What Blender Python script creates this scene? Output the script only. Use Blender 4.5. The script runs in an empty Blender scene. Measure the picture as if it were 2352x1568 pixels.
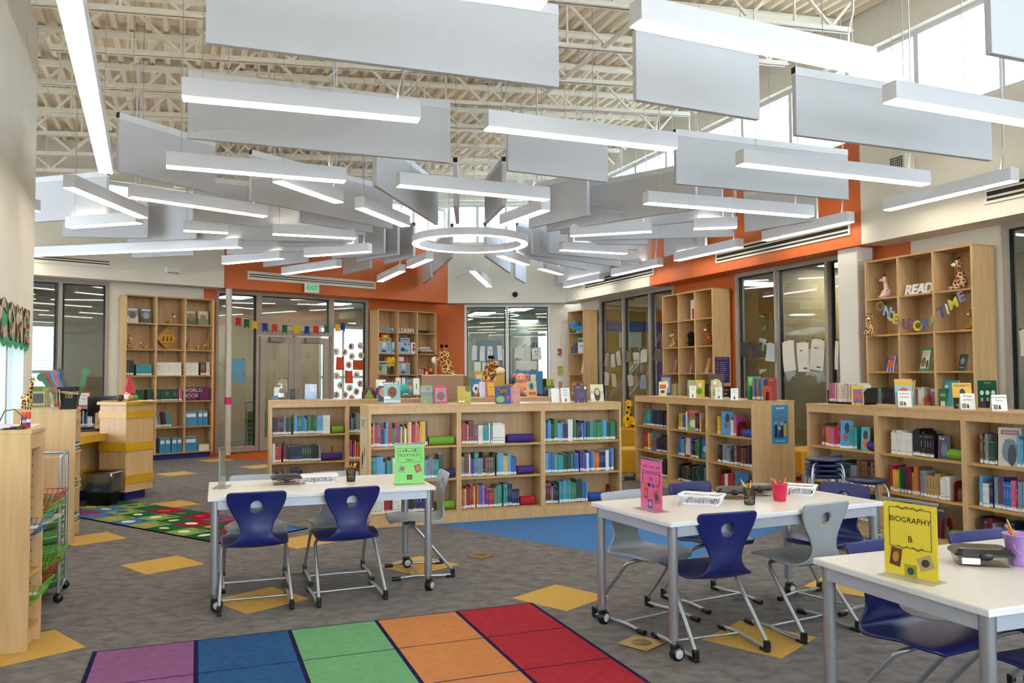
import bpy, bmesh, math, random
from mathutils import Vector, Matrix
S = bpy.context.scene
COL = S.collection
random.seed(7)
PI = math.pi

# ------------------------------------------------------------------ camera, world, exposure
F, CX, CY, CH = 1881.0, 1176.0, 784.0, 1.52
PITCH, ROLL = math.atan(78.0 / F), math.radians(-0.25)
cam_d = bpy.data.cameras.new('camera')
cam_d.sensor_width = 36.0
cam_d.lens = F / 2352.0 * 36.0
cam_d.clip_start, cam_d.clip_end = 0.05, 300
cam = bpy.data.objects.new('camera', cam_d)
COL.objects.link(cam)
CAMROT = (Matrix.Rotation(PI / 2 + PITCH, 3, 'X') @ Matrix.Rotation(ROLL, 3, 'Z'))
cam.matrix_world = Matrix.Translation((0, 0, CH)) @ CAMROT.to_4x4()
S.camera = cam

S.view_settings.view_transform = 'Standard'
S.view_settings.look = 'None'
S.view_settings.exposure = 0.68
S.view_settings.gamma = 1.0
S.view_settings.use_curve_mapping = False
S.cycles.max_bounces = 5
S.cycles.diffuse_bounces = 3
S.cycles.glossy_bounces = 2
S.cycles.use_adaptive_sampling = True
S.cycles.adaptive_threshold = 0.16
S.cycles.adaptive_min_samples = 14
S.cycles.transparent_max_bounces = 10
S.cycles.sample_clamp_indirect = 6.0
S.cycles.use_denoising = True

W = bpy.data.worlds.new('sky')
S.world = W
W.use_nodes = True
wn = W.node_tree.nodes
wbg = wn['Background']
wbg.inputs[0].default_value = (0.74, 0.87, 1.0, 1)
wbg.inputs[1].default_value = 6.5
LAMP = 8.0            # strength of the linear pendant diffusers

# ------------------------------------------------------------------ measuring helpers
def ray(px, py):
    return (CAMROT @ Vector(((px - CX) / F, (CY - py) / F, -1.0)))
def at(px, py, z=0.0):
    d = ray(px, py)
    k = (z - CH) / d.z
    return Vector((d.x * k, d.y * k, z))
def on(px, py, P0, n):
    d = ray(px, py)
    o = Vector((0, 0, CH))
    k = (Vector((P0[0], P0[1], 0)) - Vector((0, 0, 0))).dot(Vector((n[0], n[1], 0))) / d.dot(Vector((n[0], n[1], 0)))
    return o + d * k
class Line:
    """a vertical plane: t runs along it, off goes into the room"""
    def __init__(s, P0, d, n):
        s.P0 = Vector((P0[0], P0[1], 0)); s.d = Vector((d[0], d[1], 0)).normalized(); s.n = Vector((n[0], n[1], 0)).normalized()
    def tz(s, px, py):
        p = on(px, py, s.P0, s.n)
        return ((p - s.P0).dot(s.d), p.z)
    def t(s, px, py=860):
        return s.tz(px, py)[0]
    def pt(s, t, z=0.0, off=0.0):
        p = s.P0 + s.d * t + s.n * off
        return Vector((p.x, p.y, z))
    def shift(s, off):
        p = s.P0 + s.n * off
        return Line(p, s.d, s.n)
    def ang(s):
        return math.atan2(s.d.y, s.d.x)
def proj(p):
    q = CAMROT.transposed() @ (Vector(p) - Vector((0, 0, CH)))
    return (CX + F * q.x / -q.z, CY - F * q.y / -q.z, -q.z)

# ------------------------------------------------------------------ materials
def lin(h):
    h = h.lstrip('#')
    o = []
    for i in (0, 2, 4):
        c = int(h[i:i + 2], 16) / 255
        o.append(c / 12.92 if c <= 0.04045 else ((c + 0.055) / 1.055) ** 2.4)
    return tuple(o)
MATS = {}
def mat(name, col, rough=0.5, metal=0.0, spec=0.5, emit=None, strength=0.0, coat=0.0):
    if name in MATS: return MATS[name]
    m = bpy.data.materials.new(name); m.use_nodes = True
    b = m.node_tree.nodes['Principled BSDF']
    c = lin(col) if isinstance(col, str) else col
    b.inputs['Base Color'].default_value = (*c, 1)
    b.inputs['Roughness'].default_value = rough
    b.inputs['Metallic'].default_value = metal
    b.inputs['Specular IOR Level'].default_value = spec
    if coat: b.inputs['Coat Weight'].default_value = coat
    if emit is not None:
        b.inputs['Emission Color'].default_value = (*(lin(emit) if isinstance(emit, str) else emit), 1)
        b.inputs['Emission Strength'].default_value = strength
    MATS[name] = m
    return m
def noisy(name, c1, c2, scale=(1, 1, 1), nscale=5.0, detail=4.0, rough=0.6, bump=0.0, spec=0.4, lo=0.3, hi=0.7, coords='Object', distortion=0.0):
    if name in MATS: return MATS[name]
    m = mat(name, c1, rough, spec=spec)
    t = m.node_tree; N = t.nodes; L = t.links
    b = N['Principled BSDF']
    tc = N.new('ShaderNodeTexCoord'); mp = N.new('ShaderNodeMapping')
    mp.inputs['Scale'].default_value = scale
    no = N.new('ShaderNodeTexNoise'); no.inputs['Scale'].default_value = nscale; no.inputs['Detail'].default_value = detail
    no.inputs['Distortion'].default_value = distortion
    cr = N.new('ShaderNodeValToRGB')
    cr.color_ramp.elements[0].position = lo; cr.color_ramp.elements[1].position = hi
    cr.color_ramp.elements[0].color = (*lin(c1), 1); cr.color_ramp.elements[1].color = (*lin(c2), 1)
    L.new(tc.outputs[coords], mp.inputs[0]); L.new(mp.outputs[0], no.inputs[0]); L.new(no.outputs[0], cr.inputs[0]); L.new(cr.outputs[0], b.inputs['Base Color'])
    if bump:
        bp = N.new('ShaderNodeBump'); bp.inputs['Strength'].default_value = bump; bp.inputs['Distance'].default_value = 0.01
        L.new(no.outputs[0], bp.inputs['Height']); L.new(bp.outputs[0], b.inputs['Normal'])
    return m
def spots(name, base, spot, scale=9.0, width=0.06, edge=True):
    """giraffe hide: dark cells with light gaps (edge) or dark dots"""
    if name in MATS: return MATS[name]
    m = mat(name, base, 0.9, spec=0.1)
    t = m.node_tree; N = t.nodes; L = t.links; b = N['Principled BSDF']
    tc = N.new('ShaderNodeTexCoord'); vo = N.new('ShaderNodeTexVoronoi'); vo.inputs['Scale'].default_value = scale
    if edge: vo.feature = 'DISTANCE_TO_EDGE'
    cr = N.new('ShaderNodeValToRGB'); cr.color_ramp.interpolation = 'CONSTANT'
    cr.color_ramp.elements[0].position = 0.0; cr.color_ramp.elements[1].position = width
    a, c = (base, spot) if edge else (spot, base)
    cr.color_ramp.elements[0].color = (*lin(a), 1); cr.color_ramp.elements[1].color = (*lin(c), 1)
    L.new(tc.outputs['Object'], vo.inputs['Vector']); L.new(vo.outputs['Distance'], cr.inputs[0]); L.new(cr.outputs[0], b.inputs['Base Color'])
    return m
def glass(name, tint=(0.86, 0.93, 0.90), gloss=0.10, rough=0.02):
    if name in MATS: return MATS[name]
    m = bpy.data.materials.new(name); m.use_nodes = True
    N = m.node_tree.nodes; L = m.node_tree.links
    for n in list(N):
        if n.type != 'OUTPUT_MATERIAL': N.remove(n)
    out = [n for n in N if n.type == 'OUTPUT_MATERIAL'][0]
    tr = N.new('ShaderNodeBsdfTransparent'); tr.inputs[0].default_value = (*tint, 1)
    gl = N.new('ShaderNodeBsdfGlossy'); gl.inputs['Roughness'].default_value = rough
    lw = N.new('ShaderNodeLayerWeight'); lw.inputs[0].default_value = 0.5
    pw = N.new('ShaderNodeMath'); pw.operation = 'POWER'; pw.inputs[1].default_value = 4.0
    ad = N.new('ShaderNodeMath'); ad.operation = 'MULTIPLY_ADD'; ad.inputs[1].default_value = 0.7; ad.inputs[2].default_value = gloss; ad.use_clamp = True
    mx = N.new('ShaderNodeMixShader')
    L.new(lw.outputs['Facing'], pw.inputs[0]); L.new(pw.outputs[0], ad.inputs[0]); L.new(ad.outputs[0], mx.inputs[0]); L.new(tr.outputs[0], mx.inputs[1]); L.new(gl.outputs[0], mx.inputs[2]); L.new(mx.outputs[0], out.inputs[0])
    MATS[name] = m
    return m

wallw = noisy('painted_wall', '#dfd8c8', '#e4ddce', nscale=2.0, rough=0.7)
wallor = noisy('orange_paint', '#c66228', '#ca662c', nscale=2.0, rough=0.55)
deckm = mat('deck_paint', '#efe0c6', 0.6)
steelm = mat('steel_paint', '#efe6d4', 0.5)
frame_m = mat('storefront_aluminium', '#a3998b', 0.5)
gasket = mat('black_gasket', '#14181a', 0.5)
whitealu = mat('white_aluminium', '#d8d8d6', 0.4, 0.1)
panem = glass('window_glass')
clearm = glass('clear_glass', (0.93, 0.98, 1.0), 0.02)
acryl = glass('clear_acrylic', (0.985, 0.99, 0.985), 0.015, 0.05)
maple = noisy('maple_veneer', '#ba9160', '#cba574', scale=(9, 9, 0.9), nscale=3.0, detail=5, rough=0.38, spec=0.45, lo=0.3, hi=0.75)
maple2 = noisy('maple_face', '#c29b69', '#d1ae7d', scale=(7, 7, 0.8), nscale=3.0, detail=5, rough=0.4, lo=0.3, hi=0.75)
maplee = mat('maple_edge', '#bb8f50', 0.42)
feltm = noisy('grey_felt', '#cbccd0', '#dadbde', nscale=120.0, detail=2, rough=0.95, spec=0.1, bump=0.15)
railm = mat('baffle_rail', '#e2e3e6', 0.5)
lampw = mat('lamp_housing', '#e6e6e8', 0.35)
upm = mat('added_uplight_glow', '#ffffff', 0.5, emit=(1.0, 0.90, 0.76), strength=3.0)  # invented upward glow for the pendant tops, brightens the deck
diffm = mat('lamp_diffuser', '#ffffff', 0.5, emit=(1.0, 0.90, 0.74), strength=LAMP)
wirem = mat('steel_wire', '#b9b6ad', 0.4, 0.6)
blackm = mat('black_plastic', '#0c0c0e', 0.35)
silver = mat('silver_tube', '#a9adb3', 0.32, 0.75)
chrome = mat('chrome', '#c9ccd0', 0.18, 1.0)
bluep = mat('blue_plastic', '#131d5e', 0.36)
greyp = mat('grey_plastic', '#9a9fa4', 0.42)
tablem = noisy('white_laminate', '#d9d1c6', '#dfd8ce', nscale=30, rough=0.3)
tedge = mat('white_edge', '#d6d6da', 0.4)
apronm = mat('silver_apron', '#b2b8c4', 0.4, 0.4)
yellowm = mat('yellow_laminate', '#c8961c', 0.35)
navym = mat('navy_toekick', '#14206a', 0.5)
paperm = mat('white_paper', '#e8e4dc', 0.8)
inkm = mat('black_ink', '#1a1a1c', 0.7)
carpet = noisy('grey_carpet', '#666160', '#807b79', scale=(3.0, 4.2, 1), nscale=3.0, detail=10, rough=0.95, spec=0.05, lo=0.32, hi=0.68, distortion=0.6)
yelc = noisy('yellow_carpet', '#bf9850', '#caa35a', nscale=40, rough=0.95, spec=0.05)
bluec = noisy('blue_carpet', '#4670a4', '#527eb2', nscale=40, rough=0.95, spec=0.05)
orac = noisy('orange_carpet', '#a64c16', '#b25720', nscale=40, rough=0.95, spec=0.05)
brassm = mat('brass_cover', '#a98a3c', 0.35, 0.8)

# ------------------------------------------------------------------ mesh helpers
class MB:
    def __init__(s):
        s.v = []; s.f = []; s.fm = []; s.mats = []; s.smooth = []
    def mi(s, m):
        if m not in s.mats: s.mats.append(m)
        return s.mats.index(m)
    def add(s, vs, fs, m, M=None, smooth=False):
        o = len(s.v); k = s.mi(m)
        for p in vs:
            p = Vector(p)
            s.v.append(tuple(M @ p) if M is not None else tuple(p))
        for f in fs:
            s.f.append([i + o for i in f]); s.fm.append(k); s.smooth.append(smooth)
        return s
    def box(s, x0, x1, y0, y1, z0, z1, m, M=None):
        vs = [(x0, y0, z0), (x1, y0, z0), (x1, y1, z0), (x0, y1, z0), (x0, y0, z1), (x1, y0, z1), (x1, y1, z1), (x0, y1, z1)]
        fs = [(0, 3, 2, 1), (4, 5, 6, 7), (0, 1, 5, 4), (1, 2, 6, 5), (2, 3, 7, 6), (3, 0, 4, 7)]
        return s.add(vs, fs, m, M)
    def prism(s, poly, z0, z1, m, M=None, mtop=None):
        n = len(poly)
        a = sum(poly[i][0] * poly[(i + 1) % n][1] - poly[(i + 1) % n][0] * poly[i][1] for i in range(n))
        if a < 0: poly = poly[::-1]
        vs = [(p[0], p[1], z0) for p in poly] + [(p[0], p[1], z1) for p in poly]
        s.add(vs, [tuple(range(n - 1, -1, -1))] + [(i, (i + 1) % n, (i + 1) % n + n, i + n) for i in range(n)], m, M)
        s.add([(p[0], p[1], z1) for p in poly], [tuple(range(n))], mtop or m, M)
        return s
    def tube(s, pts, r, m, seg=10, M=None, closed=False, caps=True):
        pts = [Vector(p) for p in pts]; n = len(pts)
        rr = r if isinstance(r, (list, tuple)) else [r] * n
        vs = []; prev = None
        for i, p in enumerate(pts):
            a = pts[(i - 1) % n] if (i > 0 or closed) else None
            b = pts[(i + 1) % n] if (i < n - 1 or closed) else None
            d = ((b - p).normalized() if b is not None else Vector()) + ((p - a).normalized() if a is not None else Vector())
            d = d.normalized() if d.length > 1e-9 else Vector((0, 0, 1))
            if prev is None:
                up = Vector((0, 0, 1)) if abs(d.z) < 0.9 else Vector((1, 0, 0))
                u = d.cross(up).normalized()
            else:
                u = (prev - d * prev.dot(d)).normalized()
            prev = u; w = d.cross(u)
            for k in range(seg):
                t = 2 * PI * k / seg
                vs.append(p + (u * math.cos(t) + w * math.sin(t)) * rr[i])
        fs = []
        for i in range(n if closed else n - 1):
            j = (i + 1) % n
            for k in range(seg):
                l = (k + 1) % seg
                fs.append((i * seg + k, i * seg + l, j * seg + l, j * seg + k))
        s.add(vs, fs, m, M, True)
        if caps and not closed:
            s.add(vs[:seg], [tuple(range(seg - 1, -1, -1))], m, M)
            s.add(vs[-seg:], [tuple(range(seg))], m, M)
        return s
    def lathe(s, prof, m, seg=20, M=None, smooth=True):
        vs = []; n = len(prof)
        for (r, z) in prof:
            for k in range(seg):
                t = 2 * PI * k / seg
                vs.append((max(r, 1e-5) * math.cos(t), max(r, 1e-5) * math.sin(t), z))
        fs = [(i * seg + k, i * seg + (k + 1) % seg, (i + 1) * seg + (k + 1) % seg, (i + 1) * seg + k) for i in range(n - 1) for k in range(seg)]
        return s.add(vs, fs, m, M, smooth)
    def ball(s, c, r, m, seg=14, rings=9, M=None):
        r = r if isinstance(r, (tuple, list)) else (r, r, r)
        T = Matrix.Translation(c) @ Matrix.Diagonal((r[0], r[1], r[2], 1))
        if M is not None: T = M @ T
        return s.lathe([(math.sin(PI * i / rings), -math.cos(PI * i / rings)) for i in range(rings + 1)], m, seg, T)
    def quad(s, a, b, c, d, m):
        return s.add([a, b, c, d], [(0, 1, 2, 3)], m)
    def mesh(s, name):
        me = bpy.data.meshes.new(name)
        me.from_pydata([tuple(v) for v in s.v], [], s.f)
        for m in s.mats: me.materials.append(m)
        me.polygons.foreach_set('material_index', s.fm)
        me.polygons.foreach_set('use_smooth', s.smooth)
        me.update()
        return me
    def build(s, name, parent=None, loc=None, rz=None, bevel=0.0):
        return obj(name, s.mesh(name), parent, loc, rz, bevel)
def obj(name, me, parent=None, loc=None, rz=None, bevel=0.0):
    o = bpy.data.objects.new(name, me); COL.objects.link(o)
    if parent is not None: o.parent = parent
    if loc is not None: o.location = loc
    if rz is not None: o.rotation_euler = (0, 0, rz)
    if bevel:
        b = o.modifiers.new('bevel', 'BEVEL'); b.width = bevel; b.segments = 2; b.limit_method = 'ANGLE'; b.angle_limit = math.radians(40)
    return o
LABELS = {}
def tag(o, label, cat, group=None, kind=None):
    if label:
        o['label'] = label
        LABELS.setdefault(label, []).append(o.name)
    if cat: o['category'] = cat
    if group: o['group'] = group
    if kind: o['kind'] = kind
    return o
def thing(name, label, cat, loc=(0, 0, 0), rz=0.0, group=None):
    o = bpy.data.objects.new(name, None); COL.objects.link(o)
    o.empty_display_size = 0.1
    o.location = loc; o.rotation_euler = (0, 0, rz)
    return tag(o, label, cat, group)
def struct(o):
    o['kind'] = 'structure'; return o
def dup(root, loc=None, rz=None, label=None, cat=None, group=None):
    r = root.copy(); COL.objects.link(r)
    if loc is not None: r.location = loc
    if rz is not None: r.rotation_euler = (0, 0, rz)
    if label: tag(r, label, cat, group)
    for ch in list(root.children):
        c = ch.copy(); COL.objects.link(c); c.parent = r
        for g in list(ch.children):
            d = g.copy(); COL.objects.link(d); d.parent = c
    return r
def text_mesh(txt, size, depth=0.0, m=None, align='CENTER', bold=0.0, shear=0.0):
    cu = bpy.data.curves.new('lettering', 'FONT')
    cu.body = txt; cu.size = size; cu.extrude = depth; cu.align_x = align; cu.align_y = 'CENTER'; cu.offset = bold; cu.shear = shear
    cu.resolution_u = 3
    o = bpy.data.objects.new('lettering', cu)
    me = bpy.data.meshes.new_from_object(o)
    assert len(me.vertices) > 2
    bpy.data.objects.remove(o); bpy.data.curves.remove(cu)
    me.materials.clear()
    if m: me.materials.append(m)
    return me
def upright(name, me, parent, x, y, z, rz=0.0, tilt=0.0):
    """lettering mesh (in XY) stood up facing local -Y"""
    o = bpy.data.objects.new(name, me); COL.objects.link(o)
    o.parent = parent
    o.location = (x, y, z)
    o.rotation_euler = (PI / 2 - tilt, 0, rz)
    return o
ORD = ['first', 'second', 'third', 'fourth', 'fifth', 'sixth', 'seventh', 'eighth', 'ninth', 'tenth', 'eleventh', 'twelfth', 'thirteenth', 'fourteenth', 'fifteenth', 'sixteenth', 'seventeenth', 'eighteenth', 'nineteenth', 'twentieth']
TENS = {2: 'twenty', 3: 'thirty', 4: 'forty', 5: 'fifty'}
def ordn(i):
    if i <= 20: return ORD[i - 1]
    t, u = divmod(i, 10)
    return (TENS[t] + '-' + ORD[u - 1]) if u else {2: 'twentieth', 3: 'thirtieth', 4: 'fortieth', 5: 'fiftieth'}[t]
# ------------------------------------------------------------------ the room's lines (plan surveyed from the carpet grid)
LB = Line((-6.90, 14.62), (.7475, .664), (.664, -.7475))       # soffit face, back left
RT = Line((4.67, 10.8), (-.3695, .929), (-.929, -.3695))       # soffit face, right
CH_ = Line((0, 19.4), (1, 0), (0, -1))                          # soffit face, chamfered corner
LN = Line((-4.57, 7.27), (-.40, .9165), (.9165, .40))           # near left wall
LBr, RTr, CHr = LB.shift(-.42), RT.shift(-.42), CH_.shift(-.42)
SOF, SILL, HEAD = 3.24, 4.66, 5.82
VS, VT = Vector((.929, .3695, 0)), Vector((-.3695, .929, 0))    # roof axes: across / along the deck ribs
RO = Vector((-4.57, 7.27, 0))
def roofz(p):
    return 5.62 + .072 * (Vector((p[0], p[1], 0)) - RO).dot(VS)
def LM(l):
    return Matrix(((l.d.x, l.n.x, 0, l.P0.x), (l.d.y, l.n.y, 0, l.P0.y), (0, 0, 1, 0), (0, 0, 0, 1)))
def seg(mb, l, t0, t1, o0, o1, z0, z1, m):
    if t0 > t1: t0, t1 = t1, t0
    if t1 - t0 < 1e-4: return mb
    return mb.box(t0, t1, o0, o1, z0, z1, m, LM(l))

# floor
mb = MB(); mb.box(-16, 16, -7, 34, -0.12, 0, carpet)
floor = struct(mb.build('floor'))
tile = MB(); h = .475 / 2
tile.box(-h, h, -h, h, 0.0002, .0022, yelc)
tile_me = tile.mesh('carpet_tile')
TH = math.radians(45 + 2.84)
def quadtile(pts):
    c = Vector((0, 0, 0)); n = 0
    for p in pts:
        if p: c += at(*p); n += 1
    return c / n
centres = [quadtile(q) for q in [
    [(1172.96, 1374), (1276.3, 1341.9), (1401.3, 1368.3), (1301.1, 1404.4)],
    [(277.9, 1296.3), (408, 1275.5), (469.5, 1297), (337, 1319.6)],
    [(454.6, 1056.5), (503.5, 1051.9), (538.7, 1056.5), (482.6, 1061.4)],
    [(356.4, 1087.6), (423.8, 1081.6), (454.3, 1087.7), (387.4, 1094.1)],
    [(329.3, 1158.3), (416.8, 1148.8), (459.6, 1158.3), (368.8, 1168.4)],
    [(548.8, 1071.2), (640, 1071.5)],
    [(1613.4, 1472.7), (1700.8, 1425.9), (1873.6, 1460), (1793.9, 1512)],
    [(861.9, 1298.4), (965.9, 1276.4), (1058.3, 1296.8), (954.4, 1321.6)],
    [(120, 1237.5), (297.5, 1236.5)],
    [(489, 1376), (705.8, 1377.6)],
    [(640, 1243), (760, 1243)],
    [(-93, 1490), (205, 1487)],
    [(1860, 1343), (2040, 1346)]]]
for c in centres:
    o = obj('carpet_tile', tile_me, floor, (c.x, c.y, 0), TH)
# coloured carpet areas laid along the same 45 degree grid
U45, V45 = Vector((math.cos(TH), math.sin(TH), 0)), Vector((-math.sin(TH), math.cos(TH), 0))
def area(name, c, a0, a1, b0, b1, m, z=.0016):
    mb = MB()
    P = [c + U45 * a0 + V45 * b0, c + U45 * a1 + V45 * b0, c + U45 * a1 + V45 * b1, c + U45 * a0 + V45 * b1]
    mb.prism([(p.x, p.y) for p in P], 0.0002, z, m)
    return mb.build(name, floor)
area('blue_carpet_area', at(1545, 1299), 0, 3.0, 0, 3.0, bluec)
mb = MB(); mb.prism([(-6.25, 15.75), (-4.15, 14.75), (-1.9, 17.1), (-1.9, 18.6), (-3.2, 18.3)], .0002, .0015, orac); mb.build('orange_carpet_area', floor)
area('orange_carpet_area', Vector((3.2, 10.6, 0)), 0, 2.0, -1.0, 1.2, orac, .0014)
for (px, py, lab) in ((1105, 1277, 'small square brass floor outlet cover right of the grey end chair'), (1750, 1206, 'brass floor outlet cover on the blue carpet behind middle table'), (1474, 1478, 'large brass floor outlet cover beside the rug under middle table')):
    p = at(px, py); s = .085 if py < 1300 else .1
    o = thing('floor_outlet', lab, 'floor outlet', (p.x, p.y, .0022), TH)
    MB().box(-s, s, -s, s, 0, .006, brassm).build('cover_plate', o, bevel=.002)
    MB().lathe([(0, .0075), (s * .55, .0075), (s * .58, .006)], mat('brass_dark', '#8a6e2c', .4, .8), 16).build('lid', o)
    for a in (-1, 1):
        for b in (-1, 1): MB().lathe([(0, .0072), (.006, .0072), (.006, .006)], mat('brass_dark', '#8a6e2c'), 8, Matrix.Translation((a * s * .8, b * s * .8, 0))).build('screw', o)

# ------------------------------------------------------------------ walls
tL0, tL1, tR0, tR1 = -7.0, 7.2, -16.5, 9.257
lo0 = LB.t(515, 640)
ro0, ro1 = RT.t(1977, 480), RT.t(1492, 640)
wall = MB()      # back left: soffit face, recessed wall, band above the clerestory
seg(wall, LB, tL0, lo0, -.42, 0, SOF, SILL, wallw); seg(wall, LB, lo0, tL1, -.42, 0, SOF, SILL, wallor)
seg(wall, LB, tL0, tL1 + .1, -.3, 0, 5.5, 7.2, wallw)
wl1 = [LBr.t(x, 800) for x in (20, 137, 249)]
wl2 = [LBr.t(x, 800) for x in (495, 594, 761, 845)]
so0 = LBr.t(468, 675)
seg(wall, LBr, tL0, wl1[0], -.14, 0, 0, SOF, wallw); seg(wall, LBr, wl1[2], so0, -.14, 0, 0, SOF, wallw)
seg(wall, LBr, so0, wl2[0], -.14, 0, 0, SOF, wallor); seg(wall, LBr, wl2[3], tL1 + .3, -.14, 0, 0, SOF, wallor)
struct(wall.build('wall_back_left'))
wall = MB()
seg(wall, RT, tR0, ro0, -.42, 0, SOF, SILL, wallw); seg(wall, RT, ro0, ro1, -.42, 0, SOF, SILL, wallor); seg(wall, RT, ro1, tR1, -.42, 0, SOF, SILL, wallw)
seg(wall, RT, tR0, tR1 + .1, -.3, 0, HEAD, 7.4, wallw)
wr1 = [RTr.t(x, 800) for x in (1550, 1493, 1432, 1378)]
wr2 = [RTr.t(x, 800) for x in (2012, 1902, 1784, 1692)]
wr3 = [RTr.t(2308, 700) - 3.0, RTr.t(2308, 700) - 1.5, RTr.t(2308, 700)]
o1, o2 = RTr.t(2092, 580), RTr.t(1556, 680)
seg(wall, RTr, tR0, wr3[0], -.14, 0, 0, SOF, wallw)
seg(wall, RTr, wr3[2], o1, -.14, 0, 0, SOF, wallw); seg(wall, RTr, o1, wr2[0], -.14, 0, 0, SOF, wallor)
seg(wall, RTr, wr2[3], wr1[0], -.14, 0, 0, SOF, wallor); seg(wall, RTr, wr1[3], tR1 + .3, -.14, 0, 0, SOF, wallw)
struct(wall.build('wall_right'))
wall = MB()
cx0, cx1 = -1.505, 1.246
seg(wall, CH_, cx0 - .05, cx1 + .05, -.42, 0, SOF, SILL, wallw); seg(wall, CH_, cx0 - .1, cx1 + .1, -.3, 0, HEAD - .2, 7.2, wallw)
wc = [CHr.t(x, 800) for x in (1067, 1165, 1264)]
seg(wall, CHr, -2.2, wc[0], -.14, 0, 0, SOF, wallor); seg(wall, CHr, wc[2], 1.9, -.14, 0, 0, SOF, wallw)
struct(wall.build('wall_back'))
# near left wall with a window band below the banner
tE = LN.t(79, 560)
wall = MB()
wz0, wz1 = .95, 2.02
wls = LN.t(60, 860)
seg(wall, LN, -14, tE, -.3, 0, wz1, 7.0, wallw); seg(wall, LN, -14, tE, -.3, 0, 0, wz0, wallw); seg(wall, LN, wls, tE, -.3, 0, wz0, wz1, wallw)
seg(wall, LN, -14, -4.0, -.3, 0, wz0, wz1, wallw)
seg(wall, LN, tE - .3, tE, -4.6, -.3, 0, 7.0, wallw)  # unseen return wall, added to keep sky light out at left
struct(wall.build('wall_left'))
wall = MB(); wall.box(-2.5, 14, -4.3, -4.0, 0, .8, wallw); wall.box(-2.5, 14, -4.3, -4.0, 4.0, 7.2, wallw)
for x in (-2.5, 1, 4.5, 8, 12.5): wall.box(x, x + .4, -4.3, -4.0, .8, 4.0, wallw)
struct(wall.build('wall_front'))

# ceiling: ribbed metal deck
mb = MB(); prof = []; pitch = .19; s = -9.0
while s < 10.3:
    z = 5.62 + .072 * s
    prof += [(s, z), (s + .055, z), (s + .075, z + .075), (s + .165, z + .075)]
    s += pitch
vs = []
def deck_end(a):
    t = 15.2
    while t > -13:
        p = RO + VS * a + VT * t
        if (p - LB.P0).dot(LB.n) > -.35 and p.y < 19.75: return t
        t -= .02
    return t
for (a, z) in prof:
    for t in (-14.0, deck_end(a)):
        p = RO + VS * a + VT * t; vs.append((p.x, p.y, z))
mb.add(vs, [(2 * i, 2 * i + 1, 2 * i + 3, 2 * i + 2) for i in range(len(prof) - 1)], deckm)
struct(mb.build('ceiling'))

# ------------------------------------------------------------------ storefront windows
def win(name, l, ts, z0, z1, mfr=frame_m, transoms=(), fw=.055, pm=None):
    ts = sorted(ts); mb = MB()
    for i, t in enumerate(ts):
        e = fw if i in (0, len(ts) - 1) else fw * .75
        a, b = (t, t + e) if i == 0 else ((t - e, t) if i == len(ts) - 1 else (t - e / 1.5, t + e / 1.5))
        seg(mb, l, a, b, -.13, .02, z0 + .1, z1 - fw * 1.2, mfr)
    seg(mb, l, ts[0], ts[-1], -.13, .02, z1 - fw * 1.2, z1, mfr); seg(mb, l, ts[0], ts[-1], -.13, .02, z0, z0 + .1, mfr)
    for (a, b, z) in transoms: seg(mb, l, a, b, -.13, .02, z - .03, z + .03, mfr)
    o = struct(mb.build(name))
    g = MB()
    for i in range(len(ts) - 1):
        p = MB(); seg(p, l, ts[i] + fw * .5, ts[i + 1] - fw * .5, -.066, -.058, z0 + .1, z1 - fw, pm or panem)
        p.build('pane', o)
        for t in (ts[i] + fw * .98, ts[i + 1] - fw * .98 - .018): seg(g, l, t, t + .018, -.08, -.03, z0 + .1, z1 - fw, gasket)
        seg(g, l, ts[i] + fw, ts[i + 1] - fw, -.08, -.03, z1 - fw * 1.2 - .018, z1 - fw * 1.2, gasket)
    g.build('gasket', o)
    return o
win('window_1', LBr, wl1, .02, SOF)
ztr = LBr.tz(680, 770)[1]
win('window_2', LBr, wl2[:2], .02, SOF); win('window_3', LBr, wl2[2:], .02, SOF)
win('window_4', LBr, wl2[1:3], ztr, SOF)
win('window_5', CHr, wc, .1, SOF, whitealu)
win('window_6', RTr, wr1, .02, SOF); win('window_7', RTr, wr2, .02, SOF); win('window_8', RTr, wr3, .02, SOF)
# clerestory ribbons
def ribbon(name, l, t0, t1, n, z0, z1):
    mb = MB(); ts = [t0 + (t1 - t0) * i / n for i in range(n + 1)]
    for t in ts: seg(mb, l, t - .035, t + .035, -.26, -.12, z0 + .06, z1 - .06, whitealu)
    seg(mb, l, t0, t1, -.26, -.12, z0, z0 + .06, whitealu); seg(mb, l, t0, t1, -.26, -.12, z1 - .06, z1, whitealu)
    o = struct(mb.build(name))
    for i in range(n):
        p = MB(); seg(p, l, ts[i] + .03, ts[i + 1] - .03, -.2, -.194, z0 + .05, z1 - .05, clearm); p.build('pane', o)
    return o
tm = RT.t(2090, 250)
ribbon('window_9', RT, tm - 7 * 1.15, tm + 9 * 1.15, 16, SILL, HEAD)
ribbon('window_10', CH_, cx0, cx1, 4, SILL, HEAD - .2)
ra, rb_, rc_ = LB.t(250, 440), LB.t(452, 440), LB.t(880, 480)
ribbon('window_11', LB, ra, rb_, 2, SILL, 5.02); ribbon('window_15', LB, rc_, tL1, 2, SILL, 5.5)
mb = MB(); seg(mb, LB, tL0, ra, -.3, 0, SILL, 5.5, wallw); seg(mb, LB, rb_, rc_, -.3, 0, SILL, 5.5, wallw); seg(mb, LB, ra, rb_, -.3, 0, 5.02, 5.5, wallw); struct(mb.build('wall_back_left_upper'))
mb = MB(); ts = [-4.0 + (wls + 4.0) * i / 5 for i in range(6)]
for t in ts: seg(mb, LN, t - .05, t + .05, -.2, -.02, wz0, wz1, whitealu)
seg(mb, LN, ts[0], ts[-1], -.2, -.02, wz0, wz0 + .05, whitealu)
w12 = struct(mb.build('window_12'))
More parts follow.
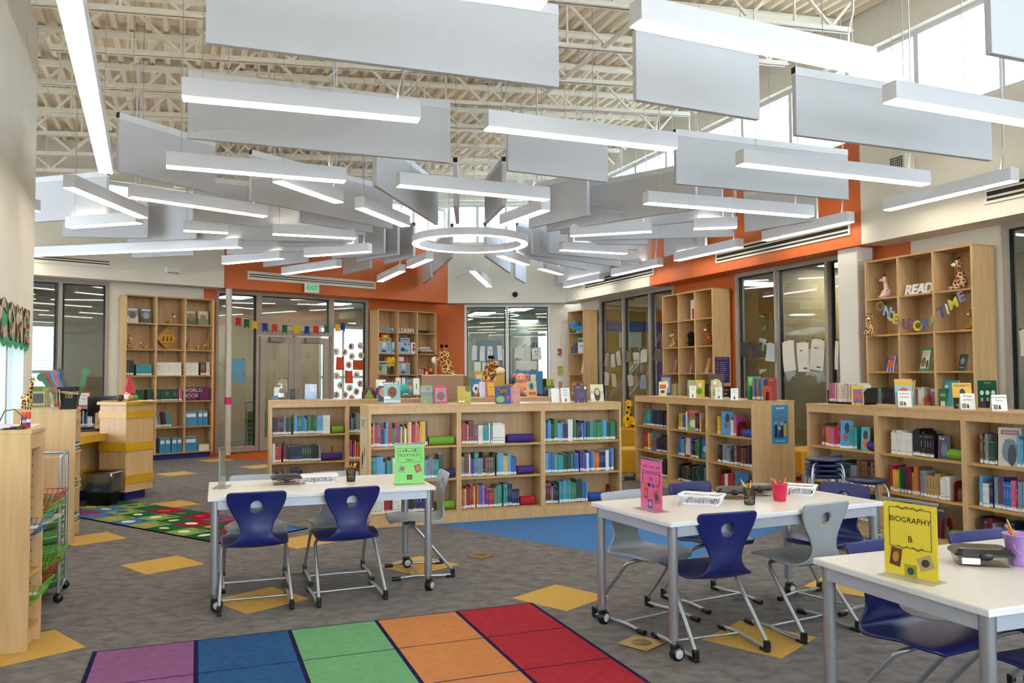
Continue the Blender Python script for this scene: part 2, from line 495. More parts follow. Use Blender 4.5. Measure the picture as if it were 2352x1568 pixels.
for i in range(5):
    p = MB(); seg(p, LN, ts[i] + .04, ts[i + 1] - .04, -.12, -.115, wz0 + .05, wz1, clearm); p.build('pane', w12)
# double doors
def door(name, t0, t1, hinge):
    mb = MB(); w = .11
    seg(mb, LBr, t0, t0 + w, -.09, -.03, .01, ztr - .04, frame_m); seg(mb, LBr, t1 - w, t1, -.09, -.03, .01, ztr - .04, frame_m)
    seg(mb, LBr, t0 + w, t1 - w, -.09, -.03, .01, .28, frame_m); seg(mb, LBr, t0 + w, t1 - w, -.09, -.03, ztr - .17, ztr - .04, frame_m)
    o = struct(mb.build(name))
    p = MB(); seg(p, LBr, t0 + w, t1 - w, -.064, -.058, .28, ztr - .17, panem); p.build('pane', o)
    hx = t0 + .06 if hinge else t1 - .06
    p = MB(); P = LM(LBr)
    p.tube([P @ Vector((hx, -.03, .95)), P @ Vector((hx, .04, .95)), P @ Vector((hx, .04, 1.25)), P @ Vector((hx, -.03, 1.25))], .012, silver, 8); p.build('pull_handle', o)
    p = MB(); seg(p, LBr, (t0 + t1) / 2 - .2, (t0 + t1) / 2 + .12, -.03, .05, ztr - .15, ztr - .05, mat('closer_grey', '#7e7a76', .5)); c = p.build('door_closer', o, bevel=.006)
    p = MB(); p.tube([P @ Vector(((t0 + t1) / 2 - .1, .03, ztr - .045)), P @ Vector(((t0 + t1) / 2 + .15, .09, ztr - .03)), P @ Vector(((t0 + t1) / 2 + .28, .0, ztr - .02))], .008, silver, 6); p.build('closer_arm', c)
    return o
tmid = LBr.t(680, 850)
door('door_1', wl2[1] + .05, tmid - .03, False); door('door_2', tmid + .03, wl2[2] - .05, True)
mb = MB(); seg(mb, LBr, tmid - .03, tmid + .03, -.12, .0, .01, ztr, frame_m); struct(mb.build('trim_1'))
# columns
p = LB.pt(LB.t(530, 860), 0, -.12)
struct(MB().lathe([(.062, 0), (.062, SOF)], mat('column_paint', '#cdc6b8', .5), 20, Matrix.Translation(p)).build('trim_2'))
mb = MB(); pk = MB(); pk.lathe([(.064, .98), (.064, 1.12)], mat('pink_tape', '#d8287c', .6), 20, Matrix.Translation(p)); tag(pk.build('tape_band'), 'bright pink tape wrapped around the thin post by the doors', 'tape')
tc0, tc1 = RT.t(1966, 860), RT.t(1921, 860)
mb = MB(); seg(mb, RT, tc0, tc1, -.34, -.06, 0, SOF, mat('column_white', '#d9d4ca', .6)); struct(mb.build('trim_3', bevel=.012))

# ------------------------------------------------------------------ beyond the glass
beige = mat('corridor_beige', '#b09c84', .7); ceilm = mat('corridor_ceiling', '#c9c6bc', .8)
panel_e = mat('panel_light', '#ffffff', .5, emit=(1, .97, .93), strength=22.0)
def hall(suffix, l, t0, t1, d0, d1, zt, m, holes=(), mc=ceilm):
    mb = MB()
    cuts = sorted(holes); t = t0
    for (a, b, z0, z1) in cuts:
        seg(mb, l, t, a, -d1 - .1, -d1, 0, zt, m); seg(mb, l, a, b, -d1 - .1, -d1, 0, z0, m); seg(mb, l, a, b, -d1 - .1, -d1, z1, zt, m); t = b
    seg(mb, l, t, t1, -d1 - .1, -d1, 0, zt, m)
    seg(mb, l, t0 - .1, t0, -d1, -d0, 0, zt, m); seg(mb, l, t1, t1 + .1, -d1, -d0, 0, zt, m)
    struct(mb.build('wall_hall_' + suffix))
    mb = MB(); seg(mb, l, t0 - .1, t1 + .1, -d1 - .1, -d0, zt, zt + .08, mc); struct(mb.build('ceiling_hall_' + suffix))
d1 = 3.4
LO = LB.shift(-d1)
a = LO.tz(60, 745); b = LO.tz(129, 745); e = LO.tz(735, 750); g = LO.tz(838, 750)
holes = [(a[0], b[0], .6, a[1]), (e[0], g[0], .1, e[1])]
hall('left', LB, -7.0, 7.6, .58, d1, 3.3, beige, holes)
for i, (a, b, z0, z1) in enumerate(holes):
    mb = MB()
    for t in (a, (a + b) / 2 if i else a + (b - a) * .97, b): seg(mb, LB, t - .03, t + .03, -d1 - .08, -d1 + .02, z0, z1, whitealu)
    for z in (z0, z0 + (z1 - z0) * .52, z1): seg(mb, LB, a, b, -d1 - .08, -d1 + .02, z - .03, z + .03, whitealu)
    o = struct(mb.build('window_%d' % (13 + i)))
    p = MB(); seg(p, LB, a, b, -d1 - .05, -d1 - .045, z0, z1, clearm); p.build('pane', o)
def ceil_panel(px, py, z, w, l_, ang, lab):
    c = at(px, py, z)
    o = thing('ceiling_panel_light', lab, 'ceiling light', (c.x, c.y, z - .02), ang)
    MB().box(-w / 2 - .02, w / 2 + .02, -l_ / 2 - .02, l_ / 2 + .02, 0, .02, whitealu).build('frame', o)
    MB().box(-w / 2, w / 2, -l_ / 2, l_ / 2, -.004, 0, panel_e).build('diffuser', o)
for i, (px, py) in enumerate(((108, 676), (150, 676), (537, 681), (638, 709), (768, 696))):
    ceil_panel(px, py, 3.28, .6, .6, LB.ang(), 'square ceiling light panel in hall behind back left glass, ' + ordn(i + 1) + ' from left')
hall('right', RT, -8.5, 2.35, .58, 3.2, 3.3, mat('corridor_taupe', '#a59c90', .7))
for i, (px, py) in enumerate(((1740, 650), (1865, 628), (1960, 606))): ceil_panel(px, py, 3.28, .6, .9, RT.ang(), 'ceiling light panel in hall behind right glass, ' + ordn(i + 1) + ' from left')
yel = mat('hall_yellow', '#c49a34', .7); hblue = mat('hall_blue', '#2456b8', .6)
hall('stair', RT, 2.45, 9.2, .58, 5.2, 3.6, yel)
EW = Line(RT.pt(9.18), -RT.n, -RT.d)
for i, (px, py) in enumerate(((1465, 699), (1400, 716), (1540, 690))): ceil_panel(px, py, 3.55, .6, .9, RT.ang(), 'ceiling light panel in the yellow stair hall, ' + ordn(i + 1) + ' counted')
mb = MB(); za, zb = EW.tz(1450, 738)[1], EW.tz(1450, 760)[1]
seg(mb, EW, .6, 5.1, 0, .05, zb, za, hblue); seg(mb, EW, EW.t(1500, 800), 5.1, 0, .06, 0, za, hblue); struct(mb.build('trim_4'))
WR5 = EW.shift(.05); a = WR5.tz(1420, 762); b = WR5.tz(1472, 798)
mb = MB(); seg(mb, WR5, a[0], b[0], .0, .03, b[1], a[1], mat('projector_white', '#dfeaf0', .6)); tag(mb.build('whiteboard'), 'white board on the yellow wall of the stair hall', 'board')
rail = thing('stair_rail', 'silver stair railing rising in the hall beyond the right glass', 'railing')
WR3 = EW.shift(.9)
for k, dz in enumerate((0, .09, .55)):
    a = WR3.tz(1400, 905); b = WR3.tz(1530, 752)
    MB().tube([WR3.pt(a[0], a[1] - dz), WR3.pt(b[0], b[1] - dz)], .018, silver, 8).build('handrail', rail)
for k in range(12):
    u = k / 11; t = a[0] + (b[0] - a[0]) * u; z = a[1] + (b[1] - a[1]) * u
    MB().tube([WR3.pt(t, z), WR3.pt(t, z - .6)], .01, silver, 6).build('baluster', rail)
# far hall beyond the chamfered window
hall('back', CH_, -2.7, 2.3, .58, 8.5, 3.45, mat('hall_sage', '#9aa596', .7), mc=mat('hall_ceiling', '#b9c9bf', .8))
for i, (px, py) in enumerate(((1106, 719), (1193, 708), (1205, 736), (1160, 746), (1142, 755), (1115, 768), (1188, 759), (1222, 768))):
    ceil_panel(px, py, 3.42, .6, 1.2, .25, 'long ceiling light panel in far back hall, ' + ordn(i + 1) + ' counted')
CB = CH_.shift(-8.4)
a, b = CB.t(1092, 850), CB.t(1152, 850)
mb = MB(); seg(mb, CB, a, b, 0, .05, 0, CB.tz(1120, 782)[1], mat('blue_panel', '#2a5fa0', .6)); struct(mb.build('door_3'))
cur = thing('tinsel_curtain', 'silver tinsel curtain hanging in the far back hall', 'curtain', (0, 0, 0))
a, b = CB.t(1152, 850), CB.t(1255, 850)
tins = mat('tinsel', '#9aa2a6', .25, .9)
for k in range(34):
    t = a + (b - a) * (k + random.random() * .5) / 34
    zt = 2.35 + .25 * k / 34 + random.random() * .1
    mb = MB(); p = CB.pt(t, 0, .12 + random.random() * .2)
    mb.box(-.045, .045, -.004, .004, .1, zt, tins if k % 3 else mat('tinsel_dark', '#3a4044', .3, .8), Matrix.Translation(p) @ Matrix.Rotation(random.uniform(-.7, .7), 4, 'Z')); mb.build('tinsel_strip', cur)
# outside: pale brick building, parapet and pines seen through high windows
brick = mat('outside_brick', '#c9c6c0', .8); mb = MB(); wallo = MB()
ob = LB.shift(-11)
seg(wallo, ob, -14, 12, 0, .3, 0, 2.35, brick); seg(wallo, ob, -14, 12, -.1, .3, 2.35, 3.3, mat('outside_white', '#e4ecf0', .6))
bo = tag(wallo.build('outside_building'), 'pale brick building outside seen through the hall windows', 'building')
bj = mat('brick_joint', '#8f8c88', .9)
for k in range(22):
    p = MB(); seg(p, ob, -14, 12, .3, .304, .1 + k * .1, .112 + k * .1, bj); p.build('brick_course', bo)
po = MB(); ro_ = RT.shift(-9)
seg(po, ro_, -14, 10, 0, .5, 5.6, 6.3, mat('outside_white', '#e4ecf0', .6)); seg(po, ro_, -14, 10, -3, 0, 4.5, 5.6, mat('outside_roof', '#cfe0e8', .6)); seg(po, ro_, -7.5, -6, .5, 1.3, 6.0, 6.6, mat('outside_white', '#e4ecf0'))
tag(po.build('outside_parapet'), 'pale roof parapet outside the high right hand windows', 'building')
leafm = mat('pine_needles', '#7fa08a', .8); barkm = mat('pine_bark', '#8a8078', .9)
for i, (x, y) in enumerate(((-2.6, 29.5), (0.4, 31.0), (2.6, 29.8))):
    t = thing('pine_tree', ('slender', 'tall', 'rightmost')[i] + ' pine tree outside the high corner window', 'tree', (x, y, 0))
    MB().tube([(0, 0, 0), (.05, .05, 5), (.1, 0, 9.5)], [.16, .11, .04], barkm, 8).build('trunk', t)
    mb = MB()
    for k in range(420):
        c = Vector((random.gauss(0, 1.0), random.gauss(0, 1.0), random.uniform(5.2, 9.4)))
        if (int(c.x * 1.7 + 9) + int(c.z * 1.6)) % 3 == 0: continue
        M = Matrix.Translation(c) @ Matrix.Rotation(random.random() * 6, 4, 'Z') @ Matrix.Rotation(random.random() * 3, 4, 'X')
        mb.add([(-.11, 0, 0), (0, -.05, 0), (.13, 0, .03), (0, .05, 0)], [(0, 1, 2, 3)], leafm, M)
    f = mb.build('foliage', t); f['kind'] = 'stuff'
# ------------------------------------------------------------------ roof joists
web_me = {}
def bar_mesh(L, r):
    k = (round(L, 3), r)
    if k not in web_me:
        web_me[k] = MB().box(-r, r, -r, r, 0, L, steelm).mesh('web_bar')
    return web_me[k]
def inside(p, m=.05):
    v = Vector((p.x, p.y, 0))
    return (v - LB.P0).dot(LB.n) > m and p.y < 19.4 - m
PAN = 1.18
for i in range(-3, 11):
    t = 1.15 + 1.11 * i
    sA, sB = -5.5, 9.75
    if t < tE - .2: sA = .0
    while sA < 8 and not inside(RO + VS * sA + VT * t): sA += .1
    while sB > sA + 1 and not inside(RO + VS * sB + VT * t): sB -= .1
    if sB - sA < 1.5: continue
    base = RO + VS * sA + VT * t
    ang = math.atan2(VS.y, VS.x); sl = math.atan(.072)
    j = thing('steel_joist', 'cream painted open web roof joist, ' + ordn(i + 4) + ' row from the camera', 'joist', (base.x, base.y, 4.92 + .072 * sA), ang, 'open web roof joists')
    L = sB - sA
    R_ = Matrix.Rotation(-sl, 4, 'Y')
    mb = MB()
    mb.box(.2, L - .9, -.05, -.006, 0, .012, steelm, R_).box(.2, L - .9, .006, .05, 0, .012, steelm, R_).box(.2, L - .9, -.018, -.006, 0, .06, steelm, R_).box(.2, L - .9, .006, .018, 0, .06, steelm, R_)
    mb.build('bottom_chord', j)
    mb = MB(); mb.box(0, L, -.06, .06, .655, .667, steelm, R_).box(0, L, -.02, .02, .6, .66, steelm, R_); mb.build('top_chord', j)
    n = int((L - 1.0) / PAN)
    for k in range(n + 1):
        x = .3 + k * PAN
        for (x0, x1) in ((x, x + PAN / 2), (x + PAN / 2, x + PAN)):
            if x1 > L - .05: continue
            up = x0 == x
            a = R_ @ Vector((x0, 0, .05 if up else .62)); b = R_ @ Vector((x1, 0, .62 if up else .05))
            d = b - a
            o = obj('web_bar', bar_mesh(.815, .015), j, a)
            o.rotation_euler = d.to_track_quat('Z', 'Y').to_euler()
        if k % 2 == 0 and x + PAN / 2 < L:
            a = R_ @ Vector((x + PAN / 2 + .05, 0, .03)); o = obj('web_bar', bar_mesh(.6, .011), j, a)
# conduits and bridging along the deck
for k, s_ in enumerate((1.9, 6.1)):
    a = RO + VS * s_ + VT * -2; b = RO + VS * s_ + VT * 10.5
    z = 4.95 + .072 * s_
    mb = MB(); mb.box(-.02, .02, -6, 6.2, -.02, .02, steelm, Matrix.Translation(((a + b) / 2).to_3d() + Vector((0, 0, z))) @ Matrix.Rotation(math.atan2(VT.y, VT.x) - PI / 2, 4, 'Z'))
    tag(mb.build('bridging_bar'), ('cream bridging bar tying the roof joists above the left baffles', 'cream bridging bar tying the roof joists toward the right windows')[k], 'bar', 'bridging bars under the roof')
for k, (s_, t_, n_) in enumerate(((1.2, 3.6, 5.0), (3.6, 6.0, 4.0), (5.5, 4.4, 3.4))):
    a = RO + VS * s_ + VT * t_; zz = roofz(a) - .35
    pts = [Vector((a.x, a.y, zz)), Vector((a.x, a.y, zz)) + VS * n_ * .5, Vector((a.x, a.y, zz)) + VS * n_ * .55 + Vector((0, 0, .1)), Vector((a.x, a.y, zz + .1)) + VS * n_]
    tag(MB().tube(pts, .014, steelm, 8).build('conduit'), ('thin cream electrical conduit crossing the joists near the left wall', 'thin cream electrical conduit crossing the joists above the ring light', 'thin cream electrical conduit crossing the joists toward the right')[k], 'conduit')

# ------------------------------------------------------------------ felt baffles
ZB = 3.64
BAF = [((467, 100), (1285, 203)), ((430, 318), (1033, 375)), ((1451, 230), (1747, 277.6)), ((1813.6, 310), (2283.6, 371)), ((2270.7, 124), None),
 ((1543, 422), (1953, 460)), ((1160, 391.7), (1398, 419.6)), ((271.5, 394), (488.8, 444.5)), ((581, 461.5), (895, 525.7)), ((865, 430), (1000, 515)),
 ((1046, 475), (1051, 514)), ((1160, 470), (1115, 515)), ((1218.4, 524.6), (1350, 495)), ((1257, 532), (1600, 481)), ((1289, 538), (1660, 503)),
 ((1318, 552.6), (1687, 543.7)), ((1314.5, 560.8), (1489, 562)), ((1303, 567.5), (1464, 573.6)), ((1256, 580.7), (1496.4, 605)), ((1225, 585.8), (1421.7, 613)),
 ((1191, 588.4), (1341, 619.7)), ((1111.5, 586.8), (1172.5, 628.5)), ((1181, 636), (1207, 651)), ((996, 628.5), (1037, 592.8)), ((974.4, 650.3), (990, 638)),
 ((881.5, 608), (953.6, 589)), ((819, 602), (917, 586)), ((763, 595), (885, 582.3)), ((790.6, 630), (851, 615.7)), ((604.5, 613.6), (709, 601.7)),
 ((686, 510), (854, 534.7)), ((437, 550), (811.5, 556)), ((640, 565.4), (813, 564.5)), ((515, 584.4), (829, 571)), ((447, 506), (831, 540)),
 ((79, 511), (250, 498)), ((145, 543.6), (339.6, 547.5)), ((306, 555.5), (440, 549)), ((305, 592), (446, 587)), ((1529, 589.6), (1620.7, 567.5)), ((1731, 531), (1856, 509)), ((1300, 649), (1381, 629.7))]
recs = []
for a, b in BAF:
    A = at(*a, ZB)
    B = at(*b, ZB) if b else A + Vector((.929, .37, 0)) * 2.44
    L = (B - A).length
    Ls = 1.22 if L < 1.6 else 2.44
    m = (A + B) / 2; d = (B - A).normalized()
    if b: A, B = m - d * Ls / 2, m + d * Ls / 2
    recs.append((A, B, Ls))
recs.sort(key=lambda r: proj((r[0] + r[1]) / 2)[0])
bm_, rm_ = {}, {}
cnt = {1.22: 0, 2.44: 0}; tot = {k: sum(1 for r in recs if r[2] == k) for k in cnt}
wire1 = MB().tube([(0, 0, 0), (0, 0, 1)], .0035, wirem, 5, caps=False).mesh('cable')
for A, B, L in recs:
    if L not in bm_:
        bm_[L] = MB().box(-L / 2, L / 2, -.025, .025, 0, .54, feltm).mesh('felt_panel')
        rm_[L] = MB().box(-L / 2, L / 2, -.027, .027, .54, .615, railm).box(-L / 2 - .002, -L / 2, -.027, .027, .56, .617, blackm).box(L / 2, L / 2 + .002, -.027, .027, .56, .617, blackm).mesh('top_rail')
    cnt[L] += 1; m = (A + B) / 2; d = B - A
    o = thing('acoustic_baffle', ('short' if L < 2 else 'long') + ' grey felt baffle hanging from the roof, ' + ordn(cnt[L]) + ' of the ' + ('short' if L < 2 else 'long') + ' ones from left', 'baffle', (m.x, m.y, ZB), math.atan2(d.y, d.x), 'grey felt ceiling baffles')
    obj('felt_panel', bm_[L], o, bevel=.004); obj('top_rail', rm_[L], o)
    for x in (-L * .36, L * .36):
        c = obj('cable', wire1, o, (x, 0, .615)); p = m + d.normalized() * x
        c.scale = (1, 1, roofz(p) - ZB - .615)
        obj('eye_ring', (bm_.get('ring') or bm_.setdefault('ring', MB().tube([(.016 * math.cos(k * PI / 6), 0, .016 * math.sin(k * PI / 6)) for k in range(12)], .003, wirem, 5, closed=True).mesh('eye_ring'))), o, (x, 0, .632))

# ------------------------------------------------------------------ linear pendant lights
ZL = 3.52; LW, LH = .13, .14
LIG = [((418, 226), (963, 277)), ((1459, 54), (1997, 165)), ((1116, 295), (1548, 344)), ((1699, 378), (2127, 425)), ((381, 383), (793, 418)), ((914, 427), (1258, 460)),
 ((158, 431), (329, 501)), ((158, 523), (320, 512)), ((298, 453), (610, 498)), ((637, 417), (779, 466)), ((825.5, 478), (932, 520)), ((1253.5, 483), (1157, 517.5)),
 ((1483, 467), (1863, 498)), ((1311, 542.5), (1497, 532)), ((1593, 526), (1693, 522.5)), ((1288, 574.6), (1438, 583)), ((626, 538), (817, 548)), ((703, 589), (849.6, 578)),
 ((421.5, 530), (524, 535.6)), ((515, 606), (648, 593.7)), ((652, 630), (779, 612)), ((872, 647), (924, 623)), ((941, 615), (987, 596)), ((1085.5, 623.5), (1124, 659)),
 ((1148, 588), (1209, 609)), ((1241, 617.5), (1288, 630.6)), ((1299, 660), (1382, 642.5)), ((1409, 633), (1517, 609)), ((1554, 599), (1701, 567.5)), ((1757, 553), (1955, 509.5)), ((2037, 483.6), (2332, 415))]
lr = [(at(*a, ZL), at(*b, ZL)) for a, b in LIG]
e = at(243, 398, ZL); lr.append((e, e + Vector((.405, -.914, 0)) * 4.9))
e = at(1250, 13, ZL); lr.append((e, e - Vector((.93, .3, 0)) * 1.8))
e = at(2043, 232, ZL); lr.append((e, e + Vector((.923, .384, 0)) * 1.8))
e = at(552, 568, ZL); f_ = at(76, 587.7, ZL); lr.append((e, e + (f_ - e).normalized() * 4.3))
e = at(85, 484, ZL); lr.append((e, e - Vector((.9, -.1, 0)) * 1.2))
lr.sort(key=lambda r: proj((r[0] + r[1]) / 2)[0])
def pendant(A, B, label, group='linear pendant lights'):
    L = (B - A).length; m = (A + B) / 2; d = B - A
    o = thing('pendant_light', label, 'pendant light', (m.x, m.y, ZL), math.atan2(d.y, d.x), group)
    MB().box(-L / 2, L / 2, -LW / 2, LW / 2, .004, LH, lampw).build('housing', o, bevel=.003)
    MB().box(-L / 2 + .004, L / 2 - .004, -LW / 2 + .006, LW / 2 - .006, -.004, .006, diffm).build('diffuser', o)
    MB().box(-L / 2 + .03, L / 2 - .03, -LW / 2 + .02, LW / 2 - .02, LH, LH + .003, upm).build('added_uplight', o)  # added glowing strip, not a known part of the fixture
    for x in (-L * .42, L * .42):
        c = obj('cable', wire1, o, (x, 0, LH)); p = m + d.normalized() * x
        c.scale = (1, 1, roofz(p) - ZL - LH)
    x = L * .4; p = m + d.normalized() * x; h = roofz(p) - ZL - LH
    MB().tube([(x, 0, LH), (x + .01, .005, LH + .1), (x + .05, 0, LH + .25), (x + .055, 0, LH + h)], .006, lampw, 6).build('power_cord', o)
    return o
for i, (A, B) in enumerate(lr):
    L = (B - A).length
    pendant(A, B, ('short' if L < 1.0 else 'slim' if L < 1.45 else 'long' if L < 2.6 else 'very long') + ' white linear pendant light, ' + ordn(i + 1) + ' of all from the left')
# unseen pendants added behind the camera to brighten the room
for i, (x, y, a) in enumerate(((-1.6, 1.6, .38), (1.6, 2.6, .38), (-.9, -.6, .38), (2.9, .6, .38), (5.6, 3.4, .38), (.9, -2.4, .38), (4.6, -1.4, .38), (6.4, 1.2, .38))):
    d = Vector((math.cos(a), math.sin(a), 0)); c = Vector((x, y, ZL))
    pendant(c - d * .9, c + d * .9, 'added unseen linear pendant light behind the camera, ' + ordn(i + 1) + ' row')
# ring
rc = at(1080, 561.5, 3.52); RR = .885
ring = thing('ring_light', 'round white ring pendant light at the centre of the baffles', 'pendant light', (rc.x, rc.y, 3.52))
def annulus(r0, r1, z0, z1, m, seg=64):
    mb = MB(); vs = []
    for k in range(seg):
        a = 2 * PI * k / seg; c, s = math.cos(a), math.sin(a)
        vs += [(r0 * c, r0 * s, z0), (r1 * c, r1 * s, z0), (r1 * c, r1 * s, z1), (r0 * c, r0 * s, z1)]
    fs = []
    for k in range(seg):
        i, j = 4 * k, 4 * ((k + 1) % seg)
        fs += [(i + 1, i, j, j + 1), (i + 2, i + 1, j + 1, j + 2), (i + 3, i + 2, j + 2, j + 3), (i, i + 3, j + 3, j)]
    return mb.add(vs, fs, m, smooth=False)
annulus(RR - .11, RR, .003, .11, lampw).build('housing', ring); annulus(RR - .104, RR - .006, -.003, .004, diffm).build('diffuser', ring)
for k in range(3):
    a = .9 + k * 2.094; c = obj('cable', wire1, ring, ((RR - .055) * math.cos(a), (RR - .055) * math.sin(a), .11)); c.scale = (1, 1, roofz(rc) - 3.63)

# ------------------------------------------------------------------ things on the soffits
def vent(l, a, b, h, lab, n=3):
    (t0, z0), (t1, z1) = l.tz(*a), l.tz(*b)
    if t0 > t1: t0, t1 = t1, t0
    zc = (z0 + z1) / 2; P = l.pt((t0 + t1) / 2, zc - h / 2, 0)
    o = thing('slot_vent', lab, 'air vent', P, math.atan2(l.d.y, l.d.x))
    sg = -1 if (Matrix.Rotation(math.atan2(l.d.y, l.d.x), 3, 'Z') @ Vector((0, -1, 0))).dot(l.n) > 0 else 1
    w = (t1 - t0) / 2
    def bx(x0, x1, d, z0, z1, m, nm): MB().box(x0, x1, min(0, sg * d), max(0, sg * d), z0, z1, m).build(nm, o)
    bx(-w, w, .008, 0, h, mat('vent_dark', '#101214', .6), 'slot_backing')
    fr = MB()
    for (x0, x1, z0_, z1_) in ((-w, w, 0, .03), (-w, w, h - .03, h), (-w, -w + .03, .03, h - .03), (w - .03, w, .03, h - .03)): fr.box(x0, x1, min(0, sg * .02), max(0, sg * .02), z0_, z1_, wallw)
    fr.build('frame', o)
    for k in range(1, n): bx(-w + .03, w - .03, .014, h * k / n - .012, h * k / n + .012, wallw, 'vent_blade')
vent(LB, (568, 632), (862, 655), .17, 'white slot air vent on the orange wall above the exit doors', 4)
vent(LB, (20, 590), (255, 601), .17, 'white slot air vent on the back left wall near window', 4)
vent(RT, (1343, 653), (1503, 620), .22, 'slot air vent on the right wall nearest the back corner')
vent(RT, (1645, 589), (1954, 523), .22, 'slot air vent on the orange part of right wall')
vent(RT, (2262, 447), (2420, 413), .22, 'slot air vent at the near right edge of the wall')
def on_line(l, px, py, off=0.0):
    t, z = l.tz(px, py); return l.pt(t, z, off)
def face_ang(l):
    """rotation so that local -Y looks into the room"""
    return math.atan2(l.n.y, l.n.x) + PI / 2
p = on_line(LB, 709, 663, .14)
ex = thing('exit_sign', 'white exit sign with green letters above the double doors', 'exit sign', p, face_ang(LB))
MB().box(-.16, .16, -.02, .02, -.1, .1, mat('exit_white', '#dfe3dc', .5)).build('sign_plate', ex, bevel=.004)
upright('lettering', text_mesh('EXIT', .13, .002, mat('exit_green', '#12854a', .5, emit='#12a050', strength=.6), bold=.004), ex, 0, -.024, 0)
MB().box(-.03, .03, .02, .14, -.03, .03, blackm).build('bracket', ex)
p = on_line(CH_, 1183, 676, .0)
o = thing('security_camera', 'small black dome security camera on the white corner wall', 'security camera', p, face_ang(CH_))
MB().lathe([(.065, 0), (.065, .03), (.05, .035)], blackm, 20, Matrix.Rotation(PI / 2, 4, 'X')).build('mount', o); MB().ball((0, -.045, 0), .055, mat('dome_black', '#08080a', .1)).build('dome', o)
p = on_line(LB, 395, 621, .0)
o = thing('wall_box', 'white alarm box on the back left wall above bookcase', 'wall box', p, face_ang(LB)); MB().box(-.13, .13, -.09, 0, -.06, .06, wallw).build('cover', o, bevel=.008); MB().box(-.1, .1, -.092, -.09, -.055, -.045, mat('vent_dark', '#101214')).build('slot', o)
p = on_line(RT, 2082, 377, .0)
o = thing('wall_speaker', 'white boxy speaker with perforated grille on right wall', 'speaker', p, face_ang(RT)); MB().box(-.13, .13, -.16, 0, -.1, .1, wallw).build('cabinet', o, bevel=.01)
g = MB().box(-.1, .1, -.168, -.16, -.08, .08, mat('grille_grey', '#a8a69e', .6)).build('grille', o)
for i in range(6):
    for k in range(5): MB().box(-.09 + i * .032, -.072 + i * .032, -.17, -.168, -.068 + k * .03, -.05 + k * .03, mat('vent_dark', '#101214')).build('grille_hole', g)
p = on_line(CHr, 1284, 808, .0)
o = thing('fire_alarm', 'red fire alarm strobe on the wall beside corner window', 'fire alarm', p, face_ang(CHr)); MB().box(-.04, .04, -.05, 0, -.08, .08, mat('alarm_red', '#b01020', .4)).build('housing', o, bevel=.006); MB().box(-.035, -.012, -.058, -.05, -.04, .01, mat('strobe', '#e8ecf0', .2)).build('strobe_lens', o)
p = on_line(CHr, 1287, 851); o = thing('wall_notice', 'yellow printed notice taped beside the corner window', 'notice', p, face_ang(CHr)); MB().box(-.075, .075, -.004, 0, -.12, .12, mat('notice_yellow', '#c9c06a', .8)).build('sheet', o)
for k in range(6): MB().box(-.055, .05 - (k % 3) * .025, -.005, -.004, .085 - k * .034, .092 - k * .034, inkm).build('text_line', o)
p = on_line(CHr, 1287, 885); o = thing('wall_notice', 'pink notice taped below the yellow one by corner window', 'notice', p, face_ang(CHr)); MB().box(-.045, .045, -.004, 0, -.09, .09, mat('notice_pink', '#cf8a78', .8)).build('sheet', o)
# ------------------------------------------------------------------ rugs
def flat_rug(name, label, P0, u, v, cols, rows, cw, rh, colour, line, border, group=None):
    o = thing(name, label, 'rug', (P0.x, P0.y, 0), 0)
    u = Vector((u.x, u.y, 0)).normalized(); v = Vector((v.x, v.y, 0)).normalized()
    M = Matrix(((u.x, v.x, 0, 0), (u.y, v.y, 0, 0), (0, 0, 1, 0), (0, 0, 0, 1)))
    Wd, Hd = cols * cw, rows * rh
    MB().box(-.012, Wd + .012, -.012, Hd + .012, .0024, .009, border, M).build('rug_base', o)
    for r in range(rows):
        for c in range(cols):
            MB().box(c * cw + line, (c + 1) * cw - line, r * rh + line * .6, (r + 1) * rh - line * .6, .009, .011, colour(c, r), M).build('rug_square', o)
    return o, M
def rugmat(n, h, h2=None): return noisy('rug_' + n, h, h2 or h, nscale=25, rough=.95, spec=.03)
rc1 = [rugmat('purple', '#80527a', '#8a5c84'), rugmat('blue', '#2a4e78', '#325882'), rugmat('green', '#62966a', '#6ca074'), rugmat('orange', '#b67648', '#c08052'), rugmat('red', '#9a2a34', '#a4343e')]
navyr = rugmat('navy', '#241f45', '#2a2550')
A = at(218, 1501); B = at(1220, 1388); u = (B - A); cw = u.length / 5
u.normalize(); v = Vector((u.y, -u.x, 0))
flat_rug('colour_square_rug', 'rug of large purple, blue, green, orange and red squares in front', A, u, v, 5, 4, cw, .565, lambda c, r: rc1[c], .012, navyr)
rc2 = [rugmat('deep_red', '#8c1820', '#98222a'), rugmat('steel_blue', '#3e6aa2', '#4a76ae'), rugmat('forest', '#205430', '#285e38'), rugmat('plum', '#7a3f66', '#844870'), rugmat('lime', '#7c9448', '#869e52')]
A = at(516, 1252); B = at(187, 1191); u = (B - A).normalized(); v = Vector((u.y, -u.x, 0))
if v.y < 0: v = -v
A2 = A + v * .02
o, M = flat_rug('alphabet_rug', 'alphabet rug with small coloured picture squares by the trash can', A2, u, v, 10, 3, .33, .31, lambda c, r: rc2[(c * 2 + r * 3 + (c // 3)) % 5], .004, rugmat('black', '#12141a'))
rnd = random.Random(3)
pics = [mat('pic_cream', '#d9cfa8', .9), mat('pic_red', '#b5202a', .9), mat('pic_orange', '#d97828', .9), mat('pic_navy', '#1e2a6a', .9), mat('pic_white', '#dcdcd4', .9)]
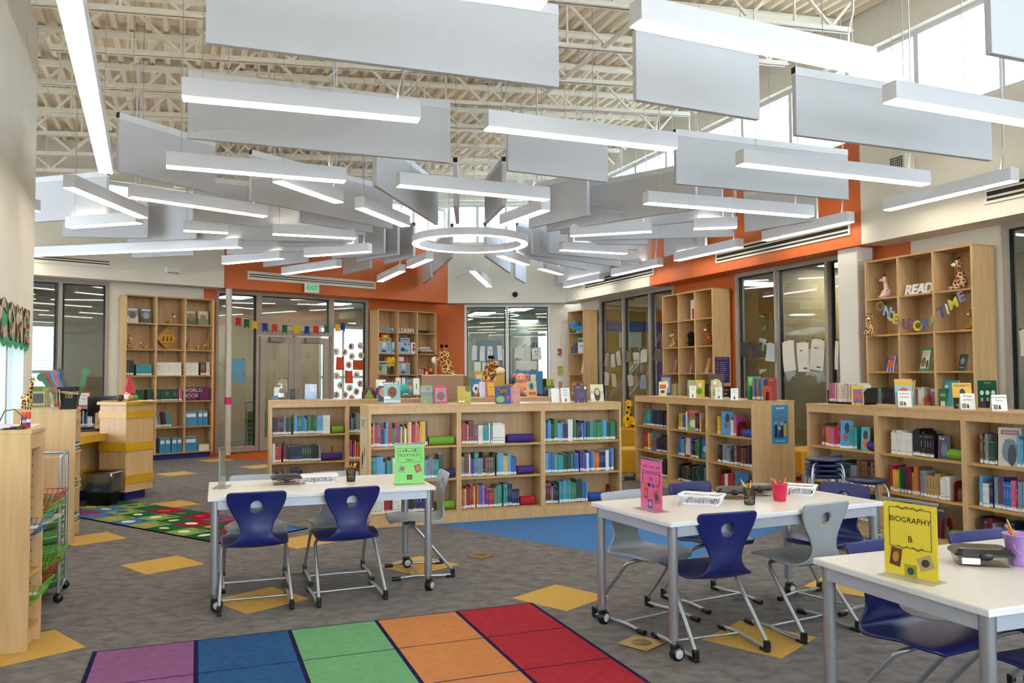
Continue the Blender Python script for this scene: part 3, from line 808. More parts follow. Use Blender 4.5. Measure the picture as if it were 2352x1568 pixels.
for r in range(3):
    for c in range(10):
        mb = MB(); x, y = c * .33 + .19, r * .31 + .13; m = rnd.choice(pics)
        n = 10; a, b = rnd.uniform(.05, .09), rnd.uniform(.04, .07)
        mb.prism([(x + a * math.cos(k * .628) * rnd.uniform(.8, 1.1), y + b * math.sin(k * .628) * rnd.uniform(.8, 1.1)) for k in range(n)], .011, .0118, m, M)
        mb.build('picture', o)
        mb = MB(); mb.box(c * .33 + .04, c * .33 + .16, r * .31 + .24, r * .31 + .275, .011, .0117, pics[3] if (c + r) % 2 else inkm, M); mb.build('word_print', o)

# ------------------------------------------------------------------ tables
def caster(parent, x, y, rz):
    e = MB(); R_ = Matrix.Translation((x, y, 0)) @ Matrix.Rotation(rz, 4, 'Z')
    e.tube([(0, 0, .072), (0, 0, .115)], .009, silver, 8, R_)
    RX = R_ @ Matrix.Translation((.018, 0, .0375)) @ Matrix.Rotation(PI / 2, 4, 'X')
    c = e.build('caster_stem', parent)
    w = MB()
    for s in (-1, 1):
        w.lathe([(0, s * .026), (.031, s * .024), (.037, s * .018), (.037, s * .004), (0, s * .004)], blackm, 18, RX)
    w.lathe([(.039, -.016), (.04, 0), (.039, .016)], blackm, 12, RX)
    w.build('caster_wheel', c)
    for s in (-1, 1): MB().lathe([(0, s * .0275), (.022, s * .0272), (.025, s * .025)], mat('caster_hub', '#b9bdc2', .4), 16, RX).build('hub_cap', c)
    MB().box(-.02, .035, -.012, .012, .06, .085, blackm, R_).build('caster_hood', c, bevel=.006)
def table(label, near, du, length, depth, loc0=None):
    rz = math.atan2(du.y, du.x)
    t = thing('activity_table', label, 'table', (near.x, near.y, 0), rz, 'white wheeled tables')
    MB().box(0, length, 0, depth, .712, .737, tedge).build('tabletop_edge', t, bevel=.004)
    MB().box(.004, length - .004, .004, depth - .004, .7365, .7385, tablem).build('tabletop', t)
    for (x0, x1, y0, y1) in ((.06, length - .06, .02, .045), (.06, length - .06, depth - .045, depth - .02), (.02, .045, .06, depth - .06), (length - .045, length - .02, .06, depth - .06)):
        MB().box(x0, x1, y0, y1, .655, .712, apronm).build('apron', t)
    for x in (.045, length - .045):
        for y in (.045, depth - .045):
            MB().tube([(x, y, .11), (x, y, .712)], .026, silver, 18).build('leg', t)
            caster(t, x, y, rnd.uniform(-.6, .6) + (0 if x < 1 else .5))
    return t
def tdir(a): return Vector((math.cos(a), math.sin(a), 0))
T = {}
n1 = at(477, 1144, .737); a1 = math.radians(19.8); T[1] = (n1, tdir(a1), 1.515, .85)
n2 = at(1540.5, 1201, .737); a2 = math.radians(25.6); T[2] = (n2, tdir(a2), 1.60, .815)
n3 = at(2271, 1402, .737); a3 = math.radians(20.5); T[3] = (n3, tdir(a3), 1.60, .84)
table('white wheeled table with the green folktales sign', *T[1]); table('white wheeled table with the pink dinosaurs sign', *T[2]); table('white wheeled table with the yellow biography sign', *T[3])
def ontable(k, px, py):
    """pixel on the table top -> world point and the table's angle"""
    p = at(px, py, .7385); return p

# ------------------------------------------------------------------ chairs
def shell_mesh(m, thick=.013):
    prof = []   # (y, z) from the seat's front lip to the top of the back
    for (y, z) in ((.217, .408), (.205, .422), (.17, .43), (.08, .428), (0, .418), (-.08, .407), (-.14, .404), (-.182, .418), (-.203, .452), (-.208, .505), (-.204, .565), (-.204, .63), (-.213, .69), (-.226, .74), (-.237, .772)):
        prof.append(Vector((0, y, z)))
    wid = [.15, .178, .205, .218, .218, .212, .198, .168, .125, .099, .112, .148, .176, .187, .185]
    # resample
    N_ = 76; cum = [0]
    for i in range(1, len(prof)): cum.append(cum[-1] + (prof[i] - prof[i - 1]).length)
    def samp(s, arr):
        for i in range(1, len(cum)):
            if s <= cum[i] + 1e-9:
                t = (s - cum[i - 1]) / (cum[i] - cum[i - 1])
                i0, i1, i2, i3 = max(0, i - 2), i - 1, i, min(len(arr) - 1, i + 1)
                a, b, c, d = arr[i0], arr[i1], arr[i2], arr[i3]
                return .5 * ((2 * b) + (c - a) * t + (2 * a - 5 * b + 4 * c - d) * t * t + (3 * b - a - 3 * c + d) * t ** 3)
        return arr[-1]
    UN = 28; tot = cum[-1]
    hs = tot - .098; hr = .038
    grid = []; vs = []
    for j in range(N_ + 1):
        s = tot * j / N_
        p = samp(s, prof); w = samp(s, wid)
        top = tot - s
        if top < .03: w -= .022 * (1 - math.sqrt(max(0, 1 - (1 - top / .03) ** 2)))
        for i in range(UN + 1):
            uu = -1 + 2 * i / UN
            x = uu * w
            # back is dished, seat is dished
            f = min(1, max(0, (s - tot * .5) / .1))
            dy = f * .012 * uu * uu
            dz = (1 - f) * .012 * uu * uu * min(1, max(0, (s - .06) / .1))
            vs.append([x, p.y + dy, p.z + dz, s])
    fs, gone = [], set()
    for j in range(N_):
        for i in range(UN):
            idx = [j * (UN + 1) + i, j * (UN + 1) + i + 1, (j + 1) * (UN + 1) + i + 1, (j + 1) * (UN + 1) + i]
            cx = sum(vs[k][0] for k in idx) / 4; cs = sum(vs[k][3] for k in idx) / 4
            if math.hypot(cx, cs - hs) < hr: gone.update(idx)
            else: fs.append(idx)
    kept = set(k for f in fs for k in f)
    for k in gone & kept:      # rim of the hand hole: move onto a true circle
        q = vs[k]; d = math.hypot(q[0], q[3] - hs); f = hr / d
        ds = (q[3] - hs) * (f - 1); q[0] *= f; q[2] += ds * .985; q[1] -= ds * .17; q[3] += ds
    me = bpy.data.meshes.new('seat_shell')
    me.from_pydata([tuple(q[:3]) for q in vs], [], fs); me.materials.append(m)
    for p in me.polygons: p.use_smooth = True
    bm = bmesh.new(); bm.from_mesh(me)
    bmesh.ops.delete(bm, geom=[v for v in bm.verts if not v.link_faces], context='VERTS')
    bmesh.ops.recalc_face_normals(bm, faces=bm.faces); bm.to_mesh(me); bm.free()
    return me
shell_b, shell_g = shell_mesh(bluep), shell_mesh(greyp)
def bend(pts, r, n=5):
    pts = [Vector(p) for p in pts]; out = [pts[0]]
    for i in range(1, len(pts) - 1):
        a, b, c = pts[i - 1], pts[i], pts[i + 1]
        d1, d2 = (a - b).normalized(), (c - b).normalized()
        k = min(r, (a - b).length * .45, (c - b).length * .45)
        p0, p2 = b + d1 * k, b + d2 * k
        for q in range(n + 1):
            t = q / n; out.append(p0 * (1 - t) ** 2 + b * 2 * t * (1 - t) + p2 * t * t)
    out.append(pts[-1]); return out
def chair_parts(kind):
    t = thing('school_chair', None, None)
    sh = obj('seat_shell', shell_b if kind == 'blue' else shell_g, t)
    so = sh.modifiers.new('thickness', 'SOLIDIFY'); so.thickness = .012; so.offset = 0
    tubem = silver
    for s in (-1, 1):
        mb = MB(); mb.tube(bend([(s * .09, .06, .395), (s * .17, .06, .395), (s * .205, .03, .375), (s * .225, -.235, .06), (s * .225, -.24, .02), (s * .225, -.14, .018), (s * .225, .03, .03), (s * .225, .2, .018)], .05), .0115, tubem, 10); mb.build('leg_tube', t)
        mb = MB(); mb.box(s * .225 - .015, s * .225 + .015, -.258, -.19, 0, .022, blackm).box(s * .225 - .015, s * .225 + .015, -.258, -.225, .02, .065, blackm); mb.build('rear_foot', t, bevel=.006)
        mb = MB(); mb.tube([(s * .225, .15, .0165), (s * .225, .215, .0155)], .0155, blackm, 10); mb.build('front_foot', t)
    MB().tube([(-.225, .02, .03), (.225, .02, .03)], .008, tubem, 8).build('crossbar', t)
    MB().box(-.1, .1, .02, .1, .385, .412, blackm).build('seat_mount', t, bevel=.005)
    cap = MB(); cap.box(-.006, .006, -.2095, -.203, .575, .581, greyp if kind == 'blue' else navym); cap.build('maker_mark', t)
    return t
proto = {'blue': None, 'grey': None}
used = {'blue': False, 'grey': False}
def chair(kind, back, heading, label):
    """back: world point under the back rest's top; heading: unit vector the sitter faces"""
    h = Vector((heading[0], heading[1], 0)).normalized()
    rz = math.atan2(h.y, h.x) - PI / 2
    loc = Vector((back[0], back[1], 0)) + h * .235
    grp = 'blue school chairs' if kind == 'blue' else 'grey school chairs'
    if proto[kind] is None:
        proto[kind] = chair_parts(kind); c = proto[kind]; c.location = loc; c.rotation_euler = (0, 0, rz); tag(c, label, 'chair', grp)
        return c
    return dup(proto[kind], loc, rz, label, 'chair', grp)
def mid(a, b): return (at(*a) + at(*b)) / 2
def perp(k): u_ = T[k][1]; return Vector((-u_.y, u_.x, 0))
def edge(k, x, side, off):
    """point along table k's long side: x metres from its left end, off metres outside the edge"""
    n, u_, L, D = T[k]; q = Vector((n.x, n.y, 0)) + u_ * x; v_ = perp(k)
    return q + v_ * (D + off) if side == 'far' else q - v_ * off
chair('blue', edge(1, .30, 'near', .075), perp(1), 'blue chair at the near left of the folktales table, back to us')
chair('blue', edge(1, .92, 'near', .075), perp(1) + T[1][1] * -.06, 'blue chair at the near right of the folktales table, back to us')
chair('grey', edge(1, .33, 'far', .07), -perp(1), 'grey chair behind the folktales table near the clear sign holder')
chair('grey', edge(1, .93, 'far', .07), -perp(1), 'grey chair behind the folktales table near the white basket')
chair('grey', at(1024, 1309), Vector((-.96, -.27, 0)), 'grey chair at the right end of the folktales table, seen sideways')
chair('grey', mid((1358, 1419), (1498, 1388)), (.56, -.83), 'grey chair behind the pink dinosaurs sign at table end')
chair('blue', mid((1514, 1373), (1651, 1353)), (.48, -.87), 'blue chair behind the dinosaurs table near the white basket')
chair('blue', mid((1590.8, 1523), (1764.6, 1493)), (-.33, .94), 'blue chair in front of the dinosaurs table, back to us')
chair('grey', mid((1840.7, 1481), (1973, 1447)), (-.47, .88), 'grey chair in front of the dinosaurs table, back to us')
chair('blue', Vector((2.28, 5.64, 0)), (-.81, -.58), 'blue chair behind the dinosaurs table near the stools')
chair('blue', edge(3, .40, 'far', .07), (.45, -.89), 'blue chair behind the yellow biography sign')
chair('blue', edge(3, 1.02, 'far', .07), (.36, -.93), 'blue chair behind the biography table near the pencil bucket')
chair('blue', edge(3, .62, 'near', .07), perp(3), 'blue chair at bottom right, mostly hidden under the biography table')

# ------------------------------------------------------------------ stools
st_seat = MB().lathe([(0, .588), (.148, .586), (.168, .594), (.172, .605), (.165, .612), (0, .609)], mat('navy_seat', '#171f4c', .4), 32).mesh('stool_seat')
st_pad = MB().lathe([(0, .573), (.11, .573), (.115, .588)], blackm, 16).mesh('seat_mount')
def stool(p, rz, z, label, legs=True):
    t = thing('stool', label, 'stool', (p.x, p.y, z), rz, 'round navy stools')
    obj('seat', st_seat, t); obj('seat_mount', st_pad, t)
    for k in range(4):
        a = k * PI / 2 + .4; c, s = math.cos(a), math.sin(a)
        MB().tube(bend([(.06 * c, .06 * s, .575), (.175 * c, .175 * s, .575), (.2 * c, .2 * s, .47), (.225 * c, .225 * s, .004)], .05), .0095, silver, 8).build('leg', t)
    if legs: MB().tube([(.216 * math.cos(k * PI / 12), .216 * math.sin(k * PI / 12), .17) for k in range(24)], .006, silver, 6, closed=True).build('foot_ring', t)
    return t
p = at(1993, 1262); stool(p, .3, 0, 'single round navy stool beside the stack of stools')
p = at(1897, 1241)
for k in range(4): stool(p, .25, k * .046, ('lowest', 'second lowest', 'second highest', 'topmost')[k] + ' round navy stool in the stack by the right shelves', k == 0)

# ------------------------------------------------------------------ low double shelving
UW, UD, UH = .938, .57, 1.22
SH = (.13, .46, .80)
pinm = mat('shelf_pin_hole', '#7a5c34', .8)
def unit_meshes():
    d = {}
    d['side_panel'] = MB().box(0, .024, 0, UD, .0, UH - .025, maple2).mesh('side_panel')
    d['top'] = MB().box(0, UW, -.006, UD + .006, UH - .025, UH, maple).mesh('top')
    d['back_panel'] = MB().box(.024, UW - .024, UD / 2 - .006, UD / 2 + .006, .1, UH - .025, maple).mesh('back_panel')
    d['shelf'] = MB().box(.025, UW - .025, .012, UD / 2 - .006, -.022, 0, maplee).mesh('shelf')
    d['base_rail'] = MB().box(.024, UW - .024, .0, .02, .0, .108, maple2).box(.024, UW - .024, UD - .02, UD, 0, .108, maple2).mesh('base_rail')
    d['top_rail'] = MB().box(.024, UW - .024, 0, .02, UH - .085, UH - .025, maple2).box(.024, UW - .024, UD - .02, UD, UH - .085, UH - .025, maple2).mesh('top_rail')
    h = MB()
    for y in (.05, .23):
        for k in range(26):
            for x in (.0242, UW - .0248): h.box(x, x + .0006, y, y + .007, .2 + k * .034, .207 + k * .034, pinm)
    d['pin_holes'] = h.mesh('pin_holes')
    return d
UM = unit_meshes()
UNITS = {}
def low_unit(key, P, ang, label):
    t = thing('low_bookshelf', label, 'bookshelf', (P.x, P.y, 0), ang, 'low double sided bookshelves')
    for x in (0, UW - .024): obj('side_panel', UM['side_panel'], t, (x, 0, 0), bevel=.002)
    for k in ('top', 'back_panel', 'base_rail', 'top_rail'): obj(k, UM[k], t)
    for z in SH: obj('shelf', UM['shelf'], t, (0, 0, z))
    ph = obj('pin_holes', UM['pin_holes'], t); ph['kind'] = 'stuff'
    UNITS[key] = t; return t
PM = at(1054.6, 1199.7); PM2 = at(1429, 1175); uM = (PM2 - PM).normalized(); aM = math.atan2(uM.y, uM.x)
names = ['left', 'middle', 'right']
for i in range(3): low_unit('M%d' % i, PM + uM * (UW * (i - 1)) + uM * .001 * i, aM, 'low maple bookshelf, %s of three behind the folktales table' % names[i])
P0 = at(621, 920.5, UH); P0.z = 0
for i in range(4): low_unit('N%d' % i, P0 + uM * (UW + .002) * i, aM, 'low maple bookshelf in the row behind, %s from left' % ORD[i])
PR1 = at(1459.5, 1102.5); PR1e = at(1733, 921, UH); PR1e.z = 0; uR = (PR1e - PR1).normalized()
aR = math.atan2(uR.y, uR.x)
for i in range(3): low_unit('R%d' % i, PR1 + uR * UW * i, aR, 'low maple bookshelf in the history row, ' + ('farthest from us', 'middle of three', 'nearest us with the blue poster')[i])
PQ = at(1852, 926, UH); PQ.z = 0; uQ = (at(2185.6, 941, UH) - at(1852, 926, UH)).normalized(); aQ = math.atan2(uQ.y, uQ.x)
for i in range(3): low_unit('Q%d' % i, PQ + uQ * UW * i, aQ, 'low maple bookshelf at right behind the stools, ' + ('farthest from us', 'second', 'nearest us at the frame edge')[i])
def UMx(key):
    t = UNITS[key]; return Matrix.Translation(t.location) @ Matrix.Rotation(t.rotation_euler[2], 4, 'Z')

# ------------------------------------------------------------------ tall wall bookcases
BW, BD, BH, TIER = 1.6, .36, 2.98, .476
BCS = {}
def bookcase(key, l, tmid_, cols, label, w=BW):
    P = l.pt(tmid_, 0, 0.0); ang = face_ang(l)
    t = thing('wall_bookcase', label, 'bookcase', P, ang, 'tall maple wall bookcases')
    # local: x across, -y to the room; front at y=0, back at +BD
    for i in range(cols + 1):
        x = -w / 2 + (w - .026) * i / cols
        MB().box(x, x + .026, 0, BD, .1, BH, maple2).build('upright', t, bevel=.002)
    MB().box(-w / 2, w / 2, 0, BD, BH, BH + .024, maplee).build('top', t)
    MB().box(-w / 2, w / 2, BD - .012, BD, .1, BH, maple).build('back_panel', t)
    MB().box(-w / 2 + .03, w / 2 - .03, .05, BD, 0, .1, navym).build('toe_kick', t)
    cwid = (w - .026) / cols
    for r in range(6):
        for c in range(cols):
            x = -w / 2 + .026 + cwid * c
            MB().box(x, x + cwid - .026, .004, BD - .012, .1 + r * TIER, .122 + r * TIER, maplee).build('shelf', t)
    BCS[key] = (t, cols, w); return t
def cell(key, c, r):
    """left x, width, shelf top of cell column c (from left) and row r (from the bottom)"""
    t, cols, w = BCS[key]; cwid = (w - .026) / cols
    return (-w / 2 + .026 + cwid * c, cwid - .026, .122 + r * TIER)
bookcase('LB1', LB, (LB.t(287.5, 800) + LB.t(491.5, 800)) / 2, 3, 'tall maple bookcase at back left holding binders and giraffes')
bookcase('LB2', LB, (LB.t(868, 800) + LB.t(1003, 800)) / 2, 3, 'tall maple bookcase on the orange wall with explore and LEARN words')
bookcase('RT1', RT, (RT.t(1988, 800) + RT.t(2240, 800)) / 2, 3, 'tall maple bookcase at right with the ONCE UPON A TIME garland')
bookcase('RT2', RT, (RT.t(1523, 800) + RT.t(1636, 800)) / 2, 3, 'tall maple bookcase on the right wall between the glass walls')
bookcase('RT3', RT, (RT.t(1304, 800) + RT.t(1341, 800)) / 2, 1, 'narrow maple bookcase in the back corner with the blue READ word', .8)

# ------------------------------------------------------------------ left side cabinets
def cabinet(label, front_near, front_far, depth, shelves, back_off=0):
    u_ = (front_far - front_near); L = u_.length; u_.normalize()
    ang = math.atan2(u_.y, u_.x)      # local x along the front away from us, local +y to the left = into the cabinet
    t = thing('open_cabinet', label, 'cabinet', (front_near.x, front_near.y, 0), ang, 'maple cabinets along the left wall')
    Hc = 1.205
    for x in (0, L - .024): MB().box(x, x + .024, 0, depth, .0 if x == 0 else 0, Hc, maple2).build('side_panel', t, bevel=.002)
    MB().box(.0, L, -.004, depth, Hc, Hc + .024, maple2).build('top', t, bevel=.002)
    MB().box(.024, L - .024, depth - .02, depth, .1, Hc, maple).build('back_panel', t)
    MB().box(.024, L - .024, .01, .03, Hc - .09, Hc, maple2).build('top_rail', t)
    MB().box(.024, L - .024, .03, depth - .02, 0, .1, maple2).build('base_rail', t)
    for z in shelves: MB().box(.026, L - .026, .01, depth - .02, z - .022, z, maplee).build('shelf', t)
    h = MB()
    for k in range(15):
        for y in (.05, depth * .6): h.box(.0242, .0248, y, y + .008, .2 + k * .062, .208 + k * .062, pinm); h.box(L - .0246, L - .024, y, y + .008, .2 + k * .062, .208 + k * .062, pinm)
    h.build('pin_holes', t)['kind'] = 'stuff'
    return t
c1a = at(61, 1498); c1b = at(103, 980, 1.229); c1b.z = 0
cab1 = cabinet('near maple cabinet at left edge with wire baskets', c1a, c1b, .75, (.12, .42, .66))
c2a = at(169, 1248.5); c2b = at(186, 934.5, 1.229); c2b.z = 0
cab2 = cabinet('maple cabinet at left holding the toy giraffe and black pot', c2a, c2b, .5, (.12, .45, .8))
CAB1 = Matrix.Translation(cab1.location) @ Matrix.Rotation(cab1.rotation_euler[2], 4, 'Z'); CAB2 = Matrix.Translation(cab2.location) @ Matrix.Rotation(cab2.rotation_euler[2], 4, 'Z')

# ------------------------------------------------------------------ circulation desk
N_ = at(304, 1147); D0 = Vector((N_.x, N_.y, 0))
poly = [(.01, -.22), (.14, .25), (-.12, .62), (-.6, .5), (-.4, -.04)]
desk = thing('circulation_desk', 'maple and yellow circulation desk at left behind the trash can', 'desk', D0)
def off(poly, k):
    cx = sum(p[0] for p in poly) / len(poly); cy = sum(p[1] for p in poly) / len(poly)
    return [(cx + (p[0] - cx) * k, cy + (p[1] - cy) * k) for p in poly]
MB().prism(off(poly, .72), 0, .13, navym).build('toe_kick', desk)
MB().prism(poly, .115, 1.18, maple2).build('pillar', desk)
for (z0, z1) in ((.213, .315), (.612, .713), (1.015, 1.105)): MB().prism(off(poly, 1.04), z0, z1, yellowm).build('yellow_band', desk)
MB().prism(off(poly, 1.12), 1.18, 1.215, yellowm).build('cap_top', desk)
# lower counter running towards the cabinets
cnt_ = [(-.30, .1), (-.24, -1.9), (-1.2, -2.0), (-1.5, .35), (-.52, .55)]
MB().prism(cnt_, .745, .83, yellowm).build('counter_top', desk)
MB().prism([(-.55, .3), (-.62, -1.75), (-.66, -1.75), (-.6, .3)], .13, .745, maple2).build('counter_panel', desk)
MB().prism([(-.5, .3), (-.57, -1.75), (-.62, -1.75), (-.55, .3)], .645, .745, yellowm).build('yellow_band', desk); MB().prism([(-.5, .3), (-.57, -1.75), (-.62, -1.75), (-.55, .3)], .235, .39, yellowm).build('yellow_band', desk)
MB().prism([(-.58, .3), (-.65, -1.7), (-.7, -1.7), (-.64, .3)], 0, .13, navym).build('toe_kick', desk)

# ------------------------------------------------------------------ trash can
p = at(237, 1160)
tr = thing('trash_can', 'black trash can with a clear plastic liner by the desk', 'trash can', p)
mb = MB()
def rrect(w, d, r, n=4):
    out = []
    for (cx, cy, a0) in ((w - r, d - r, 0), (-w + r, d - r, PI / 2), (-w + r, -d + r, PI), (w - r, -d + r, 1.5 * PI)):
        for k in range(n + 1): a = a0 + PI / 2 * k / n; out.append((cx + r * math.cos(a), cy + r * math.sin(a)))
    return out
def loft(mb, rings, m, cap0=True, cap1=False, smooth=True, M=None):
    n = len(rings[0][0]); vs = []
    for (pl, z) in rings: vs += [(q[0], q[1], z) for q in pl]
    fs = [(i * n + k, i * n + (k + 1) % n, (i + 1) * n + (k + 1) % n, (i + 1) * n + k) for i in range(len(rings) - 1) for k in range(n)]
    if cap0: fs.append(tuple(range(n - 1, -1, -1)))
    if cap1: fs.append(tuple(range((len(rings) - 1) * n, len(rings) * n)))
    return mb.add(vs, fs, m, M, smooth)
loft(mb, [(rrect(.13, .11, .03), 0), (rrect(.165, .14, .04), .37), (rrect(.172, .147, .04), .375), (rrect(.172, .147, .04), .39), (rrect(.155, .13, .03), .39), (rrect(.125, .105, .03), .02)], blackm); mb.build('bin', tr)
mb = MB(); rr = random.Random(5); rings = []
for i, (k, z) in enumerate(((1.0, .17), (1.08, .22), (1.14, .28), (1.16, .34), (1.14, .39), (1.1, .41), (.95, .40))):
    rings.append(([(q[0] * (k + rr.uniform(-.05, .05)), q[1] * (k + rr.uniform(-.05, .05))) for q in rrect(.172, .147, .05)], z + 0))
loft(mb, rings, glass('liner_plastic', (.86, .84, .80), .26, .2), cap0=False); mb.build('plastic_liner', tr)
# ------------------------------------------------------------------ green cushion carts
def cushion_cart(p, n, label, r=.21):
    t = thing('cushion_cart', label, 'cushion cart', p, .4)
    gm = noisy('green_cushion', '#446a34', '#50763e', nscale=60, rough=.9)
    fr = MB()
    for (x, y) in ((-.2, -.2), (.2, -.2), (-.2, .2), (.2, .2)): fr.tube([(x, y, .07), (x, y, .98)], .012, silver, 8)
    for z in (.07, .98): fr.tube([(-.2, -.2, z), (.2, -.2, z), (.2, .2, z), (-.2, .2, z)], .012, silver, 8, closed=True)
    fr.build('frame', t)
    for (x, y) in ((-.2, -.2), (.2, -.2), (-.2, .2), (.2, .2)): MB().lathe([(0, -.012), (.03, -.012), (.032, 0), (.03, .012), (0, .012)], blackm, 12, Matrix.Translation((x, y, .034)) @ Matrix.Rotation(PI / 2, 4, 'X')).build('caster', t)
    for k in range(n):
        z = .085 + k * .1
        c = thing('seat_cushion', 'round green floor cushion on the cart ' + label.split(' cart ')[1] + ', ' + ordn(k + 1) + ' from bottom', 'cushion', (p.x, p.y, z), 0, 'green floor cushions')
        MB().lathe([(0, 0), (r * .88, 0), (r * .97, .015), (r, .048), (r * .97, .08), (r * .88, .095), (0, .098)], gm, 28).build('pad', c)
        MB().tube([(r * 1.004 * math.cos(q * PI / 14), r * 1.004 * math.sin(q * PI / 14), .048) for q in range(28)], .004, mat('green_zip', '#6fbf3a', .6), 5, closed=True).build('zip', c)
c = CAB1 @ Vector((1.22, .34, 0)); cushion_cart(Vector((c.x, c.y, 0)), 6, 'steel cart between the left cabinets')
cushion_cart(at(588, 1029), 7, 'steel cart beside the glass doors')
# ------------------------------------------------------------------ yellow ottomans
ym = mat('yellow_vinyl', '#c9930f', .5)
def ottoman(px, py, w, d, h, ang, label):
    p = at(px, py); t = thing('ottoman', label, 'ottoman', p, ang, 'yellow vinyl seats')
    MB().box(-w / 2, w / 2, -d / 2, d / 2, .1, h, ym).build('seat_block', t, bevel=.03)
    for x in (-w / 2 + .06, w / 2 - .06):
        for y in (-d / 2 + .06, d / 2 - .06): MB().tube([(x, y, 0), (x, y, .1)], .02, silver, 10).build('leg', t)
    return t
ottoman(1444, 1098, .5, .5, .45, aM, 'yellow cube ottoman between the shelf rows, nearer one')
o = ottoman(1440, 1035, 1.2, .6, .47, aM, 'yellow bench ottoman with the giraffe plush sitting on it')
ottoman(1850, 1100, .6, .6, .45, aM, 'yellow ottoman peeking out behind the history shelf')
# ------------------------------------------------------------------ books
BC = {'navy': '#1b2650', 'blue': '#2f62a8', 'sky blue': '#5c9cc8', 'teal': '#2c8a90', 'green': '#2f7a44', 'lime': '#8fae3c', 'dark green': '#1c4630', 'red': '#a8202a', 'maroon': '#651a28', 'pink': '#c05a86', 'purple': '#5c3a86', 'orange': '#cc6a22', 'yellow': '#d2ae34', 'white': '#d9d6cd', 'cream': '#cbbd98', 'grey': '#7e828a', 'black': '#17181c', 'brown': '#6a4630', 'tan': '#a5814c'}
PAL = {'mixed': list(BC), 'bright': ['blue', 'sky blue', 'purple', 'white', 'teal', 'green', 'pink', 'red', 'orange', 'yellow', 'navy', 'red'],
       'dark': ['black', 'navy', 'black', 'dark green', 'maroon', 'brown', 'black', 'grey'], 'cool': ['teal', 'sky blue', 'navy', 'green', 'blue', 'grey', 'white', 'dark green'],
       'warm': ['red', 'orange', 'maroon', 'yellow', 'pink', 'cream', 'brown'], 'pale': ['white', 'cream', 'pink', 'grey', 'white', 'tan'], 'greens': ['green', 'teal', 'dark green', 'blue', 'sky blue', 'green'],
       'reds': ['maroon', 'red', 'maroon', 'red', 'white'], 'whites': ['white'], 'dgreen': ['dark green'], 'tealset': ['teal'], 'rainbow': ['blue', 'teal', 'green', 'orange', 'red', 'yellow', 'purple', 'navy']}
BMAT = {k: mat('cover_' + k.replace(' ', '_'), v, .38) for k, v in BC.items()}
stick = mat('spine_sticker', '#e6e6e0', .6); dot = mat('sticker_dot', '#1c2a20', .6); titl = [mat('title_gold', '#a8946a', .5), mat('title_white', '#bcbcb8', .5), mat('title_dark', '#4a4448', .5)]
pagem = mat('page_edges', '#d8d0bc', .9)
book_me = {}
def book_mesh(c, k):
    if (c, k) not in book_me:
        m = BMAT[c]; b = MB()
        b.box(.1, .9, .06, .97, .015, .975, pagem); b.box(0, .1, 0, 1, 0, 1, m); b.box(.9, 1, 0, 1, 0, 1, m); b.box(.1, .9, 0, .06, 0, 1, m)
        tm_ = titl[(k + (c in ('white', 'cream', 'yellow', 'lime')) * 2) % 3]
        if k == 1: b.box(.05, .95, -.004, 0, .87, .89, tm_); b.box(.44, .56, -.004, 0, .45, .7, tm_)
        elif k == 2: b.box(.46, .55, -.004, 0, .4, .85, tm_)
        elif k == 3: b.box(.05, .95, -.004, 0, .27, .29, tm_); b.box(.05, .95, -.004, 0, .93, .95, tm_)
        book_me[(c, k)] = b.mesh('book')
    return book_me[(c, k)]
label_me = MB().box(.06, .94, -.012, -.004, .03, .17, stick).box(.25, .75, -.014, -.012, .13, .165, dot).mesh('spine_label')
POOL = []   # (world matrix, colour, variant, labelled, label, group)
rb = random.Random(11)
def row_books(M, x0, x1, z, pal, where, hr=(.19, .24), wr=(.012, .03), y0=.035, d=(.13, .16), start=1, lean=0.0, gap=.0004):
    x = x0; i = start; cols = PAL[pal]; cur = rb.choice(cols); h = rb.uniform(*hr); w = rb.uniform(*wr); run = 0
    while True:
        if run <= 0:
            cur = rb.choice(cols); h = rb.uniform(*hr); w = rb.uniform(*wr); run = rb.choice((1, 1, 1, 2, 2, 3, 4)); k = rb.randrange(4); dd = rb.uniform(*d)
        if x + w > x1: break
        Mb = M @ Matrix.Translation((x, y0 + rb.uniform(0, .012), z)) @ Matrix.Rotation(lean, 4, 'Y') @ Matrix.Diagonal((w, dd, h, 1))
        POOL.append((Mb, cur, k, True, '%s %s book, %s from left on %s' % (('thin' if w < .019 else 'thick'), cur, ordn(min(i, 59)), where), 'books on ' + where, w, h))
        x += w + gap; i += 1; run -= 1
LV = ('bottom shelf', 'middle shelf', 'top shelf')
UN_ = {'M0': 'left folktales bookshelf', 'M1': 'middle folktales bookshelf', 'M2': 'right folktales bookshelf', 'N0': 'rear row bookshelf', 'N1': 'second rear row bookshelf', 'R0': 'far history bookshelf', 'R1': 'middle history bookshelf', 'R2': 'near history bookshelf', 'Q0': 'far right bookshelf', 'Q1': 'second right bookshelf', 'Q2': 'nearest right bookshelf'}
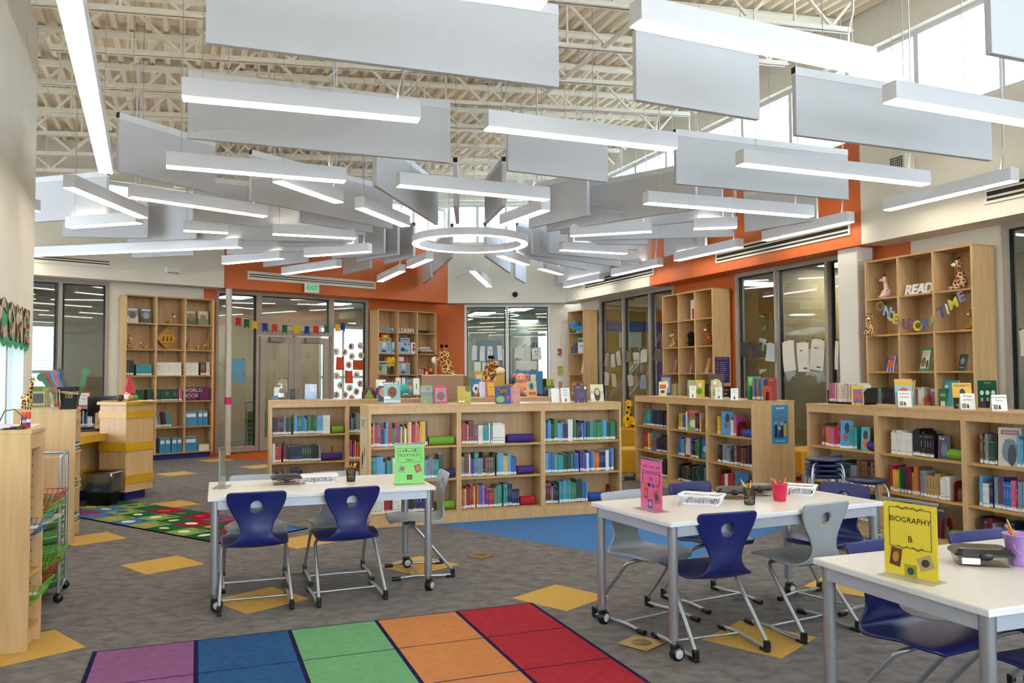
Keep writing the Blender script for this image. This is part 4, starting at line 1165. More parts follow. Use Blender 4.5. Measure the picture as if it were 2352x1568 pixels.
FILL = [('M0', 2, .03, .40, 'bright'), ('M0', 2, .40, .62, 'warm'), ('M0', 1, .03, .80, 'cool'), ('M0', 0, .03, .35, 'reds'), ('M0', 0, .35, .70, 'dark'),
 ('M1', 2, .03, .22, 'warm'), ('M1', 2, .22, .36, 'cool'), ('M1', 2, .36, .54, 'pale'), ('M1', 1, .03, .22, 'mixed'), ('M1', 1, .22, .42, 'dark'), ('M1', 1, .42, .65, 'bright'), ('M1', 0, .03, .20, 'warm'), ('M1', 0, .20, .50, 'bright'), ('M1', 0, .5, .68, 'cool'),
 ('M2', 2, .03, .50, 'cool'), ('M2', 2, .50, .90, 'greens'), ('M2', 1, .03, .45, 'greens'), ('M2', 1, .45, .86, 'bright'), ('M2', 0, .03, .2, 'dark'), ('M2', 0, .2, .54, 'cool'),
 ('N0', 2, .03, .28, 'dark'), ('N0', 2, .28, .74, 'cool'), ('N0', 1, .03, .16, 'reds'), ('N0', 1, .16, .62, 'dark'), ('N0', 0, .03, .4, 'dark'), ('N1', 2, .03, .2, 'cool'), ('N1', 1, .03, .2, 'warm'),
 ('R0', 2, .2, .42, 'tealset'), ('R0', 2, .42, .9, 'dark'), ('R0', 1, .2, .45, 'warm'), ('R0', 1, .55, .9, 'dark'), ('R0', 0, .2, .9, 'dark'),
 ('R1', 2, .2, .48, 'mixed'), ('R1', 2, .62, .76, 'warm'), ('R1', 1, .2, .4, 'cool'), ('R1', 1, .5, .72, 'mixed'), ('R1', 0, .2, .9, 'dark'),
 ('R2', 2, .18, .26, 'bright'), ('R2', 2, .44, .58, 'pale'), ('R2', 1, .18, .9, 'dark'), ('R2', 0, .18, .52, 'reds'),
 ('Q0', 2, .16, .44, 'warm'), ('Q0', 2, .56, .68, 'tealset'), ('Q0', 1, .2, .5, 'cool'), ('Q0', 1, .5, .9, 'dark'), ('Q0', 0, .2, .9, 'mixed'),
 ('Q1', 2, .14, .38, 'whites'), ('Q1', 2, .38, .64, 'dark'), ('Q1', 1, .12, .46, 'mixed'), ('Q1', 1, .46, .78, 'pale'), ('Q1', 0, .12, .3, 'dark'),
 ('Q2', 2, .12, .30, 'dark'), ('Q2', 2, .44, .78, 'cool'), ('Q2', 1, .10, .24, 'bright'), ('Q2', 1, .24, .78, 'mixed'), ('Q2', 0, .1, .55, 'dark')]
last = {}
for (k, lv, x0, x1, pal) in FILL:
    key = (k, lv)
    st = last.get(key, 1); n0 = len(POOL)
    wr = (.011, .022) if pal in ('cool', 'greens', 'bright', 'mixed', 'warm') and k[0] != 'R' else (.018, .034)
    row_books(UMx(k), x0, x1, SH[lv], pal, LV[lv] + ' of the ' + UN_[k], wr=wr, hr=(.185, .22) if pal in ('whites', 'tealset', 'greens') else (.18, .25), start=st)
    last[key] = st + len(POOL) - n0
# foam rolls that fill the shelf ends
def foam(k, lv, x0, x1, col, nm):
    M_ = UMx(k); c = M_ @ Vector(((x0 + x1) / 2, .08, SH[lv] + .046)); t = thing('foam_roll', nm + ' foam cylinder lying on the ' + LV[lv] + ' of the ' + UN_[k], 'foam roll', c, UNITS[k].rotation_euler[2], 'foam cylinders filling the shelf ends')
    L = x1 - x0; R_ = Matrix.Rotation(PI / 2, 4, 'Y')
    MB().lathe([(.018, -L / 2), (.043, -L / 2), (.045, -L / 2 + .004), (.045, L / 2 - .004), (.043, L / 2), (.018, L / 2), (.018, -L / 2)], mat('foam_' + nm, col, .8), 22, R_).build('foam', t)
for a in (('M0', 2, .63, .9, '#6f9a2c', 'lime'), ('M0', 1, .81, .9, '#3a2470', 'purple'), ('M0', 0, .71, .9, '#6f9a2c', 'lime'), ('M1', 2, .55, .85, '#3a2470', 'purple'), ('M1', 1, .66, .85, '#3a2470', 'purple'), ('M1', 0, .69, .86, '#b01424', 'red'), ('M2', 0, .56, .8, '#174a9c', 'blue'),
          ('N0', 2, .75, .9, '#6f9a2c', 'lime'), ('N0', 1, .63, .88, '#3a2470', 'purple'), ('R2', 2, .68, .9, '#174a9c', 'blue'), ('Q0', 2, .78, .9, '#3a2470', 'purple'), ('Q1', 2, .74, .91, '#6f9a2c', 'lime'), ('Q1', 0, .74, .9, '#6f9a2c', 'lime')): foam(*a)
# bookends
def bookend_mesh(m):
    mb = MB(); w, h = .13, .17; out = [(0, 0), (w, 0), (w, h - .04), (w - .012, h - .012), (w - .04, h), (.04, h), (.012, h - .012), (0, h - .04)]
    hole = [(w * .28, .0), (w * .28, h * .45)] + [(w / 2 + w * .22 * math.cos(a), h * .45 + w * .22 * math.sin(a)) for a in (PI * .8, PI * .6, PI * .4, PI * .2)] + [(w * .72, h * .45), (w * .72, .0)]
    # strip the plate into quads between outer profile and hole
    o_ = [(0, 0), (0, h * .5), (.012, h - .012), (.04, h), (w / 2 - .015, h), (w / 2 + .015, h), (w - .04, h), (w - .012, h - .012), (w, h * .5), (w, 0)]
    i_ = [hole[0], (w * .28, h * .3), hole[1], hole[2], hole[3], hole[4], hole[5], hole[6], (w * .72, h * .3), hole[7]]
    for s in (0, .0025):
        vs = [(s, a, b) for (a, b) in o_] + [(s, a, b) for (a, b) in i_]
        n = len(o_); mb.add(vs, [(k, k + 1, n + k + 1, n + k) for k in range(n - 1)], m)
    for ring in (o_, i_):
        for k in range(len(ring) - 1):
            (a, b), (c, d) = ring[k], ring[k + 1]; mb.add([(0, a, b), (.0025, a, b), (.0025, c, d), (0, c, d)], [(0, 1, 2, 3)], m)
    mb.box(-.1, 0, 0, w, 0, .002, m)
    return mb.mesh('bookend')
be_me = {c: bookend_mesh(mat('bookend_' + c, h, .4)) for c, h in (('red', '#7a0f18'), ('yellow', '#c89018'), ('orange', '#c2461c'), ('green', '#1f7a2c'))}
def bookend(M_, x, z, col, where, y=.04):
    c = M_ @ Vector((x, y, z)); o = obj('bookend', be_me[col], None, c, M_.to_euler()[2]); tag(o, col + ' metal bookend with arched hole on ' + where, 'bookend', 'metal bookends')
for (k, lv, x, col) in (('R1', 2, .77, 'yellow'), ('R2', 2, .59, 'red'), ('Q0', 2, .70, 'red'), ('Q1', 2, .67, 'red'), ('Q1', 1, .80, 'red'), ('Q1', 0, .66, 'red'), ('Q2', 2, .80, 'red'), ('N0', 1, .76, 'red'), ('M2', 0, .82, 'red'), ('R2', 0, .72, 'red')):
    bookend(UMx(k), x, SH[lv], col, LV[lv] + ' of ' + UN_[k])

# ------------------------------------------------------------------ face-out books, cards, stands
rf = random.Random(21)
wirew = mat('white_wire', '#dedede', .4); wireb = mat('black_wire', '#202022', .4)
ARTC = {}
def artmat(h): 
    if h not in ARTC: ARTC[h] = mat('print_' + h.lstrip('#'), h, .4)
    return ARTC[h]
def blob(mb, cx, cz, a, b, m, y, n=12, wob=.12):
    mb.add([(cx + a * math.cos(2 * PI * k / n) * rf.uniform(1 - wob, 1), y, cz + b * math.sin(2 * PI * k / n) * rf.uniform(1 - wob, 1)) for k in range(n)], [tuple(range(n))], m)
def cover_art(par, w, h, y, art, nm='cover_print'):
    """art: list of ('bar',x0,x1,z0,z1,col) ('dot',cx,cz,a,b,col) in 0..1 cover space, ('text',str,cx,cz,size,col)"""
    yy = y
    for a in art:
        yy -= .0006
        if a[0] == 'bar':
            MB().box((a[1] - .5) * w, (a[2] - .5) * w, yy, y, a[3] * h, a[4] * h, artmat(a[5])).build(nm, par)
        elif a[0] == 'dot':
            mb = MB(); blob(mb, (a[1] - .5) * w, a[2] * h, a[3] * w, a[4] * h, artmat(a[5]), yy); mb.build(nm, par)
        else:
            upright('lettering', text_mesh(a[1], a[4], 0, artmat(a[5])), par, (a[2] - .5) * w, yy - .0006, a[3] * h)
def face_book(P, ang, w, h, d, col, art, label, tilt=.18, stand=None, cat='book', name='display_book', group='books displayed face out'):
    t = thing(name, label, cat, P, ang, group)
    t.rotation_euler = (-tilt, 0, ang)
    m = artmat(col)
    MB().box(-w / 2, w / 2, 0, .003, 0, h, m).build('front_cover', t)
    MB().box(-w / 2 + .003, w / 2 - .003, .003, d - .003, .003, h - .003, pagem).build('page_block', t)
    MB().box(-w / 2, w / 2, d - .003, d, 0, h, m).build('back_cover', t); MB().box(-w / 2, -w / 2 + .003, .003, d - .003, 0, h, m).build('spine', t)
    cover_art(t, w, h, 0, art)
    if stand:
        sm = wirew if stand == 'white' else wireb
        for x in (-w * .25, w * .25):
            MB().tube([(x, -.018, .03), (x, -.018, 0), (x, d + .002, .0), (x, d + .01, h * .55), (x, d + .07, .012)], .002, sm, 5).build('stand_wire', t)
    return t
def card(P, ang, w, h, lines, label, col='#e8e6e0', arrow=True, sz=.022):
    t = thing('sign_card', label, 'sign card', P, ang, 'white shelf sign cards'); t.rotation_euler = (-.2, 0, ang)
    MB().box(-w / 2, w / 2, 0, .002, 0, h, artmat(col)).build('card_front', t); 
    MB().add([(-w / 2, .002, h), (w / 2, .002, h), (w / 2, .075, .02), (-w / 2, .075, .02)], [(0, 1, 2, 3)], artmat(col)).build('card_leg', t)
    for i, l in enumerate(lines): upright('lettering', text_mesh(l, sz, 0, inkm), t, 0, -.001, h * .84 - i * sz * 1.25)
    if arrow: MB().add([(-.006, -.001, .045), (.006, -.001, .045), (.006, -.001, .025), (.013, -.001, .025), (0, -.001, .008), (-.013, -.001, .025), (-.006, -.001, .025)], [(0, 1, 2, 6), (3, 4, 5)], inkm).build('arrow', t)
    return t
aF = aM   # displays on the middle row face its front
ZT = UH + .0005
def top(px, py): return at(px, py, ZT)
def pz(px0, px1, p): return (px1 - px0) * p.y / F
G1 = lambda *c: [('bar', 0, 1, 0, .45, c[0]), ('dot', .5, .5, .3, .25, c[1]), ('bar', .1, .9, .82, .94, c[2])]
fb = [ # px centre, base y, px width, px height, colour, art, label, stand
 (884, 921, 30, 42, '#34486e', [('dot', .4, .5, .35, .3, '#c88a6a'), ('bar', 0, 1, .85, 1, '#e6e2da')], 'picture book standing behind the Junebug book on middle shelves', None),
 (901, 925, 38, 45, '#8fb0b4', [('dot', .5, .55, .3, .3, '#6a4028'), ('dot', .46, .5, .06, .04, '#2a1c14'), ('dot', .6, .5, .06, .04, '#2a1c14'), ('bar', 0, 1, 0, .14, '#c6d4da'), ('bar', .02, .4, .2, .33, '#e8e8e4'), ('text', 'Junebug', .5, .9, .034, '#e8d9a0')], 'Junebug book with a face on the cover, left of middle shelves', 'white'),
 (984, 926, 34, 42, '#7f9464', [('bar', 0, 1, .42, .62, '#6f8290'), ('bar', 0, 1, .62, .8, '#b08e86'), ('bar', 0, 1, .8, 1, '#6aa088'), ('bar', .38, .6, .76, .8, '#3a2c2a')], 'book with a striped green landscape cover on middle shelves', 'white'),
 (1013, 926, 30, 42, '#c03a52', [('bar', .1, .9, .1, .85, '#8a98a8'), ('dot', .5, .4, .35, .25, '#7a4a42'), ('dot', .5, .76, .35, .1, '#d05a78')], 'pink and red bordered book beside the green landscape book', None),
 (1067, 926, 31, 40, '#b8a040', [('dot', .8, .85, .25, .2, '#5c6a3a'), ('bar', 0, 1, 0, .4, '#a89a3c'), ('bar', .1, .5, .06, .16, '#e4e0d4')], 'yellow landscape book in a black wire stand', 'black'),
 (1157, 927, 36, 41, '#1f3c86', [('dot', .5, .72, .4, .2, '#20120c'), ('dot', .3, .25, .3, .2, '#7fae3c'), ('dot', .8, .35, .12, .12, '#c8402c'), ('text', 'PLANET', .5, .78, .03, '#d8a02c'), ('text', 'EARTH', .5, .66, .03, '#d8a02c')], 'blue Planet Earth book tilted on the middle shelves', None),
 (1183, 926, 24, 37, '#cf8f86', [('bar', .15, .85, .7, .74, '#a86a62'), ('bar', .15, .7, .6, .63, '#a86a62')], 'pink backed book in a black wire stand beside Planet Earth', 'black'),
 (1335, 924, 31, 40, '#3c2448', [('bar', .8, .95, .76, .93, '#dcdcd8'), ('dot', .5, .45, .3, .2, '#54325c'), ('bar', .2, .5, .85, .89, '#a89ab0')], 'dark purple book in a white stand at middle shelves', 'white'),
 (1373, 922, 31, 40, '#d9cdb0', [('bar', 0, 1, .45, .62, '#9ac0c4'), ('dot', .5, .42, .27, .4, '#2c2420'), ('dot', .5, .55, .18, .2, '#d8b070'), ('bar', 0, .25, .2, .42, '#f0ece4')], 'cream book with a dark haired girl at the right end', 'white')]
for (px, py, w, h, col, art, lab, stand) in fb:
    p = top(px, py); face_book(p, aF - .1, w * p.y / F, h * p.y / F, .02, col, art, lab, stand=stand)
p = top(1277, 924); card(p, aF - .05, 20 * p.y / F, 33 * p.y / F, [], 'blank white card left of the Magic Tree House sign', arrow=False)
p = top(1300, 924); card(p, aF - .05, 22 * p.y / F, 34 * p.y / F, ['Magic', 'Tree', 'House'], 'white Magic Tree House sign card with down arrow')
# poster on the end of the left unit
M0 = UMx('M0'); t = thing('end_poster', 'cream poster with VRC letters on the end of the left low shelf', 'poster', M0 @ Vector((-.001, .3, 0)), aM - PI / 2)
MB().box(-.2, .2, -.003, 0, .42, 1.1, artmat('#cdbb90')).build('sheet', t)
upright('lettering', text_mesh('VRC', .13, 0, artmat('#4a4440')), t, 0, -.004, 1.02)
for i, c in enumerate(('#8a2a2a', '#2a3a6a', '#c08a2a', '#a83a3a')): MB().box(-.12 + i * .06, -.08 + i * .06, -.0045, -.003, .55 + i * .05, .7 + i * .03, artmat(c)).build('printed_bar', t)
# second row tops
def n_top(px, py): return at(px, py, ZT)
p = n_top(646, 917); t = thing('sanitizer_bottle', 'clear hand sanitizer pump bottle on the rear shelf', 'bottle', p)
MB().lathe([(0, 0), (.035, .002), (.038, .02), (.038, .1), (.03, .125), (.014, .135), (.014, .15)], glass('clear_gel', (.8, .86, .9), .08, .05), 18).build('bottle_body', t); MB().lathe([(.0385, .03), (.0385, .085)], artmat('#dfe4ea'), 18).build('label_band', t)
MB().lathe([(.016, .15), (.016, .165), (.006, .168), (.006, .195), (.012, .196), (.012, .206), (0, .207)], artmat('#e4e4e0'), 12).tube([(0, 0, .2), (-.045, 0, .203), (-.052, 0, .195)], .005, artmat('#e4e4e0'), 6).build('pump', t)
p = n_top(633, 917); t = thing('small_sign', 'small blue and white leaflet holder beside the sanitizer', 'sign', p, aM); MB().box(-.04, .04, -.01, .02, 0, .05, artmat('#5a7c96')).build('holder', t); MB().box(-.02, .05, .0, .004, .04, .16, artmat('#dcd4c4')).build('leaflet', t)
p = n_top(672, 917); t = thing('small_speaker', 'small black upright box on the rear shelf', 'speaker', p, aM); MB().box(-.03, .03, -.03, .03, 0, .13, blackm).build('cabinet', t, bevel=.008); MB().box(-.022, .022, -.0315, -.03, .01, .12, artmat('#26262a')).build('grille', t)
p = n_top(714, 917); t = thing('sign_holder', 'acrylic holder with a pale blue flyer on the rear shelf', 'sign', p, aM); MB().box(-.075, .075, -.002, .002, .0, .2, artmat('#9fb2d8')).build('flyer', t); MB().box(-.078, .078, -.006, -.003, 0, .2, acryl).build('acrylic_front', t); MB().box(-.078, .078, -.03, .04, 0, .004, acryl).build('acrylic_base', t); cover_art(t, .15, .2, -.002, [('bar', .4, 1, .5, .95, '#c9c4d8'), ('dot', .82, .8, .08, .03, '#b0283a')])
p = n_top(848, 915); t = thing('tent_card', 'brown and green tent shaped WILD sign on the rear shelf', 'sign card', p, aM); MB().add([(-.1, 0, 0), (.1, 0, 0), (.06, 0, .13), (0, 0, .17), (-.06, 0, .13)], [(0, 1, 2, 3, 4)], artmat('#5a2c20')).build('card_front', t); MB().add([(-.07, -.001, 0), (.07, -.001, 0), (0, -.001, .13)], [(0, 1, 2)], artmat('#6a8a2c')).build('printed_tree', t); MB().box(-.1, .1, .0, .002, 0, .1, artmat('#5a2c20')).build('card_back', t); upright('lettering', text_mesh('WILD', .05, 0, artmat('#c8642c')), t, 0, -.002, .03)
p = n_top(926, 908); t = thing('plush_toy', 'round teal speckled plush toy on the rear shelf', 'plush toy', p, aM)
MB().ball((0, 0, .09), (.1, .08, .085), spots('teal_spots', '#4aa8ac', '#16606a', 40, .25, False)).build('body', t); MB().ball((-.07, -.02, .06), (.05, .05, .055), artmat('#4cb0b0')).build('head', t); MB().ball((.02, -.06, .02), (.05, .03, .02), artmat('#7cc4c4')).build('foot', t)
for (px, py, w, h, col, art, lab, st) in ((875, 905, 22, 34, '#e2dcc8', G1('#2a2a30', '#b8b090', '#e4e0d0'), 'black and cream book standing at left of rear displays', None), (893, 912, 26, 36, '#4a6a9c', G1('#c8c0b0', '#a84a3a', '#dcdcd8'), 'blue cartoon cover book at the left rear display', None), (905, 902, 24, 26, '#6a8a4c', G1('#4c6a3a', '#8aa86a', '#e0dcd0'), 'green cover book low among the rear displays', None), (920, 900, 22, 33, '#d8d4c8', G1('#caa', '#444', '#6a3a8a') if 0 else [('bar', .55, .65, 0, 1, '#4a2a6a')], 'white book with a purple stripe among the rear displays', None),
    (942, 906, 20, 38, '#2c6a9a', [('bar', .12, .88, .1, .9, '#6a8a6c'), ('dot', .5, .7, .3, .12, '#a83a3a'), ('dot', .5, .4, .3, .15, '#b89a4c')], 'blue bordered book beside the teal plush', None), (957, 906, 14, 38, '#dcdcd8', [('dot', .5, .5, .1, .2, '#4a8a5a')], 'white book beside the blue bordered book', None),
    (1095, 907, 24, 37, '#2f7ab4', [('dot', .5, .4, .4, .35, '#dfe6ea'), ('dot', .45, .4, .14, .12, '#3a3a44')], 'blue book with a cyclist cover on the rear shelf', 'white'), (1110, 912, 16, 36, '#cfd2e0', [], 'pale grey backed book in a white wire stand', 'white'), (1128, 912, 22, 38, '#c0562c', [('bar', .15, .9, .1, .9, '#c8a83c'), ('bar', .3, .8, .6, .63, '#7a5a2a')], 'orange bordered yellow book on the rear shelf', 'white'),
    (1175, 903, 30, 22, '#c8983c', [('dot', .3, .5, .12, .4, '#8a5a2c'), ('dot', .7, .5, .12, .4, '#dcd0b0')], 'yellow animal cover book behind Planet Earth', None), (1222, 911, 24, 36, '#d0a85c', [('dot', .5, .7, .38, .28, '#5ca8b0'), ('dot', .5, .68, .16, .22, '#2c3448'), ('bar', .2, .9, .12, .32, '#b8402c')], 'tan book with a blue circle on the rear shelf', None), (1230, 903, 20, 44, '#c8a88a', [('dot', .6, .6, .3, .2, '#d8c03c')], 'brown cover book behind the tan book', None), (1265, 892, 18, 22, '#a8a42c', [('bar', 0, 1, 0, .35, '#4a8a2c'), ('dot', .7, .5, .15, .1, '#b8302c')], 'yellow green framed picture at right of the rear displays', 'black')):
    p = n_top(px, py); face_book(p, aM - .1, w * p.y / F, h * p.y / F, .018, col, art, lab, stand=st)
p = n_top(1015, 918); t = thing('display_board', 'brown folding display board standing behind the middle shelves', 'board', p + Vector((0, .12, 0)), aM); wbd = 100 * p.y / F; hbd = 58 * p.y / F
MB().box(-wbd / 2, wbd / 2, 0, .012, 0, hbd, artmat('#8a6438')).build('panel', t); MB().box(-wbd / 2, wbd / 2, -.004, .016, hbd - .012, hbd, artmat('#cdb384')).build('top_edge', t); MB().add([(wbd / 2, .006, 0), (wbd / 2, .006, hbd * .95), (wbd / 2 + .14, .25, hbd * .95), (wbd / 2 + .14, .25, 0)], [(0, 1, 2, 3)], artmat('#8a6438')).build('side_wing', t)
for (px0, px1, y0, y1, col, lab) in ((1087, 1160, 860, 905, '#c89a2c', 'yellow display board behind the tall giraffe neck'), (1182, 1250, 860, 905, '#2f6f9c', 'blue display board behind the pig plush')):
    p = n_top((px0 + px1) / 2, 905) + Vector((0, .3, 0)); w_, h_ = (px1 - px0) * p.y / F, (912 - y0) * p.y / F; t = thing('display_board', lab, 'board', p, aM); MB().box(-w_ / 2, w_ / 2, 0, .012, 0, h_, artmat(col)).build('panel', t); MB().box(-w_ / 2, w_ / 2, .012, .06, 0, .02, artmat(col)).build('foot', t)
    for k in range(3): MB().box(-w_ / 2 + .03 + k * .12, -w_ / 2 + .12 + k * .12, -.002, 0, h_ * .35, h_ * .85, artmat(('#d8c8b8', '#c86a7a', '#d8d0b0')[k])).build('pinned_card', t)
# history row tops
FR = lambda px, py: at(px, py, ZT)
aRf = aR
for (px, py, w, h, col, art, lab, st) in ((1529, 907, 24, 46, '#2c3a7a', [('bar', .1, .9, .12, .9, '#8a8274'), ('dot', .5, .5, .25, .25, '#dcd4c0')], 'navy bordered book at the far end of history shelf', None), (1522, 909, 18, 33, '#d8cdb4', [('bar', .1, .9, .5, .8, '#b8602c'), ('dot', .5, .3, .3, .12, '#2a4a3a')], 'cream dog picture book in front of the navy bordered book', None), (1588, 912, 18, 40, '#8a9a6a', [('dot', .5, .3, .4, .2, '#5a7a2c')], 'green nature book behind the first history sign card', None), (1608, 910, 20, 38, '#c8b42c', [('dot', .5, .7, .2, .15, '#e4e0d8'), ('dot', .4, .3, .35, .2, '#4a8a3a')], 'yellow and green book on the history shelf', None), (1645, 913, 34, 55, '#4a3c28', [('dot', .5, .42, .42, .4, '#cfc8b4'), ('dot', .4, .2, .25, .16, '#8a8a3a')], 'large dark arch cover book on the history shelf', None), (1642, 914, 18, 42, '#b8b48c', [('dot', .5, .3, .3, .2, '#7a9a4c'), ('dot', .5, .85, .25, .12, '#e8dcd4')], 'small pale book in front of the arch cover book', None)):
    p = FR(px, py); face_book(p, aR + .9, w * p.y / F, h * p.y / F, .02, col, art, lab, stand=st)
for (px, py, ln, lab) in ((1591, 913, ['Word', 'Smith'], 'first white sign card on the history shelf'), (1651, 917, ['Dork', 'Diaries'], 'white Dork Diaries sign card with arrow'), (1687, 919, ['Harry', 'Potter'], 'white Harry Potter sign card with arrow')):
    p = FR(px, py); card(p, aR + .95, .085, 28 * p.y / F, ln, lab, sz=.018)
p = FR(1733, 918); face_book(p, aR + .95, 30 * p.y / F, 54 * p.y / F, .025, '#2c8a6a', [('bar', .1, .4, .6, .95, '#8ac04c'), ('bar', .1, .35, .1, .4, '#4aa85c'), ('bar', .35, .9, .62, .7, '#1a3a2a')], 'green workbook beside the row of thin books on history shelf', tilt=0)
R2M = UMx('R2')
row_books(R2M @ Matrix.Translation((0, .33, ZT)) @ Matrix.Rotation(0, 4, 'Z'), .62, .86, 0, 'mixed', 'top of the history shelf', hr=(.22, .26), wr=(.008, .016), y0=-.1)
c = R2M @ Vector((.88, .3, ZT)); face_book(Vector(c), aR + .95, .13, .26, .03, '#8a1c24', [('text', 'science', 0.5, .9, .02, '#d8b050')], 'red book behind the orange bookend on history shelf', tilt=0)
bookend(R2M, .915, ZT, 'orange', 'top of the history shelf near its end', .16); bookend(R2M, .60, ZT, 'green', 'top of the history shelf left of books', .2)
t = thing('end_poster', 'blue History and Geography poster on the end of the history shelf', 'poster', R2M @ Vector((UW + .002, .33, 0)), aR + PI / 2)
PW, PH, PZ = .22, .44, .73
MB().box(-PW / 2 + .04, PW / 2 + .04, -.003, 0, PZ, PZ + PH, artmat('#2f8ac0')).build('sheet', t)
for (s_, z, sz, c) in (('900-999', .40, .032, '#d8e4ec'), ('HISTORY', .355, .042, '#a8482c'), ('&', .318, .03, '#a8482c'), ('GEOGRAPHY', .283, .038, '#a8482c'), ('Pictures & Places', .03, .018, '#d8e4ec')): upright('lettering', text_mesh(s_, sz, 0, artmat(c), bold=.0006), t, .04, -.004, PZ + z)
for (x, z, wd, hh, c, hc) in ((-.02, .07, .045, .15, '#1c1c22', '#c89a78'), (.06, .07, .045, .14, '#241c22', '#d8b48c'), (.105, .08, .045, .15, '#c8a02c', '#7a5030'), (.03, .06, .05, .1, '#2a4a8a', '#d8b48c')):
    mb = MB(); mb.add([(x - wd / 2, -.0036, PZ + z), (x + wd / 2, -.0036, PZ + z), (x + wd / 3, -.0036, PZ + z + hh), (x - wd / 3, -.0036, PZ + z + hh)], [(0, 1, 2, 3)], artmat(c)); mb.build('printed_figure', t)
    mb = MB(); blob(mb, x, PZ + z + hh + .015, .016, .02, artmat(hc), -.0038, wob=.03); mb.build('printed_head', t)
# right row tops
FQ = lambda px, py: at(px, py, ZT)
Q0M, Q1M, Q2M = UMx('Q0'), UMx('Q1'), UMx('Q2')
bn = thing('book_bin', 'black desktop book rack full of thin books on right shelf', 'book rack', Q0M @ Vector((.28, .26, ZT)), aQ)
MB().box(-.17, .28, -.08, .12, 0, .02, blackm).build('rack_base', bn); MB().box(-.18, -.17, -.08, .12, 0, .14, blackm).build('rack_end', bn, bevel=.004)
mb = MB(); mb.add([(.27, -.08, 0), (.27, .12, 0), (.27, .12, .16), (.27, .02, .16), (.27, -.06, .1), (.28, -.08, 0), (.28, .12, 0), (.28, .12, .16), (.28, .02, .16), (.28, -.06, .1)], [(0, 1, 2, 3, 4), (9, 8, 7, 6, 5), (0, 5, 6, 1), (1, 6, 7, 2), (2, 7, 8, 3), (3, 8, 9, 4), (4, 9, 5, 0)], blackm); mb.build('rack_end', bn)
row_books(Q0M @ Matrix.Translation((.28, .22, ZT + .02)), -.165, .25, 0, 'rainbow' if 0 else 'pale', 'the black book rack', hr=(.17, .19), wr=(.006, .011), y0=-.03)
for (px, py, w, h, col, art, lab, st, tl) in ((1971, 930, 24, 46, '#b8a03c', [('bar', .15, .9, .1, .8, '#7a4a7a'), ('dot', .5, .4, .3, .2, '#b8402c'), ('dot', .4, .25, .2, .1, '#2a5a8a')], 'yellow edged storybook beside the black rack', 'black', .2), (2078, 933, 34, 64, '#8ab0b4', [('bar', 0, 1, .75, 1, '#c89a3c'), ('dot', .5, .45, .35, .25, '#b8602c')], 'small book behind the Lemony Snicket sign card', None, .2), (2213, 938, 36, 60, '#d8a83c', [('bar', 0, 1, 0, .42, '#1c1a1c'), ('dot', .5, .62, .16, .16, '#1c1a1c'), ('text', 'PROPERTY', .5, .88, .026, '#2a2420'), ('text', 'REBEL', .55, .34, .028, '#e0dcd0'), ('text', 'LIBRARIAN', .5, .14, .024, '#e0dcd0')], 'yellow and black Rebel Librarian book on right shelf', None, .2)):
    p = FQ(px, py); face_book(p, aQ + .95, w * p.y / F * 1.1, h * p.y / F, .02, col, art, lab, stand=st, tilt=tl)
for (px, py, ln, lab) in ((2079, 934, ['Lemony', 'Snicket'], 'white Lemony Snicket sign card with arrow'), (2224, 940, ['Wings', 'of Fire'], 'white Wings of Fire sign card with arrow'), (2297, 943, ['Goosebumps', 'Series'], 'white Goosebumps Series sign card with arrow')):
    p = FQ(px, py); c_ = card(p, aQ + .95, .11, 37 * p.y / F, ln, lab, sz=.026 if len(ln[0]) < 8 else .02); MB().box(-.045, -.012, -.0012, 0, .01, .05, artmat('#8a7a5a')).build('printed_picture', c_)
